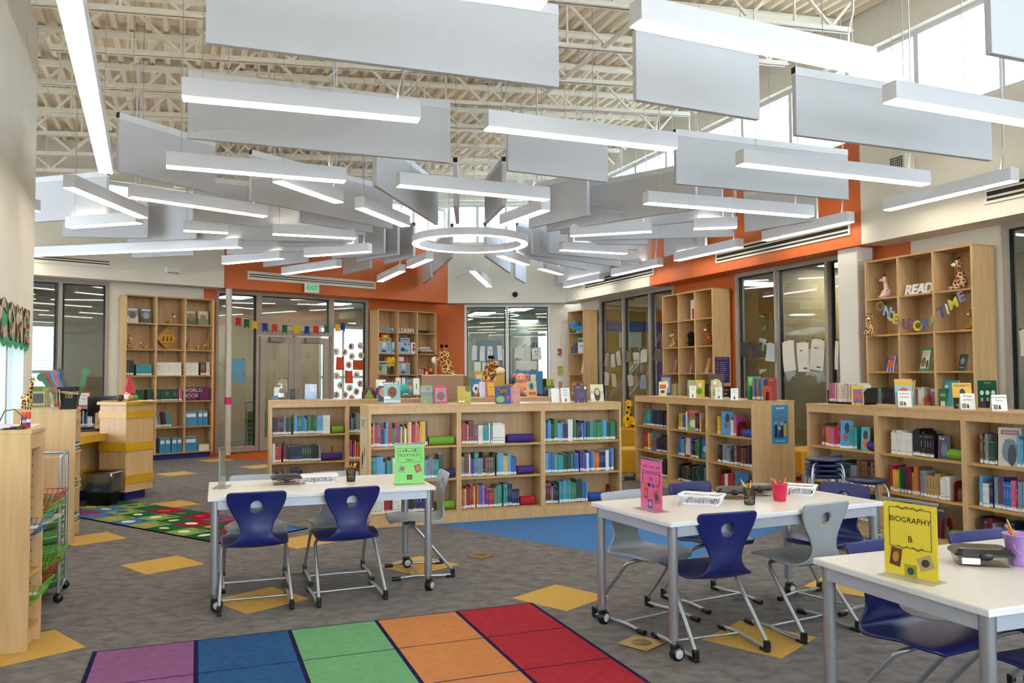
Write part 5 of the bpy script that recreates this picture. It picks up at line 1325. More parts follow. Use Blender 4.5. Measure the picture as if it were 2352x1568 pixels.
# large face-out books inside the right shelving
for (k, lv, x, w, h, col, art, lab) in (('Q0', 2, .50, .13, .27, '#3f8ac0', [('dot', .55, .72, .22, .2, '#1c1c22'), ('dot', .45, .4, .2, .16, '#7a4a3a'), ('bar', 0, 1, 0, .08, '#d8dce0')], 'blue horse rider book on the far right bookshelf'), ('R2', 2, .35, .17, .28, '#3f8ac0', [('dot', .55, .72, .22, .2, '#1c1c22'), ('dot', .45, .4, .2, .16, '#7a4a3a')], 'blue horse rider book on the near history bookshelf'), ('R1', 2, .55, .18, .27, '#c05028', [('bar', 0, 1, 0, .65, '#6a9a5c'), ('dot', .5, .35, .35, .2, '#dcd8c8'), ('text', 'When Lightning', .5, .9, .018, '#dccfc0')], 'orange topped book face out on the middle history bookshelf'), ('R1', 1, .45, .17, .27, '#8a1c28', [('bar', .1, .9, .1, .9, '#c8b8b0')], 'red framed book face out on the middle history bookshelf'), ('R1', 1, .82, .13, .26, '#1f4f9c', [('dot', .5, .5, .35, .18, '#8ab0d8'), ('dot', .4, .2, .2, .1, '#4a8a4c')], 'blue cover book face out at end of middle history shelf'), ('R0', 1, .5, .16, .26, '#4a6a72', [('bar', 0, 1, .3, .55, '#8a4a3a')], 'teal landscape book on the far history bookshelf'), ('R2', 0, .63, .2, .26, '#4a6a98', [('bar', 0, 1, 0, .4, '#7a7058'), ('dot', .5, .3, .3, .2, '#3a3a40')], 'blue sky landscape book on bottom history shelf'), ('Q2', 2, .37, .17, .30, '#b8b0a0', [('bar', .12, .88, .82, .93, '#8a2a3a'), ('dot', .5, .4, .36, .34, '#5a6a78'), ('dot', .6, .3, .2, .3, '#1c2228'), ('text', 'KIDNAPPED', .5, .87, .02, '#e0d8cc')], 'grey Kidnapped book face out on nearest right shelf'), ('Q2', 1, .87, .14, .28, '#b8c4b8', [('dot', .5, .35, .4, .3, '#4a6a6a'), ('dot', .5, .4, .2, .2, '#7a5a48'), ('text', 'Roses', .5, .9, .03, '#8a2a2a')], 'pale portrait cover book on middle of nearest right shelf'), ('Q1', 2, .70, .1, .2, '#2a2a34', [('text', 'The', .3, .85, .03, '#d8d8d4'), ('dot', .5, .4, .3, .3, '#5a5a6a')], 'dark Penny Whistle book beside the red bookend'), ('Q0', 2, .75, .09, .22, '#4aa0a0', [('dot', .5, .65, .3, .2, '#2a1c18'), ('dot', .5, .3, .3, .2, '#c85a3a')], 'teal cover book beside the purple foam roll'), ('Q2', 0, .62, .16, .2, '#1c2034', [('bar', .05, .3, .7, .95, '#b8282c'), ('text', 'STAR', .65, .85, .03, '#d8d8dc'), ('text', 'WARS', .65, .7, .03, '#d8d8dc')], 'dark blue space book on bottom of nearest right shelf'), ('Q1', 0, .6, .16, .26, '#3a2026', [('bar', .1, .9, .85, .92, '#8a7a7a')], 'dark cover book on bottom shelf of second right unit')):
    p = UMx(k) @ Vector((x, .05, SH[lv])); face_book(Vector(p), UNITS[k].rotation_euler[2] + .25, w, h, .018, col, art, lab, tilt=.06)
# ------------------------------------------------------------------ things on the tables
ZTB = .739
def tt(px, py): return at(px, py, ZTB)
def sign_holder(a, b, h, col, label, paint):
    A, B = tt(*a), tt(*b); d = B - A; m = (A + B) / 2; ang = math.atan2(d.y, d.x); w = .216
    t = thing('sign_holder', label, 'sign holder', m, ang, 'acrylic table sign holders')
    MB().box(-w / 2, w / 2, -.0008, .0008, .006, h, artmat(col)).build('paper', t)
    for y in (-.0035, .0015): MB().box(-w / 2 - .004, w / 2 + .004, y, y + .002, .002, h + .012, acryl).build('acrylic_sheet', t)
    MB().box(-w / 2 - .004, w / 2 + .004, -.055, .055, 0, .003, acryl).build('acrylic_foot', t)
    MB().box(-w / 2 - .004, w / 2 + .004, -.0035, .0035, h + .004, h + .014, mat('acrylic_edge', '#8f958f', .2)).build('acrylic_rim', t)
    paint(t, w, h); return t
def framebox(t, w, z0, z1, y, m, lw=.0018):
    for (a, b, c, d) in ((-w, w, z0, z0 + lw), (-w, w, z1 - lw, z1), (-w, -w + lw, z0, z1), (w - lw, w, z0, z1)): MB().box(a, b, y, y + .0004, c, d, m).build('printed_line', t)
def curl(t, zc, m, y=-.0016):
    for s in (-1, 1):
        MB().tube([(s * (.004 + .05 * k / 10), y, zc + .006 * math.sin(k * .9)) for k in range(11)], .0011, m, 5).build('printed_curl', t)
def prints(t, items):
    for (x, z, w, h, r, c1, c2) in items:
        M_ = Matrix.Translation((x, -.0017, z)) @ Matrix.Rotation(r, 4, 'Y')
        MB().box(-w / 2, w / 2, 0, .0004, -h / 2, h / 2, artmat(c1), M_).build('printed_picture', t)
        mb = MB(); mb.add([(w * .3 * math.cos(k * PI / 4), -.0003, h * .3 * math.sin(k * PI / 4)) for k in range(8)], [tuple(range(8))], artmat(c2), M_); mb.build('printed_shape', t)
def pa_folk(t, w, h):
    framebox(t, .085, h * .56, h * .92, -.0017, inkm)
    upright('lettering', text_mesh('FOLKTALES', .029, 0, inkm), t, 0, -.0018, h * .745); upright('lettering', text_mesh('398.2', .026, 0, inkm), t, 0, -.0018, h * .615)
    for k in range(7): MB().box(-.075 + k * .022, -.062 + k * .022, -.0018, -.0014, h * .83, h * (.86 + .02 * (k % 3)), artmat(('#6a6a4a', '#b05a4a', '#4a5a4a')[k % 3])).build('printed_pattern', t)
    prints(t, ((-.055, h * .4, .05, .05, .2, '#8aa87a', '#5a6a4a'), (.06, h * .4, .045, .055, -.35, '#8a5a3a', '#c07a4a'), (0, h * .18, .04, .035, 0, '#2a5a2a', '#b84a2a')))
def pa_dino(t, w, h):
    upright('lettering', text_mesh('DINOSAURS', .029, 0, artmat('#6a2a5a')), t, 0, -.0018, h * .75); upright('lettering', text_mesh('567', .03, 0, artmat('#6a2a5a')), t, 0, -.0018, h * .62)
    for k in range(8): MB().ball((-.075 + k * .0215, -.0018, h * .87), (.006, .0005, .007), artmat(('#b8284a', '#3a2a3a', '#d85a3a')[k % 3]), 8, 4).build('printed_paw', t)
    for k in range(5):
        for s in (-1, 1): MB().ball((s * .085, -.0018, h * (.78 - k * .06)), (.006, .0005, .008), artmat(('#c83a5a', '#3a2a5a')[k % 2]), 8, 4).build('printed_paw', t)
    for k, c in enumerate(('#d8602c', '#3a3a2a', '#4a4aa8', '#c8402c')): MB().ball((-.06 + k * .04, -.0018, h * .5), (.017, .0005, .012), artmat(c), 10, 5).build('printed_dinosaur', t)
    prints(t, ((-.055, h * .32, .04, .065, .12, '#b8402c', '#c87a3a'), (.055, h * .28, .055, .07, -.3, '#b06a3a', '#3a3a6a'), (-.01, h * .12, .045, .05, 0, '#5a4a8a', '#c8a0b0')))
def pa_bio(t, w, h):
    framebox(t, .085, h * .4, h * .93, -.0017, inkm); curl(t, h * .93, inkm); curl(t, h * .4, inkm)
    upright('lettering', text_mesh('BIOGRAPHY', .031, 0, inkm), t, 0, -.0018, h * .77); upright('lettering', text_mesh('B', .034, 0, inkm), t, 0, -.0018, h * .52)
    prints(t, ((-.06, h * .26, .045, .07, .15, '#6a3a1c', '#c8902c'), (.06, h * .24, .06, .05, -.4, '#b8a87a', '#4a3a2a'), (0, h * .1, .05, .05, 0, '#a8a03a', '#3a4a2a')))
sign_holder((908, 1113), (973, 1110), .28, '#86d870', 'bright green Folktales 398.2 sign on the left table', pa_folk)
sign_holder((1470, 1164), (1524, 1178), .285, '#ee5aa2', 'hot pink Dinosaurs 567 sign on the middle table', pa_dino)
sign_holder((2044, 1318), (2144, 1340), .285, '#f2d92e', 'yellow Biography B sign on the near right table', pa_bio)
p = tt(511, 1118); t = thing('sign_holder', 'empty clear sign holder seen edge on at left table', 'sign holder', p, 1.72)
MB().box(-.11, .11, -.003, .003, 0, .27, acryl).build('acrylic_sheet', t); MB().box(-.11, .11, -.05, .05, 0, .003, acryl).build('acrylic_foot', t); MB().box(-.113, -.108, -.004, .004, 0, .275, mat('acrylic_edge', '#8f958f', .2)).build('acrylic_rim', t); MB().box(-.105, .105, -.001, .001, .01, .26, artmat('#8a9080')).build('insert_card', t)
def basket(px, py, w, d, ang, label):
    p = tt(px, py); t = thing('plastic_basket', label, 'basket', p, ang, 'white slotted plastic baskets')
    wm = mat('white_plastic', '#e4e4e6', .4); h = .062; k = .86
    mb = MB(); loft(mb, [(rrect(w / 2 * k, d / 2 * k, .015), .0), (rrect(w / 2 * k, d / 2 * k, .015), .004)], wm, True, True); mb.build('base', t)
    rm = MB(); loft(rm, [(rrect(w / 2 + .006, d / 2 + .006, .02), h - .012), (rrect(w / 2 + .008, d / 2 + .008, .02), h), (rrect(w / 2 - .006, d / 2 - .006, .016), h), (rrect(w / 2 - .008, d / 2 - .008, .016), h - .012)], wm, False); rm.build('rim', t)
    lo = MB(); loft(lo, [(rrect(w / 2 * k, d / 2 * k, .015), .0), (rrect(w / 2 * (k + .02), d / 2 * (k + .02), .015), .014), (rrect(w / 2 * (k + .02) - .003, d / 2 * (k + .02) - .003, .012), .014)], wm, False); lo.build('lower_wall', t)
    sl = MB(); nx, ny = int(w / .011), int(d / .011)
    for i in range(nx + 1):
        x = -w / 2 + .012 + (w - .024) * i / nx
        for s in (-1, 1): sl.tube([(x * k, s * d / 2 * (k + .02), .012), (x, s * d / 2, h - .008)], .0022, wm, 4)
    for i in range(ny + 1):
        y = -d / 2 + .012 + (d - .024) * i / ny
        for s in (-1, 1): sl.tube([(s * w / 2 * (k + .02), y * k, .012), (s * w / 2, y, h - .008)], .0022, wm, 4)
    sl.build('slats', t)['kind'] = 'stuff'
    rr = random.Random(int(px))
    for i in range(26):
        c = rr.choice(('#b8202c', '#2a4a9c', '#d8a82c', '#2c7a3c', '#7a3a8a', '#c8642c', '#1c1c20', '#3a8ab0'))
        x, y = rr.uniform(-w * .36, w * .36), rr.uniform(-d * .2, d * .2); a = rr.uniform(-.5, .5) + PI / 2
        L = .045; u_ = Vector((math.cos(a), math.sin(a), 0)) * L; z = .01 + .008 * (i % 4)
        o = thing('crayon', '%s crayon in the %s, %s of the pile' % ({'#b8202c': 'red', '#2a4a9c': 'blue', '#d8a82c': 'yellow', '#2c7a3c': 'green', '#7a3a8a': 'purple', '#c8642c': 'orange', '#1c1c20': 'black', '#3a8ab0': 'light blue'}[c], label.replace('white slotted ', ''), ordn(i + 1)), 'crayon', p + Matrix.Rotation(ang, 3, 'Z') @ Vector((x, y, z)), ang, 'crayons in ' + label)
        MB().tube([-u_, u_ * .8], .0042, artmat(c), 6).build('stick', o); MB().tube([u_ * .8, u_], [.0036, .001], artmat(c), 6).build('tip', o)
basket(733, 1108, .25, .13, aM, 'white slotted basket on the folktales table')
basket(1612, 1157, .25, .15, -.45, 'white slotted basket beside the pink sign')
basket(1836, 1135, .2, .15, -.5, 'white slotted basket beside the pink bucket')
def pencil_box(px, py, w, d, h, ang, label, tagcard=False):
    p = tt(px, py); t = thing('pencil_box', label, 'pencil box', p, ang, 'clear pencil boxes with black lids')
    cl = glass('box_plastic', (.78, .76, .74), .1, .25)
    mb = MB(); loft(mb, [(rrect(w / 2 - .012, d / 2 - .012, .02), 0), (rrect(w / 2, d / 2, .02), h * .6)], cl, smooth=False); mb.build('tray', t)
    mb = MB(); loft(mb, [(rrect(w / 2 + .006, d / 2 + .006, .022), h * .58), (rrect(w / 2 + .006, d / 2 + .006, .022), h * .72), (rrect(w / 2 - .012, d / 2 - .012, .018), h * .96), (rrect(w / 2 - .022, d / 2 - .022, .016), h)], mat('lid_black', '#1a1816', .22), True, True, False); mb.build('lid', t)
    mb = MB(); mb.ball((0, -d / 2 - .006, h * .62), (.028, .006, .018), blackm, 12, 6); mb.build('latch', t)
    if tagcard: MB().box(-w * .42, -w * .1, -d / 2 - .0035, -d / 2 - .001, h * .15, h * .5, artmat('#e4dede')).build('name_label', t)
    rr = random.Random(int(px) + 5)
    for i in range(7):
        c = rr.choice(('#b8202c', '#c8642c', '#d8a82c', '#2c7a3c', '#b06a7a')); a = rr.uniform(-.3, .3); x, y = rr.uniform(-w * .2, w * .2), rr.uniform(-d * .3, d * .3); u_ = Vector((math.cos(a), math.sin(a), 0)) * .05
        q = thing('colour_pencil', '%s pencil inside the %s, %s of seven' % ({'#b8202c': 'red', '#c8642c': 'orange', '#d8a82c': 'yellow', '#2c7a3c': 'green', '#b06a7a': 'rose'}[c], label.replace('clear pencil box with black lid', 'pencil box'), ORD[i]), 'pencil', p + Matrix.Rotation(ang, 3, 'Z') @ Vector((x, y, .008 + .004 * i)), ang, 'pencils in boxes')
        MB().tube([-u_, u_ * .85], .0035, artmat(c), 6).build('barrel', q); MB().tube([u_ * .85, u_], [.0032, .0006], artmat('#d8b080'), 6).build('point', q)
pencil_box(657, 1111, .2, .13, .072, aM, 'clear pencil box with black lid on folktales table')
pencil_box(1683, 1143, .2, .14, .07, -.1, 'clear pencil box with black lid beside the black pencil cup')
pencil_box(1740, 1136, .2, .14, .07, -.1, 'clear pencil box with black lid behind the pink bucket')
pencil_box(2253, 1294, .21, .14, .072, -.25, 'clear pencil box with black lid and label, near right', True)
def cup(px, py, r, h, label, pens, solid=None, handle=False):
    p = tt(px, py); t = thing('pencil_cup', label, 'pencil cup', p, 0, 'pencil cups')
    if solid:
        MB().lathe([(0, 0), (r * .72, 0), (r * .74, .004), (r * .97, h - .006), (r * 1.05, h - .004), (r * 1.05, h), (r * .94, h), (r * .7, .006), (0, .005)], mat('bucket_' + solid.lstrip('#'), solid, .4), 26).build('bucket', t)
        MB().tube([(r * math.cos(a), -r * .95 * 1, h * .75 - .045 * math.sin(a)) for a in [k * PI / 8 for k in range(9)]], .0016, mat('bucket_' + solid.lstrip('#'), solid, .4), 5).build('handle', t)
    else:
        MB().lathe([(0, 0), (r * .78, 0), (r * .78, .004), (0, .004)], wireb, 20).build('base', t)
        mb = MB()
        for k in range(24):
            a = k * PI / 12
            for s in (-.5, .5): mb.tube([(r * .78 * math.cos(a), r * .78 * math.sin(a), .003), (r * math.cos(a + s), r * math.sin(a + s), h)], .0011, wireb, 4)
        mb.build('mesh_wall', t)['kind'] = 'stuff'
        MB().tube([(r * math.cos(k * PI / 12), r * math.sin(k * PI / 12), h) for k in range(24)], .003, wireb, 6, closed=True).build('rim', t)
    rr = random.Random(int(px) * 3)
    for i, c in enumerate(pens):
        a = rr.uniform(0, 6.28); tip = Vector((r * .72 * math.cos(a), r * .72 * math.sin(a), h)); bot = Vector((-r * .4 * math.cos(a), -r * .4 * math.sin(a), .008)); d_ = (tip - bot).normalized(); e_ = bot + d_ * rr.uniform(h * 1.25, h * 1.6)
        nm = {'#d89a28': 'yellow', '#c8501c': 'orange', '#2a6ab0': 'blue', '#4a9a3a': 'green', '#b82a3a': 'red', '#b85a3a': 'brown'}[c]
        q = thing('pencil', '%s pencil, %s one standing in the %s' % (nm, ORD[i], label.split(' on ')[0].split(' beside ')[0] + (' on' + label.split(' on')[1] if ' on' in label else '')), 'pencil', p, 0, 'pencils in cups')
        MB().tube([bot, e_ - d_ * .016], .0037, artmat(c), 6).build('barrel', q); MB().tube([e_ - d_ * .016, e_], [.0034, .0006], artmat('#d8b080'), 6).build('point', q)
P_ = ['#d89a28', '#c8501c', '#d89a28', '#4a9a3a', '#d89a28', '#b82a3a', '#d89a28', '#c8501c']
cup(806, 1105, .038, .1, 'black mesh pencil cup on the folktales table', P_)
cup(1722, 1158, .038, .1, 'black mesh pencil cup on the dinosaurs table', P_ + ['#4a9a3a', '#d89a28'])
cup(1791, 1149, .05, .105, 'hot pink bucket of pencils on the dinosaurs table', ['#d89a28', '#c8501c', '#2a6ab0', '#d89a28', '#b85a3a'], '#d8204a')
cup(2345, 1296, .062, .125, 'lavender bucket of pencils on the biography table', ['#d89a28', '#c8501c', '#d89a28', '#b85a3a'], '#b48ad0')

# ------------------------------------------------------------------ soft giraffes and other plush
hide = spots('giraffe_hide', '#d8b472', '#7a4420', 13, .06); hide2 = spots('giraffe_hide_small', '#e0bc7c', '#6a3418', 34, .09); hidep = spots('pink_hide', '#e8c4bc', '#b85a6a', 30, .3, False); ydots = spots('yellow_dots', '#d8a020', '#1c1410', 9, .27, False)
cream = mat('plush_cream', '#e4cfa4', .95, spec=.1); dark = mat('plush_dark', '#1a1210', .95, spec=.1); eye = mat('eye_black', '#08080a', .1)
def giraffe(P, ang, H, label, pose='sit', m=None, muzz=None, neck=1.0, lean=0.0, name='giraffe_plush'):
    """faces local -Y; H is the full height"""
    m = m or hide2; muzz = muzz or cream
    t = thing(name, label, 'plush toy', P, ang, 'plush giraffes'); k = H
    b = MB()
    if pose == 'sit':
        b.ball((0, .02 * k, .22 * k), (.17 * k, .16 * k, .22 * k), m); b.tube([(0, 0, .35 * k), (lean * k, -.03 * k, .68 * k)], [.11 * k, .075 * k], m, 12)
        for s in (-1, 1): b.tube([(s * .1 * k, -.05 * k, .08 * k), (s * .17 * k, -.28 * k, .06 * k)], [.075 * k, .06 * k], m, 10); b.tube([(s * .13 * k, -.06 * k, .34 * k), (s * .16 * k, -.16 * k, .14 * k)], [.055 * k, .04 * k], m, 8)
        hd = Vector((lean * k, -.07 * k, .76 * k)); hr_ = .12 * k
    elif pose == 'stand':
        b.ball((0, .05 * k, .38 * k), (.1 * k, .2 * k, .12 * k), m)
        for s in (-1, 1):
            for y in (-.08, .19): b.tube([(s * .055 * k, y * k, .36 * k), (s * .06 * k, y * k, .0)], [.045 * k, .038 * k], m, 10)
        b.tube([(0, -.06 * k, .42 * k), (0, -.17 * k, .66 * k), (0, -.23 * k, .86 * k)], [.085 * k, .058 * k, .045 * k], m, 12); hd = Vector((0, -.25 * k, .88 * k)); hr_ = .065 * k
        b.tube([(0, .24 * k, .42 * k), (0, .3 * k, .3 * k)], .012 * k, m, 6)
    else:
        b.ball((0, .04 * k, .2 * k), (.24 * k, .4 * k, .2 * k), m); b.tube([(0, -.22 * k, .3 * k), (0, -.34 * k, .62 * k)], [.14 * k, .1 * k], m, 10); hd = Vector((0, -.38 * k, .74 * k)); hr_ = .17 * k
        for s in (-1, 1): b.tube([(s * .18 * k, -.1 * k, .1 * k), (s * .2 * k, -.5 * k, .07 * k)], [.09 * k, .07 * k], m, 8)
    b.ball(hd, (hr_ * .95, hr_ * 1.05, hr_), m)
    o = b.build('body', t); r_ = o.modifiers.new('merge', 'REMESH'); r_.mode = 'VOXEL'; r_.voxel_size = max(.006, H * .022); r_.use_smooth_shade = True
    MB().ball(hd + Vector((0, -hr_ * .95, -hr_ * .25)), (hr_ * .62, hr_ * .72, hr_ * .5), muzz).build('muzzle', t)
    for s in (-1, 1):
        MB().ball(hd + Vector((s * hr_ * 1.05, hr_ * .1, hr_ * .35)), (hr_ * .5, hr_ * .14, hr_ * .28), m).build('ear', t)
        h_ = MB(); h_.tube([hd + Vector((s * hr_ * .4, hr_ * .1, hr_ * .7)), hd + Vector((s * hr_ * .5, hr_ * .12, hr_ * 1.35))], hr_ * .14, m, 8); h_.ball(hd + Vector((s * hr_ * .5, hr_ * .12, hr_ * 1.45)), hr_ * .24, dark, 10, 6); h_.build('horn', t)
        MB().ball(hd + Vector((s * hr_ * .55, -hr_ * .75, hr_ * .3)), hr_ * .17, eye, 10, 6).build('eye', t)
    return t
p = CAB2 @ Vector((.1, .40, 1.229)); giraffe(p, aM - PI / 2 + 2.3, .30, 'small standing giraffe plush on the left cabinet', 'stand')
for (px, yz, ang, lab, hh) in ((1130, 12.2, PI / 2 - .3, 'tall giraffe plush looking right behind the middle shelves', 1.84), (1018, 13.5, -PI / 2 - .5, 'tall giraffe plush turned away in front of the orange wall', 2.06)):
    x = (px - CX) / F * yz; giraffe(Vector((x, yz, 0)) - Matrix.Rotation(ang, 3, 'Z') @ Vector((0, -.25 * hh, 0)), ang, hh, lab, 'stand', hide)
p = at(1440, 1035) ; q = Vector((p.x + .02, p.y - .02, .47)); giraffe(q, .35, .62, 'yellow spotted giraffe plush sitting on the yellow bench', 'sit', ydots, mat('plush_yellow', '#d8a020', .9))
q = Vector((p.x + .3, p.y + .1, .47)); giraffe(q, .35, .42, 'smaller yellow spotted plush beside the bench giraffe', 'sit', ydots, mat('plush_yellow', '#d8a020', .9))
p = n_top(1196, 908); t = thing('plush_toy', 'pink sitting pig plush on the rear shelf', 'plush toy', p, aM - .3); pk = mat('plush_pink', '#e0a088', .95, spec=.1)
b = MB(); b.ball((0, 0, .11), (.085, .08, .12), pk); b.ball((0, -.03, .26), (.075, .075, .075), pk)
for s in (-1, 1): b.tube([(s * .05, -.03, .04), (s * .09, -.14, .03)], [.04, .034], pk, 8); b.tube([(s * .07, -.02, .17), (s * .1, -.09, .09)], [.03, .024], pk, 8)
o = b.build('body', t); r_ = o.modifiers.new('merge', 'REMESH'); r_.mode = 'VOXEL'; r_.voxel_size = .009; r_.use_smooth_shade = True
MB().ball((0, -.105, .25), (.035, .03, .03), pk).build('snout', t)
for s in (-1, 1): MB().ball((s * .09, -.0, .3), (.045, .015, .03), mat('plush_rose', '#c8807a', .95)).build('ear', t); MB().ball((s * .03, -.098, .285), .008, eye, 8, 5).build('eye', t)

# ------------------------------------------------------------------ contents of the tall bookcases
def bw(key, c, r, fx=.5, y=.06, dz=0.0):
    """world point inside a bookcase cell"""
    t_, cols, w = BCS[key]; x, cw_, z = cell(key, c, r)
    return (Matrix.Translation(t_.location) @ Matrix.Rotation(t_.rotation_euler[2], 4, 'Z')) @ Vector((x + cw_ * fx, y, z + dz))
def bang(key): return BCS[key][0].rotation_euler[2]
def bM(key): return Matrix.Translation(BCS[key][0].location) @ Matrix.Rotation(BCS[key][0].rotation_euler[2], 4, 'Z')
def crow(key, c, r, f0, f1, pal, where, hr, wr=(.025, .04), lean=0.0):
    x, cw_, z = cell(key, c, r); row_books(bM(key), x + cw_ * f0, x + cw_ * f1, z, pal, where, hr=hr, wr=wr, y0=.04, lean=lean)
def cbook(key, c, r, fx, w, h, col, art, lab, tilt=.15, yaw=0.0, y=.1): face_book(bw(key, c, r, fx, y), bang(key) + yaw, w, h, .015, col, art, lab, tilt=tilt)
# left back
for (c, fx, col, art, lab) in ((0, .25, '#8a8a7c', G1('#c8c4b8', '#6a5a4a', '#e0dcd4'), 'grey picture book at far left of the back left bookcase top'), (0, .72, '#5a6a72', G1('#4a4438', '#8a9aa0', '#c8ccd0'), 'dark landscape book on the back left bookcase top shelf'), (2, .25, '#7a8a6a', G1('#4a5a4a', '#8a6a4a', '#c8c8a8'), 'green landscape book at top right of back left bookcase'), (2, .72, '#b8b090', G1('#6a7a5a', '#8a6a4a', '#d8d0b0'), 'cream landscape book at top right of back left bookcase')):
    cbook('LB1', c, 5, fx, .2, .28, col, art, lab)
giraffe(bw('LB1', 1, 5, .5, .1), bang('LB1') + .5, .2, 'lying giraffe plush with tongue out in the back left bookcase', 'lie')
giraffe(bw('LB1', 0, 4, .12, .08), bang('LB1') + .3, .26, 'sitting giraffe plush at left in the back left bookcase', 'sit'); giraffe(bw('LB1', 0, 4, .68, .1), bang('LB1') - 1.2, .16, 'lying giraffe plush in the back left bookcase second row', 'lie')
giraffe(bw('LB1', 2, 4, .1, .1), bang('LB1') + .4, .24, 'thin standing giraffe figure in the back left bookcase', 'stand'); giraffe(bw('LB1', 2, 4, .48, .1), bang('LB1'), .11, 'small round giraffe plush in the back left bookcase', 'lie'); giraffe(bw('LB1', 2, 4, .85, .1), bang('LB1') + .8, .27, 'taller standing giraffe figure in the back left bookcase', 'stand')
t = thing('road_sign', 'yellow diamond Giraffe Crossing sign in the back left bookcase', 'sign', bw('LB1', 1, 4, .48, .2, .005), bang('LB1')); R45 = Matrix.Translation((0, 0, .212)) @ Matrix.Rotation(PI / 4, 4, 'Y')
MB().box(-.15, .15, 0, .006, -.15, .15, artmat('#d09018'), R45).build('plate', t); fr = MB()
for (a, b_, c, d) in ((-.14, .14, -.14, -.135), (-.14, .14, .135, .14), (-.14, -.135, -.14, .14), (.135, .14, -.14, .14)): fr.box(a, b_, -.001, 0, c, d, inkm, R45)
fr.build('border_line', t); upright('lettering', text_mesh('GIRAFFE', .045, 0, inkm), t, 0, -.002, .31); upright('lettering', text_mesh('CROSSING', .04, 0, inkm), t, 0, -.002, .11)
for x in (-.07, 0, .07): MB().tube([(x, -.002, .16), (x + .005, -.002, .2), (x + .015, -.002, .255)], [.014, .01, .006], inkm, 6).build('printed_giraffe', t)
crow('LB1', 0, 3, .02, .32, 'dark', 'left end of the third row of back left bookcase', (.26, .28)); crow('LB1', 0, 3, .36, .92, 'tealset', 'teal set in the third row of back left bookcase', (.2, .2), (.012, .016))
crow('LB1', 1, 3, .02, .96, 'whites', 'white set in the third row of back left bookcase', (.24, .24), (.034, .034)); crow('LB1', 2, 3, .02, .52, 'whites', 'white set at right of back left bookcase', (.24, .24), (.034, .034)); crow('LB1', 2, 3, .58, .98, 'warm', 'gold set at right of back left bookcase', (.24, .25), (.022, .03))
for c, f0, f1 in ((0, .26, .6), (0, .75, .98), (1, .02, .82)): crow('LB1', c, 2, f0, f1, 'dgreen', ('first', 'second', 'third')[int(c + (f0 > .7))] + ' green run of the back left bookcase', (.22, .22), (.02, .02))
crow('LB1', 1, 2, .83, .97, 'warm', 'gold end of the green run', (.24, .25), (.03, .03))
t = thing('encyclopedia_set', 'magenta encyclopedia set spelling WORLD BOOK in back left bookcase', 'encyclopedias', bw('LB1', 2, 2, 0, .04), bang('LB1'))
for k in range(15): MB().box(.003 + k * .0315, .0325 + k * .0315, 0, .2, 0, .25, artmat('#6a1450' if k not in (7, 8) else '#1c1020')).build('volume', t)
upright('lettering', text_mesh('WORLD', .1, 0, artmat('#d8c4c8')), t, .14, -.002, .19); upright('lettering', text_mesh('BOOK', .1, 0, artmat('#d8c4c8')), t, .12, -.002, .09)
crow('LB1', 1, 1, .04, .62, 'mixed', 'leaning row of back left bookcase', (.24, .3), (.02, .03), lean=-.14)
def binder(key, c, r, fx, w, label, col='#3a86b4', h=.27):
    t = thing('binder', label, 'binder', bw(key, c, r, fx, .05), bang(key), 'blue binders')
    MB().box(0, w, 0, .22, 0, h, artmat(col)).build('cover', t, bevel=.004); MB().box(w * .12, w * .88, -.002, 0, h * .62, h * .86, paperm).build('spine_label', t); MB().box(.004, w - .004, .02, .21, h, h + .002, pagem).build('pages', t)
for i, (c, r, fx, w) in enumerate(((2, 1, .01, .24), (2, 1, .51, .09), (2, 1, .70, .09), (1, 0, .17, .095), (1, 0, .37, .095), (1, 0, .60, .095), (1, 0, .80, .085), (2, 0, .01, .24))): binder('LB1', c, r, fx, w, 'blue binder, %s counting down from top in the back left bookcase' % ORD[i])
t = thing('paper_stack', 'stack of white paper at bottom of the back left bookcase', 'paper', bw('LB1', 2, 0, .76, .05), bang('LB1'))
for k in range(5): MB().box(-.1, .1 - .01 * (k % 2), 0, .2, k * .024, k * .024 + .02, paperm).build('paper_ream', t)
# orange wall bookcase
def letters(key, c, r, fx, txt, sz, col, label, y=.08, depth=.012, shear=0.0, bold=.004):
    t = thing('word_sign', label, 'word sign', bw(key, c, r, fx, y), bang(key)); me = text_mesh(txt, sz, depth, artmat(col), bold=bold, shear=shear); zmin = min(v.co.y for v in me.vertices)
    upright('lettering', me, t, 0, 0, -zmin); MB().box(-.02, .02, -.01, .03, 0, .004, artmat(col)).build('foot', t)
letters('LB2', 0, 5, .45, 'explore', .13, '#7ea6c8', 'pale blue cut out explore word in the orange wall bookcase', shear=.3); letters('LB2', 1, 5, .5, 'LEARN', .145, '#d8d4c8', 'white cut out LEARN word in the orange wall bookcase'); letters('LB2', 2, 5, .35, 'create', .14, '#1c1614', 'black cut out create word in the orange wall bookcase', shear=.3)
def kit(key, c, r, fx, dz, w, h, d, col, art, label, cat='box'):
    t = thing('kit_box', label, cat, bw(key, c, r, fx, .05, dz), bang(key)); MB().box(-w / 2, w / 2, 0, d, 0, h, artmat(col)).build('carton', t, bevel=.003); cover_art(t, w, h, -.0005, art, 'box_print'); MB().box(-w / 2, w / 2, -.001, d, h * .9, h * .905, artmat('#8a8a8a')).build('lid_seam', t)
robot = [('bar', .3, .62, .5, .92, '#dcd4c8'), ('bar', .25, .6, .1, .28, '#3a4a6a'), ('dot', .82, .75, .05, .06, '#2a3a5a'), ('dot', .82, .5, .05, .06, '#2a3a5a'), ('dot', .82, .28, .05, .06, '#2a3a5a')]
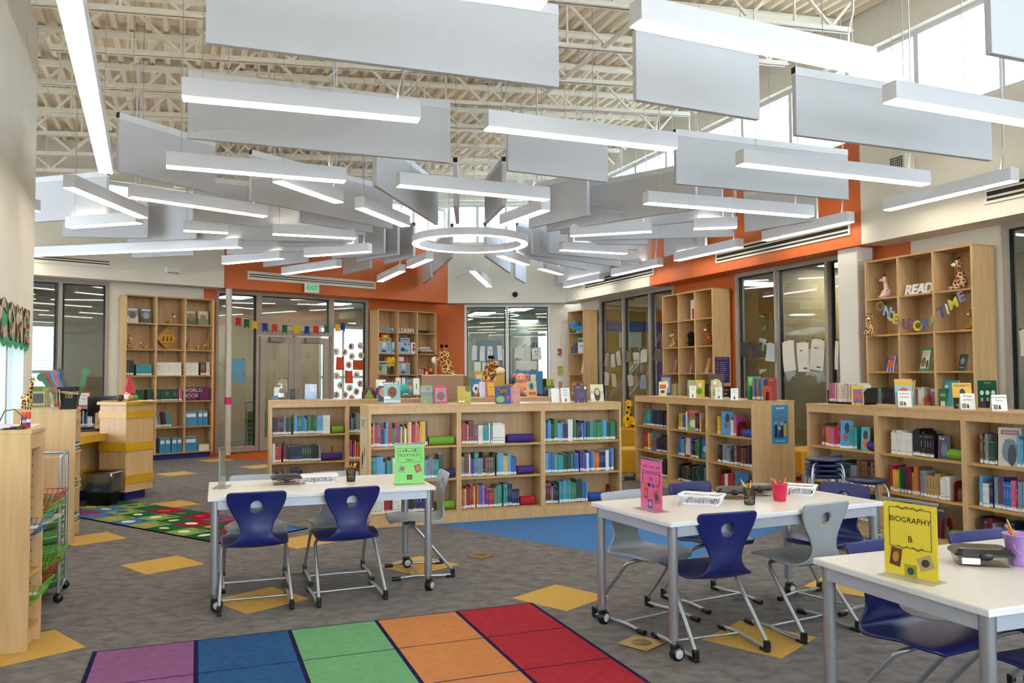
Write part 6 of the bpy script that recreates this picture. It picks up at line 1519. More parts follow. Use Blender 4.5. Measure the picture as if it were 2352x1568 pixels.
kit('LB2', 0, 4, .36, 0, .34, .27, .25, '#9ab0c8', robot, 'pale blue robot kit box, left column second row'); kit('LB2', 0, 4, .82, 0, .07, .26, .25, '#b8c8d4', [('bar', .2, .8, .1, .4, '#3a6a9a')], 'narrow pale kit box beside the left robot kit'); kit('LB2', 0, 4, .36, .272, .34, .075, .2, '#d8b028', [('bar', .1, .4, .2, .8, '#b83a2c'), ('bar', .5, .9, .2, .8, '#2a8a4a')], 'yellow game box on top of the left robot kit'); kit('LB2', 0, 4, .4, .348, .22, .07, .18, '#c8642c', [('dot', .5, .5, .3, .3, '#e4c8a0')], 'orange jar box on top of the yellow game box')
kit('LB2', 1, 4, .34, 0, .33, .27, .25, '#a8bccc', [('dot', .4, .35, .2, .2, '#2a4a7a'), ('dot', .7, .25, .15, .15, '#4a8ab8'), ('dot', .6, .8, .1, .12, '#2a6a9a'), ('dot', .88, .8, .06, .08, '#b8283a')], 'robot kit box in the middle column second row'); kit('LB2', 1, 4, .4, .272, .27, .09, .22, '#2a6aa8', [('bar', .06, .94, .12, .88, '#dfe6ec'), ('bar', .12, .9, .3, .7, '#2a6aa8')], 'blue and white box on top of middle robot kit'); kit('LB2', 1, 4, .85, 0, .12, .26, .2, '#d4d8dc', [('dot', .6, .4, .3, .2, '#b8283a'), ('dot', .6, .75, .3, .15, '#b8283a')], 'white and red box at right of middle column')
t = thing('paper_bag_pile', 'pile of white wrapped sheets in the orange wall bookcase', 'paper', bw('LB2', 2, 4, .5, .04), bang('LB2'))
for k in range(5): MB().box(-.2 + .01 * k, .22 - .015 * k, -.03, .22, k * .02, k * .02 + .016, artmat('#6a5038' if k < 3 else '#c8c0b4')).build('folded_sheet', t)
MB().ball((0, .08, .13), (.19, .12, .05), artmat('#cfcac2')).build('bag', t)
kit('LB2', 0, 3, .26, 0, .22, .3, .1, '#a8b4b8', [('dot', .55, .35, .25, .12, '#d8cc8a'), ('bar', .1, .9, .78, .9, '#3a5a6a')], 'grey putty pouch in the orange wall bookcase', 'pouch')
t = thing('building_brick_jar', 'clear jar with a yellow and lime brick shaped lid', 'jar', bw('LB2', 0, 3, .72, .13), bang('LB2')); MB().lathe([(0, 0), (.09, 0), (.1, .02), (.1, .19)], glass('clear_gel', (.8, .86, .9)), 20).build('jar_body', t); MB().lathe([(.115, .19), (.12, .2), (.12, .25), (.1, .255)], artmat('#b8b82c'), 20).build('lime_ring', t); MB().lathe([(.13, .255), (.135, .26), (.135, .37), (0, .372)], artmat('#d8a81c'), 20).build('lid', t)
for k in range(6): MB().lathe([(.03, 0), (.03, .03), (0, .03)], artmat('#d8a81c'), 10, Matrix.Translation((.095 * math.cos(k), .095 * math.sin(k), .37))).build('stud', t)
kit('LB2', 1, 3, .34, 0, .33, .27, .25, '#9ab0c8', robot, 'pale blue robot kit box in the middle column third row'); kit('LB2', 1, 3, .22, .272, .2, .16, .2, '#b81c2c', [('bar', .06, .8, .15, .82, '#dcdce0')], 'red and white box on the lower robot kit')
t = thing('glue_jug', 'small bottle with a green cap in the orange wall bookcase', 'bottle', bw('LB2', 0, 3, .08, .02), bang('LB2')); MB().lathe([(0, 0), (.035, 0), (.035, .09)], artmat('#b8bcb8'), 14).build('bottle_body', t); MB().lathe([(.037, .09), (.037, .2), (0, .205)], artmat('#1c6a34'), 14).build('cap', t)
kit('LB2', 2, 3, .2, 0, .18, .12, .2, '#d8c8c4', [('bar', .1, .9, .2, .4, '#b84a4a'), ('bar', .1, .9, .6, .8, '#b84a4a')], 'red printed white carton in right column'); kit('LB2', 2, 3, .68, 0, .22, .07, .2, '#8a1c24', [('bar', 0, .4, 0, 1, '#d8b89a')], 'dark red game box in right column'); kit('LB2', 2, 3, .68, .072, .2, .07, .2, '#b02a2c', [('bar', .6, 1, 0, 1, '#d8a83c')], 'red game box stacked on the dark red one')
# right bookcase with garland
giraffe(bw('RT1', 0, 5, .45, .12), bang('RT1') - .4, .32, 'pink spotted giraffe plush at top left of right bookcase', 'sit', hidep, mat('plush_rose_light', '#e0a8a8', .95), lean=-.06)
letters('RT1', 1, 5, .48, 'READ', .165, '#e2ded6', 'white slanted READ word in the right bookcase', depth=.018, shear=.25, bold=.008)
giraffe(bw('RT1', 2, 5, .55, .12), bang('RT1') - .5, .40, 'big headed giraffe plush at top right of right bookcase', 'sit', spots('giraffe_hide_white', '#e4d4bc', '#8a4a20', 18, .07)); giraffe(bw('RT1', 2, 4, .85, .1), bang('RT1') - .3, .24, 'small giraffe plush at the right edge of right bookcase', 'sit', spots('gold_fur', '#c89438', '#8a5a20', 40, .08)); giraffe(bw('RT1', 0, 4, .16, -.03, -.005), bang('RT1') + .5, .3, 'giraffe plush dangling off the left edge of right bookcase', 'sit')
for (c, w, h, col, art, lab) in ((0, .21, .2, '#2c4a9a', [('bar', .2, .3, .0, 1, '#c8d0e0'), ('bar', .5, .6, 0, 1, '#c8d0e0'), ('bar', .8, .9, 0, 1, '#c8d0e0'), ('dot', .5, .45, .4, .3, '#c86a2c'), ('bar', .2, .8, .75, .95, '#b8484a')], 'blue striped orange cat book in the right bookcase'), (1, .19, .29, '#2a8a5a', [('bar', .12, .9, .12, .9, '#dcd8cc'), ('dot', .35, .4, .25, .25, '#8a5a3a'), ('dot', .75, .3, .12, .2, '#2a2024'), ('text', "What's the", .52, .82, .03, '#b8282c'), ('text', 'Problem?', .52, .72, .03, '#b8282c')], "green What's the Problem book in the right bookcase"), (2, .13, .2, '#1f3a4a', [('dot', .5, .6, .3, .22, '#7a8a80'), ('text', 'HIDDEN', .5, .2, .022, '#dcdcd8')], 'dark blue book on a stand in the right bookcase')):
    cbook('RT1', c, 3, .52, w, h, col, art, lab, yaw=-.25, tilt=.2)
crow('RT1', 0, 2, .04, .9, 'dark', 'fifth row of the right bookcase, left', (.24, .29), (.018, .03)); crow('RT1', 1, 2, .3, .62, 'pale', 'fifth row of the right bookcase, middle', (.24, .29), (.018, .03)); crow('RT1', 2, 2, .2, .42, 'cool', 'fifth row of the right bookcase, right', (.24, .29), (.018, .03))
cbook('RT1', 1, 2, .1, .3, .37, '#c89a1c', [('bar', 0, 1, 0, .75, '#b0402c'), ('dot', .3, .5, .3, .15, '#2c6ab0'), ('dot', .7, .55, .25, .2, '#d87a2c'), ('dot', .5, .2, .35, .15, '#2a7a4c'), ('dot', .75, .2, .2, .15, '#2a4aa0'), ('bar', .8, .9, .72, .92, '#dcdcd8')], 'large yellow and red abstract cover book in right bookcase', yaw=-.35, y=.0); cbook('RT1', 2, 2, .3, .3, .37, '#3a9aa4', [('dot', .2, .8, .15, .06, '#dce8e8'), ('bar', .62, .72, .7, .9, '#dcdcd8'), ('bar', .55, .75, .04, .1, '#2a4a6a')], 'large teal cover book in right bookcase', yaw=-.35, y=.0); cbook('RT1', 1, 2, .82, .17, .27, '#8a7088', [('bar', .1, .9, .85, .95, '#c8b8c8')], 'mauve book face out in right bookcase', yaw=-.2, tilt=.02); bookend(bM('RT1'), cell('RT1', 1, 2)[0] + .35, cell('RT1', 1, 2)[2], 'orange', 'fifth row of right bookcase', .0)
t = thing('section_tag', 'green spine tag numbered 400 in the right bookcase', 'sign card', bw('RT1', 2, 2, .12, .03), bang('RT1')); MB().box(-.055, .055, 0, .03, 0, .27, artmat('#2a6a3c')).build('block', t); upright('lettering', text_mesh('400', .05, 0, artmat('#d8e4d8')), t, 0, -.002, .19); MB().box(-.03, .03, -.002, 0, .03, .12, artmat('#dcd8c4')).build('printed_picture', t)
GL = [('O', 2021, 704, .5, '#7a6a5a'), ('N', 2038, 716, .45, '#8ab0c8'), ('C', 2046, 726, .2, '#b8b4b0'), ('E', 2056, 733, .2, '#c8c02c'), ('U', 2081, 745, .05, '#7a3a4a'), ('P', 2092, 747, .05, '#6a4a6a'), ('O', 2108, 749, 0, '#c8c02c'), ('N', 2122, 745, -.05, '#3a5a9a'), ('A', 2143, 737, -.15, '#8a9a6a'), ('T', 2163, 718, -.35, '#3a4a8a'), ('I', 2176, 711, -.4, '#c8c8c0'), ('M', 2190, 698, -.45, '#c8c02c'), ('E', 2207, 682, -.5, '#7a7a94')]
RF = RT.shift(.03); lt = []
gar = thing('letter_garland', 'garland of coloured letters reading ONCE UPON A TIME', 'garland', RT.pt(0, 0, .03), face_ang(RT)); iM = (Matrix.Translation(gar.location) @ Matrix.Rotation(gar.rotation_euler[2], 4, 'Z')).inverted()
for (ch, px, py, r, col) in GL:
    q = iM @ on(px, py, RF.P0, RF.n); lt.append(q + Vector((0, .006, .055))); o = upright('letter', text_mesh(ch, .17, .002, artmat(col), bold=.006), gar, q.x, q.y, q.z); o.rotation_euler = (PI / 2, r * .8 * -1 * -1, 0) if 0 else (PI / 2, -r * -.0, 0)
    o.rotation_euler = (Matrix.Rotation(r * .7, 3, 'Y') @ Matrix.Rotation(PI / 2, 3, 'X')).to_euler()
MB().tube(lt, .002, artmat('#b8b0a0'), 4).build('string', gar)
t = thing('shelf_end_poster', 'dark green poster of speaking figures on side of right bookcase', 'poster', BCS['RT1'][0].location + Matrix.Rotation(bang('RT1'), 3, 'Z') @ Vector((BW / 2 + .001, .18, 1.06)), bang('RT1') + PI / 2)
MB().box(-.15, .15, -.003, 0, 0, .38, artmat('#0f5a3c')).build('sheet', t); upright('lettering', text_mesh('400-499', .03, 0, artmat('#c8d8cc')), t, 0, -.004, .35); upright('lettering', text_mesh('LANGUAGE', .035, 0, artmat('#8a2a4a')), t, 0, -.004, .305)
for k in range(3):
    mb = MB(); blob(mb, -.09 + k * .09, .24, .035, .028, artmat('#dfe4dc'), -.0035); mb.build('speech_bubble', t); mb = MB(); blob(mb, -.09 + k * .09, .165, .022, .025, artmat('#c89a78'), -.0035); mb.build('printed_head', t); MB().box(-.12 + k * .09, -.06 + k * .09, -.0035, -.003, .02, .14, artmat(('#7a1c34', '#1c1c20', '#8a2a3a')[k])).build('printed_body', t)
# mid right bookcase
t = thing('figure_card', 'white tall card with a red figure in the mid right bookcase', 'card', bw('RT2', 1, 5, .62, .1), bang('RT2') - .3); MB().box(-.12, .12, 0, .004, 0, .36, artmat('#e2e0da')).build('card_front', t); MB().box(-.04, .1, -.001, 0, .02, .2, artmat('#8a1c2c')).build('printed_figure', t); MB().box(-.02, .02, .004, .06, 0, .15, artmat('#e2e0da')).build('card_leg', t)
giraffe(bw('RT2', 0, 4, .55, .06), bang('RT2') - .3, .3, 'curled giraffe plush at left in mid right bookcase', 'sit', spots('giraffe_hide_big', '#e0c8a0', '#a86a30', 22, .07)); t = thing('plush_toy', 'small black monkey plush in mid right bookcase', 'plush toy', bw('RT2', 1, 4, .7, .06), bang('RT2') - .3); MB().ball((0, 0, .08), (.09, .08, .09), dark).build('body', t); MB().ball((0, -.02, .19), (.075, .07, .07), dark).build('head', t); MB().ball((-.1, -.06, .03), (.06, .04, .03), mat('plush_brown', '#6a4a28', .95)).build('foot', t)
giraffe(bw('RT2', 2, 4, .7, .05), bang('RT2') - .3, .36, 'giraffe plush with pale muzzle in mid right bookcase', 'sit', spots('giraffe_hide_red', '#c87a3a', '#5a2410', 30, .08))
for (c, col, art, lab) in ((0, '#8a5a5c', [('dot', .5, .3, .3, .2, '#5a7a3a'), ('bar', .1, .9, .7, .9, '#8a8ab0')], 'tilted book at left of the mid right bookcase'), (1, '#7a4a5a', [('dot', .4, .55, .35, .25, '#b8642c')], 'plum tilted book in the middle of mid right bookcase'), (2, '#c87a2c', [('bar', 0, 1, 0, .3, '#b8b4b0'), ('dot', .6, .6, .3, .2, '#9a8a7a')], 'orange tilted book at right of the mid right bookcase')): cbook('RT2', c, 3, .45, .2, .27, col, art, lab, yaw=-.4, tilt=.25, y=.05)
for c in range(3): crow('RT2', c, 2, .35, .92, ('mixed', 'cool', 'dark')[c], ('left', 'middle', 'right')[c] + ' fifth row of mid right bookcase', (.24, .3))
t = thing('shelf_end_poster', 'purple Dewey Decimal poster on the side of mid right bookcase', 'poster', BCS['RT2'][0].location + Matrix.Rotation(bang('RT2'), 3, 'Z') @ Vector((BW / 2 + .001, .18, 1.38)), bang('RT2') + PI / 2)
MB().box(-.15, .15, -.003, 0, 0, .44, artmat('#3a2468')).build('sheet', t); upright('lettering', text_mesh('DEWEY DECIMAL', .028, 0, artmat('#c8a84c')), t, 0, -.004, .41)
for k in range(9): MB().box(-.12, -.08, -.0035, -.003, .06 + k * .036, .068 + k * .036, artmat('#c8a84c')).build('printed_number', t); MB().box(-.05, .06 + .02 * (k % 3), -.0035, -.003, .06 + k * .036, .067 + k * .036, artmat('#b0a8c8')).build('printed_line', t)
t = thing('shelf_end_poster', 'black cartoon poster below the purple Dewey poster', 'poster', BCS['RT2'][0].location + Matrix.Rotation(bang('RT2'), 3, 'Z') @ Vector((BW / 2 + .001, .2, .92)), bang('RT2') + PI / 2); MB().box(-.13, .15, -.003, 0, 0, .4, artmat('#14141c')).build('sheet', t)
for k in range(5): MB().box(-.1, .1 - .03 * (k % 2), -.004, -.003, .06 + k * .065, .09 + k * .065, artmat(('#dcdce0', '#c8a02c', '#dcdce0', '#8a9ac0', '#c84a3a')[k])).build('printed_block', t)
# corner bookcase
t = thing('globe', 'small blue globe in the corner bookcase', 'globe', bw('RT3', 0, 5, .25, .08), bang('RT3')); MB().ball((0, 0, .15), .14, noisy('globe_map', '#2c6aa8', '#7a9a4c', nscale=8, lo=.5, hi=.56), 20, 12).build('sphere', t); MB().lathe([(.08, 0), (.06, .012), (.012, .02)], blackm, 14).build('base', t)
letters('RT3', 0, 5, .62, 'READ', .19, '#4a9ad0', 'blue cut out READ word in the corner bookcase', depth=.02, bold=.008)
kit('RT3', 0, 4, .74, 0, .32, .34, .2, '#e0e0de', [('bar', .05, .95, .72, .95, '#3a6a6a'), ('bar', .35, .7, .45, .52, '#2a2a2c')], 'white file box in the corner bookcase', 'file box'); kit('RT3', 0, 4, .3, 0, .2, .24, .18, '#5a5a6a', [('bar', .5, .9, .1, .9, '#2a2c5a')], 'grey and navy box in the corner bookcase'); kit('RT3', 0, 4, .1, 0, .1, .16, .18, '#2a3a9a', [('bar', .2, .8, .3, .6, '#5a6ab8')], 'small blue box in the corner bookcase')
t = thing('figure_card', 'leaning white card with a suited cartoon figure in corner bookcase', 'card', bw('RT3', 0, 3, .66, .12), bang('RT3')); t.rotation_euler = (-.12, .28, bang('RT3')); MB().box(-.12, .12, 0, .006, 0, .44, artmat('#e2ded6')).build('card_front', t); MB().box(-.02, .04, -.002, 0, .05, .24, artmat('#1c1c20')).build('printed_suit', t); mb = MB(); blob(mb, .01, .31, .05, .06, artmat('#c8a088'), -.003); mb.build('printed_head', t)
crow('RT3', 0, 2, .1, .9, 'warm', 'fourth row of the corner bookcase', (.22, .3))
# ------------------------------------------------------------------ left wall banner, windows and hanging papers
bt1, bz1 = LN.tz(66, 724); bt0 = LN.tz(0, 700)[0] - .75; bz0 = LN.tz(70, 808)[1]
ban = thing('welcome_banner', 'green scalloped banner with patterned letters ending LCOME on left wall', 'banner', LN.pt(0, 0, .004), math.atan2(LN.d.y, LN.d.x) + PI)
# local x runs towards the camera side: x = -t ; -y looks into the room
gb = mat('banner_green', '#3f9a68', .8); gl = mat('banner_light', '#6ac090', .8)
mb = MB(); zt = bz1 + .02; L_ = bt1 - bt0
sg = 1 if (Matrix.Rotation(math.atan2(LN.d.y, LN.d.x) + PI, 3, 'Z') @ Vector((0, -1, 0))).dot(LN.n) > 0 else -1
def bx(x0, x1, z0, z1, y0, y1, m, nm): MB().box(min(x0, x1), max(x0, x1), min(-sg * y0, -sg * y1), max(-sg * y0, -sg * y1), z0, z1, m).build(nm, ban)
bx(-bt1, -bt0, bz0 + .05, zt, 0, .004, gb, 'banner_backing')
n = 7
for k in range(n):
    c = -bt1 + (k + .5) * L_ / n; mb = MB(); r = L_ / n / 2 * .98; vs = [(c + r * math.cos(a), -sg * .003, bz0 + .055 + r * .32 * math.sin(a)) for a in [PI + PI * j / 10 for j in range(11)]]
    mb.add(vs, [tuple(range(11))], gb); mb.build('scallop', ban)
lw = L_ / 5.2
pat = [noisy('letter_pattern_%d' % k, a, b_, scale=(1, 1, 6 if k % 2 else 1), nscale=9, lo=.45, hi=.52) for k, (a, b_) in enumerate((('#2a1c18', '#c89a80'), ('#6a3a20', '#d8b8a0'), ('#3a2418', '#d0a890'), ('#241814', '#c8a890'), ('#7a4a28', '#d8b0a0')))]
for k, ch in enumerate('EMOCL'):
    me = text_mesh(ch, (zt - bz0) * 1.12, .003, pat[k], bold=.025); x = -bt1 + (k + .55) * lw
    o = bpy.data.objects.new('letter', me); COL.objects.link(o); o.parent = ban; o.location = (x, -sg * .012, (zt + bz0) / 2 + .03); o.rotation_euler = (PI / 2, 0, 0 if sg > 0 else PI); xs = [v.co.x for v in me.vertices]; o.scale = (lw * .8 / (max(xs) - min(xs)), 1, 1)
rl = RT  # flags
def flag_line():
    PT = [(352, 415, 'red'), (453, 438, 'green'), (553, 457, 'yellow'), (674, 480, 'blue'), (790, 492, 'red'), (910, 503, 'green'), (1052, 512, 'yellow'), (1176, 515, 'blue'), (1285, 512, 'red'), (1410, 505, 'green'), (1545, 490, 'yellow'), (1605, 477, 'blue')]
    C_ = {'red': '#b81c1c', 'green': '#145a34', 'yellow': '#d8a80c', 'blue': '#14288a'}
    l = LBr.shift(.1); g = thing('pennant_garland', 'string of twelve red, green, yellow and blue pennants above the doors', 'garland', l.pt(0, 0, 0), face_ang(LB)); iM_ = (Matrix.Translation(g.location) @ Matrix.Rotation(g.rotation_euler[2], 4, 'Z')).inverted(); pts = []
    for (x, y, c) in PT:
        q = iM_ @ on(480 + x / 5.2275, 660 + y / 5.2275, l.P0, l.n); w, h = .055, .09; pts.append(q + Vector((0, .004, h)))
        mb = MB(); vs = [(q.x - w, q.y, q.z + h), (q.x + w, q.y, q.z + h), (q.x + w, q.y, q.z - h), (q.x, q.y, q.z - h * .55), (q.x - w, q.y, q.z - h)]
        mb.add(vs + [(a, b + .003, c_) for a, b, c_ in vs], [(0, 1, 2, 3, 4), (9, 8, 7, 6, 5)] + [(i, i + 5, (i + 1) % 5 + 5, (i + 1) % 5) for i in range(5)], mat('pennant_' + c, C_[c], .8)); mb.build('pennant', g)
    MB().tube([pts[0] + Vector((-.1, 0, .08))] + pts + [pts[-1] + Vector((.3, 0, .12))], .003, artmat('#c8a84c'), 4).build('string', g)
flag_line()
def sheet(l, x0, y0, x1, y1, col, name, label, cat, off=.012, rot=0.0, group=None, marks=None):
    a, b = on(x0, y0, l.P0, l.n), on(x1, y1, l.P0, l.n); c = (a + b) / 2; w = abs((b - a).dot(l.d)); h = abs(a.z - b.z)
    t = thing(name, label, cat, c + l.n * off, face_ang(l), group); R_ = Matrix.Rotation(rot, 4, 'Y')
    n = 6; vs = []
    for i in range(n + 1):
        f = i / n; vs += [(-w / 2, .012 * math.sin(f * 3 + x0), h / 2 - h * f), (w / 2, -.012 * math.sin(f * 2.6 + x1), h / 2 - h * f)]
    mb = MB(); mb.add(vs, [(2 * i, 2 * i + 2, 2 * i + 3, 2 * i + 1) for i in range(n)], artmat(col), R_); o = mb.build('sheet', t); so = o.modifiers.new('thickness', 'SOLIDIFY'); so.thickness = .0015
    for s in (-.4, .4): MB().box(s * w - .008, s * w + .008, -.01, .01, h / 2 - .012, h / 2 + .012, blackm, R_).build('clip', t)
    for (mx, mz, mw, mh) in (marks or ()): MB().box((mx - .5) * w, (mx - .5 + mw) * w, -.02, -.018, (mz - .5) * h, (mz - .5 + mh) * h, inkm, R_).build('drawn_mark', t)
    return t
K = lambda x, y: (1652 + x / 3.357, 500 + y / 3.357)
for i, (x0, y0, x1, y1, col, r) in enumerate(((165, 962, 248, 1072, '#3a3430', .1), (252, 975, 338, 1078, '#3a3430', -.05), (362, 965, 432, 1105, '#a8b0b0', .1), (495, 948, 592, 1180, '#cfc8b8', -.12), (606, 962, 700, 1187, '#d2ccba', 0), (710, 938, 812, 1176, '#cdc8b8', .14), (895, 945, 925, 1170, '#c8c2b4', 0))):
    sheet(RTr.shift(.05), *K(x0, y0), *K(x1, y1), col, 'hanging_paper', ('dark' if i < 2 else 'pale') + ' paper clipped on a line at the right glass wall, %s from left' % ORD[i], 'paper', rot=r, group='papers hung along the right glass wall', marks=((.6, .1, .3, .04), (.3, .7, .2, .03)) if i in (4, 5) else None)
sheet(RTr.shift(.05), 2343, 757, 2375, 817, '#d2ccba', 'hanging_paper', 'pale paper on the glass at the right frame edge', 'paper')
K2 = lambda x, y: (1360 + x / 5.2265, 640 + y / 5.2265)
for i, (x0, y0, x1, y1, col, r) in enumerate(((155, 890, 215, 1050, '#8a8480', .1), (232, 900, 285, 1062, '#b8b4a4', 0), (300, 870, 352, 1040, '#b0aca0', -.15), (412, 868, 462, 1000, '#6a645c', .1), (500, 885, 575, 1010, '#b4aea0', 0), (588, 850, 662, 1000, '#b8b0a4', -.1), (750, 840, 850, 985, '#5a5048', .15), (148, 1120, 205, 1280, '#b8b2a6', .05), (240, 1140, 295, 1295, '#c0b888', 0), (435, 1155, 500, 1290, '#b4ac98', 0), (502, 1165, 560, 1290, '#8a7868', 0), (585, 1150, 655, 1325, '#7a8898', 0))):
    sheet(RTr.shift(.04), *K2(x0, y0), *K2(x1, y1), col, 'hanging_paper', 'paper hung on the glass before the stair hall, %s counted from upper left' % ORD[i], 'paper', rot=r, group='papers hung before the stair hall')
K3 = lambda x, y: (1040 + x / 6.272, 690 + y / 6.272)
for i, (x0, y0, x1, y1, r) in enumerate(((278, 645, 350, 858, .04), (390, 655, 462, 872, .02), (498, 658, 575, 850, 0), (642, 640, 712, 858, -.06), (310, 880, 402, 1040, 0), (425, 885, 480, 1035, 0), (585, 870, 662, 1030, -.2), (892, 668, 1015, 832, .12), (1138, 680, 1272, 850, -.06), (910, 868, 1212, 992, .02))):
    sheet(CHr.shift(.04), *K3(x0, y0), *K3(x1, y1), '#d4d2c6', 'hanging_paper', 'white drawing sheet taped to corner window, %s counted from upper left' % ORD[i], 'paper', rot=r, group='drawings on the corner window', marks=((.35, .62, .1, .08), (.6, .62, .1, .08), (.4, .4, .22, .05)) if i in (2, 8) else None)
# paper plates and orange sheets on the sidelight
K4 = lambda x, y: (480 + x / 5.2275, 660 + y / 5.2275)
rp = random.Random(9); lw_ = LBr.shift(.0)
pc = ['#b84a6a', '#d87a2c', '#3a8ab0', '#b8642c', '#c8503c', '#4a9a5a', '#c83a5a', '#a86a5a', '#9a6a4a', '#b89a5a', '#a8a0a0', '#a83a5a', '#3a4a3a', '#d0a0a8', '#8a3a6a', '#c85a7a']
for i, (x, y) in enumerate(((1525, 770), (1625, 775), (1705, 710), (1815, 700), (1712, 825), (1822, 815), (1675, 928), (1528, 1060), (1768, 1050), (1575, 1175), (1812, 1155), (1683, 1205), (1765, 1250), (1527, 1290), (1627, 1288), (1710, 1325))):
    q = on(*K4(x, y), lw_.P0, lw_.n); t = thing('paper_plate', 'painted round paper plate on the glass beside the doors, %s counted from upper left' % ordn(i + 1), 'paper plate', q + lw_.n * .012, face_ang(LB), 'painted paper plates'); RX = Matrix.Rotation(PI / 2, 4, 'X')
    MB().lathe([(0, 0), (.06, 0), (.078, .006), (.08, .004)], artmat('#dcd4cc'), 18, RX).build('plate', t)
    for k in range(3): mb = MB(); blob(mb, rp.uniform(-.022, .022), rp.uniform(-.022, .022), rp.uniform(.03, .048), rp.uniform(.03, .048), artmat(pc[(i + k * 5) % 16] if k else pc[i]), -.001 - k * .0008, 9, .4); mb.build('paint_blob', t)
for i, (x0, y0, x1, y1) in enumerate(((1525, 838, 1620, 990), (1728, 875, 1845, 990), (1632, 1000, 1722, 1150))): sheet(lw_, *K4(x0, y0), *K4(x1, y1), '#c8421c', 'orange_sheet', 'orange paper sheet among the plates, %s from left' % ('first', 'third', 'second')[i], 'paper')
sheet(lw_, *K4(195, 852), *K4(433, 1030), '#5a98b8', 'blue_sheet', 'large pale blue paper on the glass left of the doors', 'paper'); sheet(lw_, *K4(185, 1048), *K4(437, 1135), '#5a98b8', 'blue_sheet', 'smaller pale blue paper below the large one', 'paper'); sheet(lw_, *K4(830, 1095), *K4(938, 1252), '#b4ac94', 'door_notice', 'pale green paper notice on the left door glass', 'paper')

# ------------------------------------------------------------------ small things at the left
CT = 1.2295
def c1(x, y, dz=0): return CAB1 @ Vector((x, y, CT + dz))
def c2(x, y, dz=0): return CAB2 @ Vector((x, y, CT + dz))
ac1 = cab1.rotation_euler[2]
for i, (px, py) in enumerate(((53, 983), (64, 982))):
    p = at(px, py, CT + .004); t = thing('glue_stick', ('left', 'right')[i] + ' orange glue stick standing on the near left cabinet', 'glue stick', p, 0, 'glue sticks'); MB().lathe([(0, 0), (.0135, 0), (.0135, .068)], artmat('#c8421c'), 14).build('barrel', t); MB().lathe([(.0138, .012 if i else .04), (.0138, .03 if i else .06)], artmat('#2a3a8a'), 14).build('label_band', t); MB().lathe([(.0138, .031), (.0138, .05)], artmat('#d8d4d0'), 14).build('name_band', t); MB().lathe([(.0145, .068), (.0145, .09), (.012, .092), (0, .092)], artmat('#d0481c'), 14).build('cap', t)
for i, (x, y, w, h, r) in enumerate(((.3, .25, .5, .35, .1), (.18, .45, .4, .3, -.3))):
    t = thing('loose_paper', ('loose cream papers spread on top of the near left cabinet', 'second loose paper sheet at the back of near cabinet top')[i], 'paper', c1(x, y, .0), ac1 + r); MB().box(-w / 2, w / 2, -h / 2, h / 2, 0, .003, artmat('#e0d4c0')).build('sheet', t)
t = thing('wireless_mouse', 'pale pink rounded device at the left frame edge', 'device', at(6, 985, CT + .003), .3); MB().ball((0, 0, .012), (.07, .045, .018), artmat('#dccad4')).build('shell', t); MB().box(-.04, .04, -.03, .03, .0, .004, artmat('#b8a8b0')).build('base', t)
t = thing('cable', 'black cable looping over the near left cabinet', 'cable', at(40, 985, CT + .003), 0); MB().tube([(-.12, 0, .0), (-.08, .01, .1), (-.03, .02, .11), (.02, .01, .07), (.02, 0, .02), (-.01, -.02, .005), (-.06, -.03, .004)], .003, blackm, 6).build('cord', t); MB().box(-.04, .04, -.012, .012, 0, .014, blackm).build('plug', t, bevel=.004)
def wire_basket(x, z, col, nm, label, w=.26, out=.17, h=.1):
    t = thing('wire_basket', label, 'basket', CAB1 @ Vector((x * .8, .13, z)), ac1, 'coloured wire baskets'); m = mat('wire_' + nm, col, .4); mb = MB(); k = .72
    def wall_pt(u, f): # f 0 bottom 1 top
        s = k + (1 - k) * f; return s
    rim = [(0, 0, h), (w, 0, h), (w, -out, h), (0, -out, h)]; bot = [(w * .1, 0, 0), (w * .9, 0, 0), (w * .9, -out * k, 0), (w * .1, -out * k, 0)]
    R1 = MB(); R1.tube(rim, .005, m, 6, closed=True); R1.build('rim', t)
    def lerp(a, b, f): return tuple(a[i] + (b[i] - a[i]) * f for i in range(3))
    for s in range(4):
        a0, a1, b0, b1 = bot[s], bot[(s + 1) % 4], rim[s], rim[(s + 1) % 4]
        for i in range(7): f = i / 6; mb.tube([lerp(a0, a1, f), lerp(b0, b1, f)], .0022, m, 4)
        for g in (0, .33, .66): mb.tube([lerp(a0, b0, g), lerp(a1, b1, g)], .0022, m, 4)
    for i in range(1, 6): f = i / 6; mb.tube([lerp(bot[0], bot[1], f), lerp(bot[3], bot[2], f)], .0022, m, 4); mb.tube([lerp(bot[0], bot[3], f), lerp(bot[1], bot[2], f)], .0022, m, 4)
    mb.build('wire_grid', t)['kind'] = 'stuff'
    return t
for (x, z, col, nm, lab) in ((.46, .72, '#b8281c', 'red', 'upper red wire basket on the near left cabinet'), (.3, .67, '#6ab82c', 'lime', 'upper lime wire basket on the near left cabinet'), (.13, .62, '#2a7ab0', 'blue', 'blue wire basket on the near left cabinet'), (.5, .36, '#6ab82c', 'lime', 'lime wire basket at the back of the lower shelf'), (.32, .31, '#b8281c', 'red', 'lower red wire basket on the near left cabinet'), (.12, .24, '#6ab82c', 'lime', 'lowest lime wire basket on the near left cabinet')): wire_basket(x, z, col, nm, lab)
for i, (x, z) in enumerate(((.25, .645), (.24, .262))): t = thing('paper_stack', ('papers in the blue wire basket', 'papers in the lowest lime wire basket')[i] + ' at left', 'paper', CAB1 @ Vector((x + .06, .05, z)), ac1); MB().box(-.09, .09, -.05, .05, 0, .012, paperm).build('sheets', t); MB().box(-.08, .08, -.045, .04, .012, .018, artmat('#d8d4c0')).build('sheets', t)
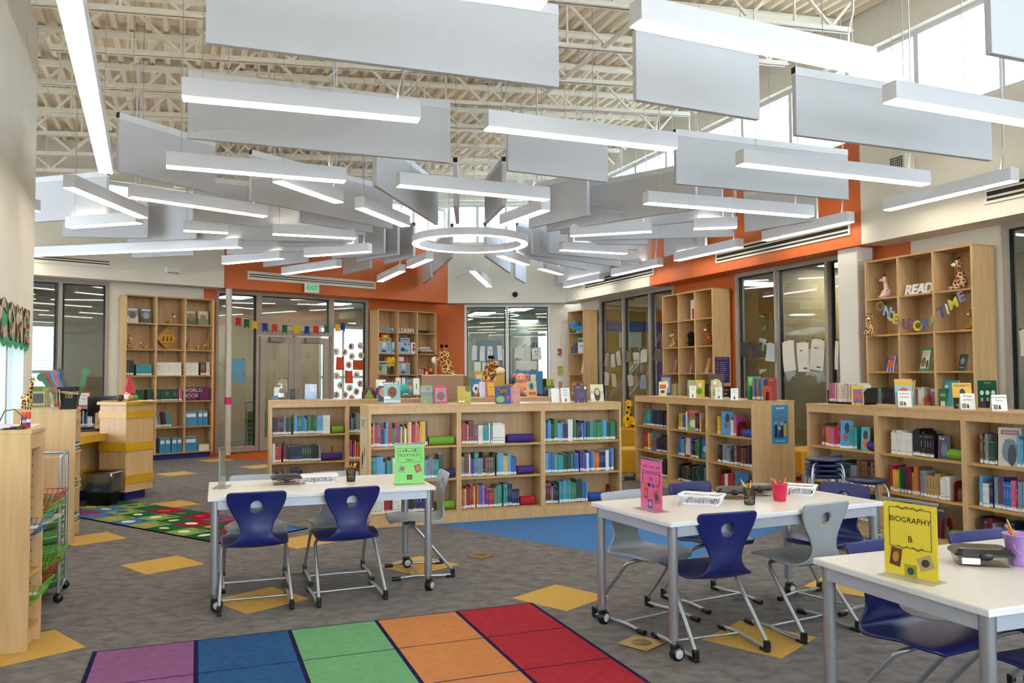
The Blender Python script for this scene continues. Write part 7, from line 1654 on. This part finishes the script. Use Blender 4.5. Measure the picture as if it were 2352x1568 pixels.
t = thing('shelf_papers', 'papers and trays sticking out of the near left cabinet shelf', 'paper', CAB1 @ Vector((.3, .15, .662)), ac1); MB().box(-.2, .25, -.16, .12, 0, .012, paperm).build('sheets', t); MB().box(-.15, .2, -.2, -.02, .014, .018, artmat('#c8b48c')).build('folder', t)
for k in range(4):
    t = thing('magazine_pile', 'pile of papers on %s shelf of the second left cabinet' % ORD[k], 'paper', CAB2 @ Vector((.35 + .1 * (k % 2), .14, (.122, .452, .802, .802)[k] if k < 3 else .802)), ac1) if k < 3 else None
    if t:
        for q in range(6): MB().box(-.2, .2, -.12 + .006 * (q % 3), .1, q * .016, q * .016 + .014, artmat(('#c8c0b4', '#8a4a4a', '#d8d4cc', '#4a6a4a', '#d0ccc4', '#5a5a6a')[q])).build('booklet', t)
# pot with paddles
t = thing('paddle_pot', 'black square pot with raffia bow and coloured paddles', 'pot', at(136, 940, CT) + Vector((.02, .12, 0)), aM); t.scale = (.72, .72, .78)
mb = MB(); loft(mb, [(rrect(.09, .09, .01), 0), (rrect(.12, .12, .012), .26), (rrect(.112, .112, .01), .26), (rrect(.085, .085, .01), .02)], blackm, True, False, False); mb.build('pot', t)
mb = MB(); rr = random.Random(2)
for k in range(46): a = rr.uniform(-1.2, 1.2); mb.tube([(-.13, -.12, .2), (-.13 + .1 * math.sin(a) - .04, -.14 - rr.uniform(0, .03), .2 + .06 * math.cos(a)), (-.16 + .14 * math.sin(a * .6), -.14, .02 + rr.uniform(0, .08))], .003, mat('raffia', '#b8a070', .9), 4)
for k in range(10): mb.tube([(-.13, -.125, .21), (0, -.13, .19 + rr.uniform(-.01, .02)), (.13, -.12, .2 + rr.uniform(-.03, .01))], .003, mat('raffia', '#b8a070'), 4)
mb.build('raffia_bow', t)['kind'] = 'stuff'
upright('lettering', text_mesh('123', .06, .001, artmat('#c8a82c')), t, .02, -.122, .15)
for k, (x, r, col, nm) in enumerate(((-.06, -.62, '#2c5a34', 'green'), (-.05, -.55, '#a83a2c', 'red'), (-.03, -.5, '#4a86b0', 'pale blue'), (-.01, -.45, '#b8584a', 'coral'), (.0, -.4, '#3a76a8', 'blue'), (.02, -.34, '#3a4a44', 'dark grey'), (.07, .28, '#3a6a44', 'grey green'))):
    q = thing('paddle', nm + ' round ended paddle standing in the black pot', 'paddle', t.location + Matrix.Rotation(aM, 3, 'Z') @ Vector((x * .7, -.04 + .013 * k, .05)), aM, 'paddles in the black pot'); q.scale = (.75, .75, .75); R_ = Matrix.Rotation(r, 4, 'Y'); m_ = artmat(col)
    MB().box(-.028, .028, -.003, .003, 0, .36, m_, R_).build('handle', q); mb = MB(); n = 14; vs = [(.055 * math.cos(2 * PI * j / n), -.003, .4 + .05 * math.sin(2 * PI * j / n)) for j in range(n)]; mb.add(vs + [(a, .003, c) for a, b, c in vs], [tuple(range(n)), tuple(range(2 * n - 1, n - 1, -1))] + [(j, j + n, (j + 1) % n + n, (j + 1) % n) for j in range(n)], m_, R_); mb.build('disc', q)
# desk things
dz = .831
def dk(px, py, z=dz): return at(px, py, z)
p = dk(222, 972); t = thing('computer_monitor', 'black computer monitor turned sideways on the desk', 'monitor', p + Vector((0, .2, 0)), .55); MB().box(-.22, .22, -.015, .015, .1, .40, blackm).build('screen_housing', t, bevel=.006); MB().box(-.21, .21, -.0165, -.015, .11, .39, mat('screen_dark', '#06070a', .15)).build('screen', t); MB().tube([(0, .03, 0), (0, .03, .2)], .018, blackm, 10).build('stand', t); MB().box(-.1, .1, -.05, .09, 0, .012, blackm).build('stand_base', t, bevel=.004)
p = dk(235, 984); t = thing('wooden_box', 'maple paper tray box on the desk counter', 'box', p + Vector((0, .15, 0)), .3); MB().box(-.14, .14, -.12, .12, 0, .21, maple2).build('carcass', t, bevel=.003); MB().box(-.12, .12, -.122, -.118, .02, .1, maplee).build('front_panel', t); MB().box(-.1, .1, -.08, .08, .21, .225, artmat('#5a7a4a')).build('booklet', t)
p = dk(229, 990); t = thing('tape_dispenser', 'black tape dispenser on the yellow counter', 'tape dispenser', p, .3); MB().box(-.06, .06, -.025, .025, 0, .035, blackm).build('base', t, bevel=.008); MB().lathe([(.02, -.012), (.035, -.012), (.035, .012), (.02, .012), (.02, -.012)], artmat('#d8c86a'), 16, Matrix.Translation((-.01, 0, .045)) @ Matrix.Rotation(PI / 2, 4, 'X')).build('tape_roll', t)
p = dk(248, 990); t = thing('card_reader', 'black scanner with a coiled cord on the counter', 'scanner', p, .2); MB().box(-.06, .06, -.04, .04, 0, .025, blackm).build('body', t, bevel=.01); MB().tube([(.05, .02, .02), (.07, .05, .06), (.02, .08, .05), (-.03, .06, .02)], .003, blackm, 5).build('cord', t)
p = dk(200, 990); t = thing('keyboard', 'black keyboard on a blue mat on the counter', 'keyboard', p, .5); MB().box(-.2, .2, -.09, .09, 0, .004, navym).build('mat', t); MB().box(-.17, .17, -.06, .06, .004, .022, blackm).build('keys', t, bevel=.004)
p = at(290, 921, 1.2155); t = thing('gnome_ornament', 'red hatted gnome family ornament on the desk pillar', 'ornament', p + Vector((0, .08, 0)), 0)
MB().lathe([(.075, .1), (.07, .13), (.045, .22), (.02, .3), (.004, .36)], artmat('#b0141c'), 16).build('pointed_hat', t); MB().ball((0, 0, .07), (.07, .06, .07), artmat('#4a5a78')).build('gnome_body', t); MB().ball((0, -.06, .1), .022, artmat('#d8a888')).build('nose', t); MB().ball((.0, -.05, .06), (.045, .03, .05), artmat('#dcd8d0')).build('beard', t)
for k, (x, c) in enumerate(((-.09, '#4a3020'), (.1, '#4a7a2c'), (.05, '#b8642c'))): MB().ball((x, -.05, .04), (.04, .035, .045), artmat(c)).build('small_figure', t)
t = thing('loose_paper', 'cream papers lying on the desk pillar', 'paper', at(330, 922, 1.2155) + Vector((-.05, .1, 0)), .4); MB().box(-.15, .12, -.1, .1, 0, .006, artmat('#c8b078')).build('sheet', t); MB().box(-.1, .16, -.06, .12, .006, .01, artmat('#d8c898')).build('sheet', t)
# counter behind the desk
bc = LB.shift(.2); tA, tB = bc.t(40, 900), bc.t(205, 900)
ctr = thing('back_counter', 'grey low counter behind the circulation desk', 'counter', bc.pt((tA + tB) / 2, 0, .6), face_ang(LB)); wct = (tB - tA) / 2; gmt = mat('counter_grey', '#6e6862', .6)
MB().box(-wct, wct, 0, .4, 1.0, 1.04, artmat('#a09488')).build('counter_top', ctr)
for x in (-wct, -wct / 3, wct / 3, wct - .03): MB().box(x, x + .03, 0, .4, 0, 1.0, artmat('#b0a89a')).build('upright', ctr)
MB().box(-wct, wct, .38, .4, 0, 1.0, gmt).build('back_panel', ctr)
for z in (.35, .7): MB().box(-wct + .03, wct - .03, .02, .38, z, z + .02, artmat('#a09488')).build('shelf', ctr)
CM = Matrix.Translation(ctr.location) @ Matrix.Rotation(ctr.rotation_euler[2], 4, 'Z')
row_books(CM, wct / 3 + .05, wct - .05, .72, 'cool', 'counter shelf behind the desk', hr=(.2, .26)); row_books(CM, -wct / 3 + .05, wct / 3 - .05, .72, 'mixed', 'counter shelf left behind the desk', hr=(.2, .26))
def cb(px, py, off=.5): q = on(px, py, bc.P0 + bc.n * off, bc.n); return Vector((q.x, q.y, 1.0405))
for (px, w, h, col, art, lab, nm, ct) in ((194, .2, .24, '#b81c24', [('bar', .1, .9, .08, .92, '#dcd8d0'), ('text', 'Friends', .5, .75, .03, '#3a3a3a'), ('text', 'READ', .5, .5, .03, '#3a3a3a')], 'red framed sign on the counter behind the desk', 'framed_sign', 'sign'), (152, .27, .22, '#b81c24', [('bar', .2, .8, .7, .74, '#5a1418')], 'red folder standing on the counter behind the desk', 'red_folder', 'folder'), (92, .3, .34, '#7a9a4c', [('text', 'Como', .4, .88, .05, '#1c2a1c'), ('bar', .1, .75, .1, .75, '#c8bca8'), ('bar', .18, .68, .2, .66, '#5a5a58')], 'green poster reading Como behind the raffia pot', 'green_poster', 'poster'), (112, .14, .12, '#d8c8b8', [('bar', .1, .9, .6, .8, '#8a7a6a'), ('bar', .1, .6, .1, .3, '#b83a4a')], 'small cream card behind the raffia pot', 'small_card', 'card')):
    p = cb(px, 905, .42); t = thing(nm, lab, ct, p, face_ang(LB)); t.rotation_euler = (-.12, 0, face_ang(LB)); MB().box(-w / 2, w / 2, 0, .01, 0, h, artmat(col)).build('panel', t); MB().box(-.02, .02, .01, .06, 0, h * .5, artmat(col)).build('prop', t); cover_art(t, w, h, 0, art, 'print')
p = cb(226, 905, .4); t = thing('pumpkin_ornament', 'orange pumpkin ornament behind the monitor', 'ornament', p, 0); mb = MB()
for k in range(8): mb.ball((.05 * math.cos(k * PI / 4), .05 * math.sin(k * PI / 4), .07), (.05, .05, .075), artmat('#c8481c'), 10, 7)
mb.build('pumpkin', t); MB().tube([(0, 0, .13), (.01, 0, .17)], .012, artmat('#8a9a2c'), 6).build('stem', t)
# ------------------------------------------------------------------ place the books: the 300 largest singly, the rest as one
def bsize(b):
    p = proj(b[0] @ Vector((.5, 0, .5))); 
    return (F * b[6] / p[2]) * (F * b[7] / p[2]) if p[2] > .1 and -40 < p[0] < 2400 and 500 < p[1] < 1600 else 0
POOL.sort(key=bsize, reverse=True)
seen_l = {}
for (Mb, col, k, lab, label, grp, w, h) in POOL[:300]:
    o = obj('book', book_mesh(col, k)); o.matrix_world = Mb
    tag(o, label, 'book', grp)
    if h < .3: c_ = obj('spine_label', label_me, o)
rest = MB()
for (Mb, col, k, lab, label, grp, w, h) in POOL[300:]:
    rest.box(0, 1, 0, 1, 0, 1, BMAT[col], Mb); rest.box(.08, .92, -.01, 0, .04, .17, stick, Mb); (rest.box(.44, .56, -.006, 0, .45, .8, titl[k % 3], Mb) if k in (1, 2) else None); rest.box(.1, .9, .08, .97, 1, 1.004, pagem, Mb)
tag(rest.build('shelved_books'), 'many smaller and farther library books standing in rows on the shelves', 'books', kind='stuff')
MATS['exit_green'].cycles.emission_sampling = 'NONE'
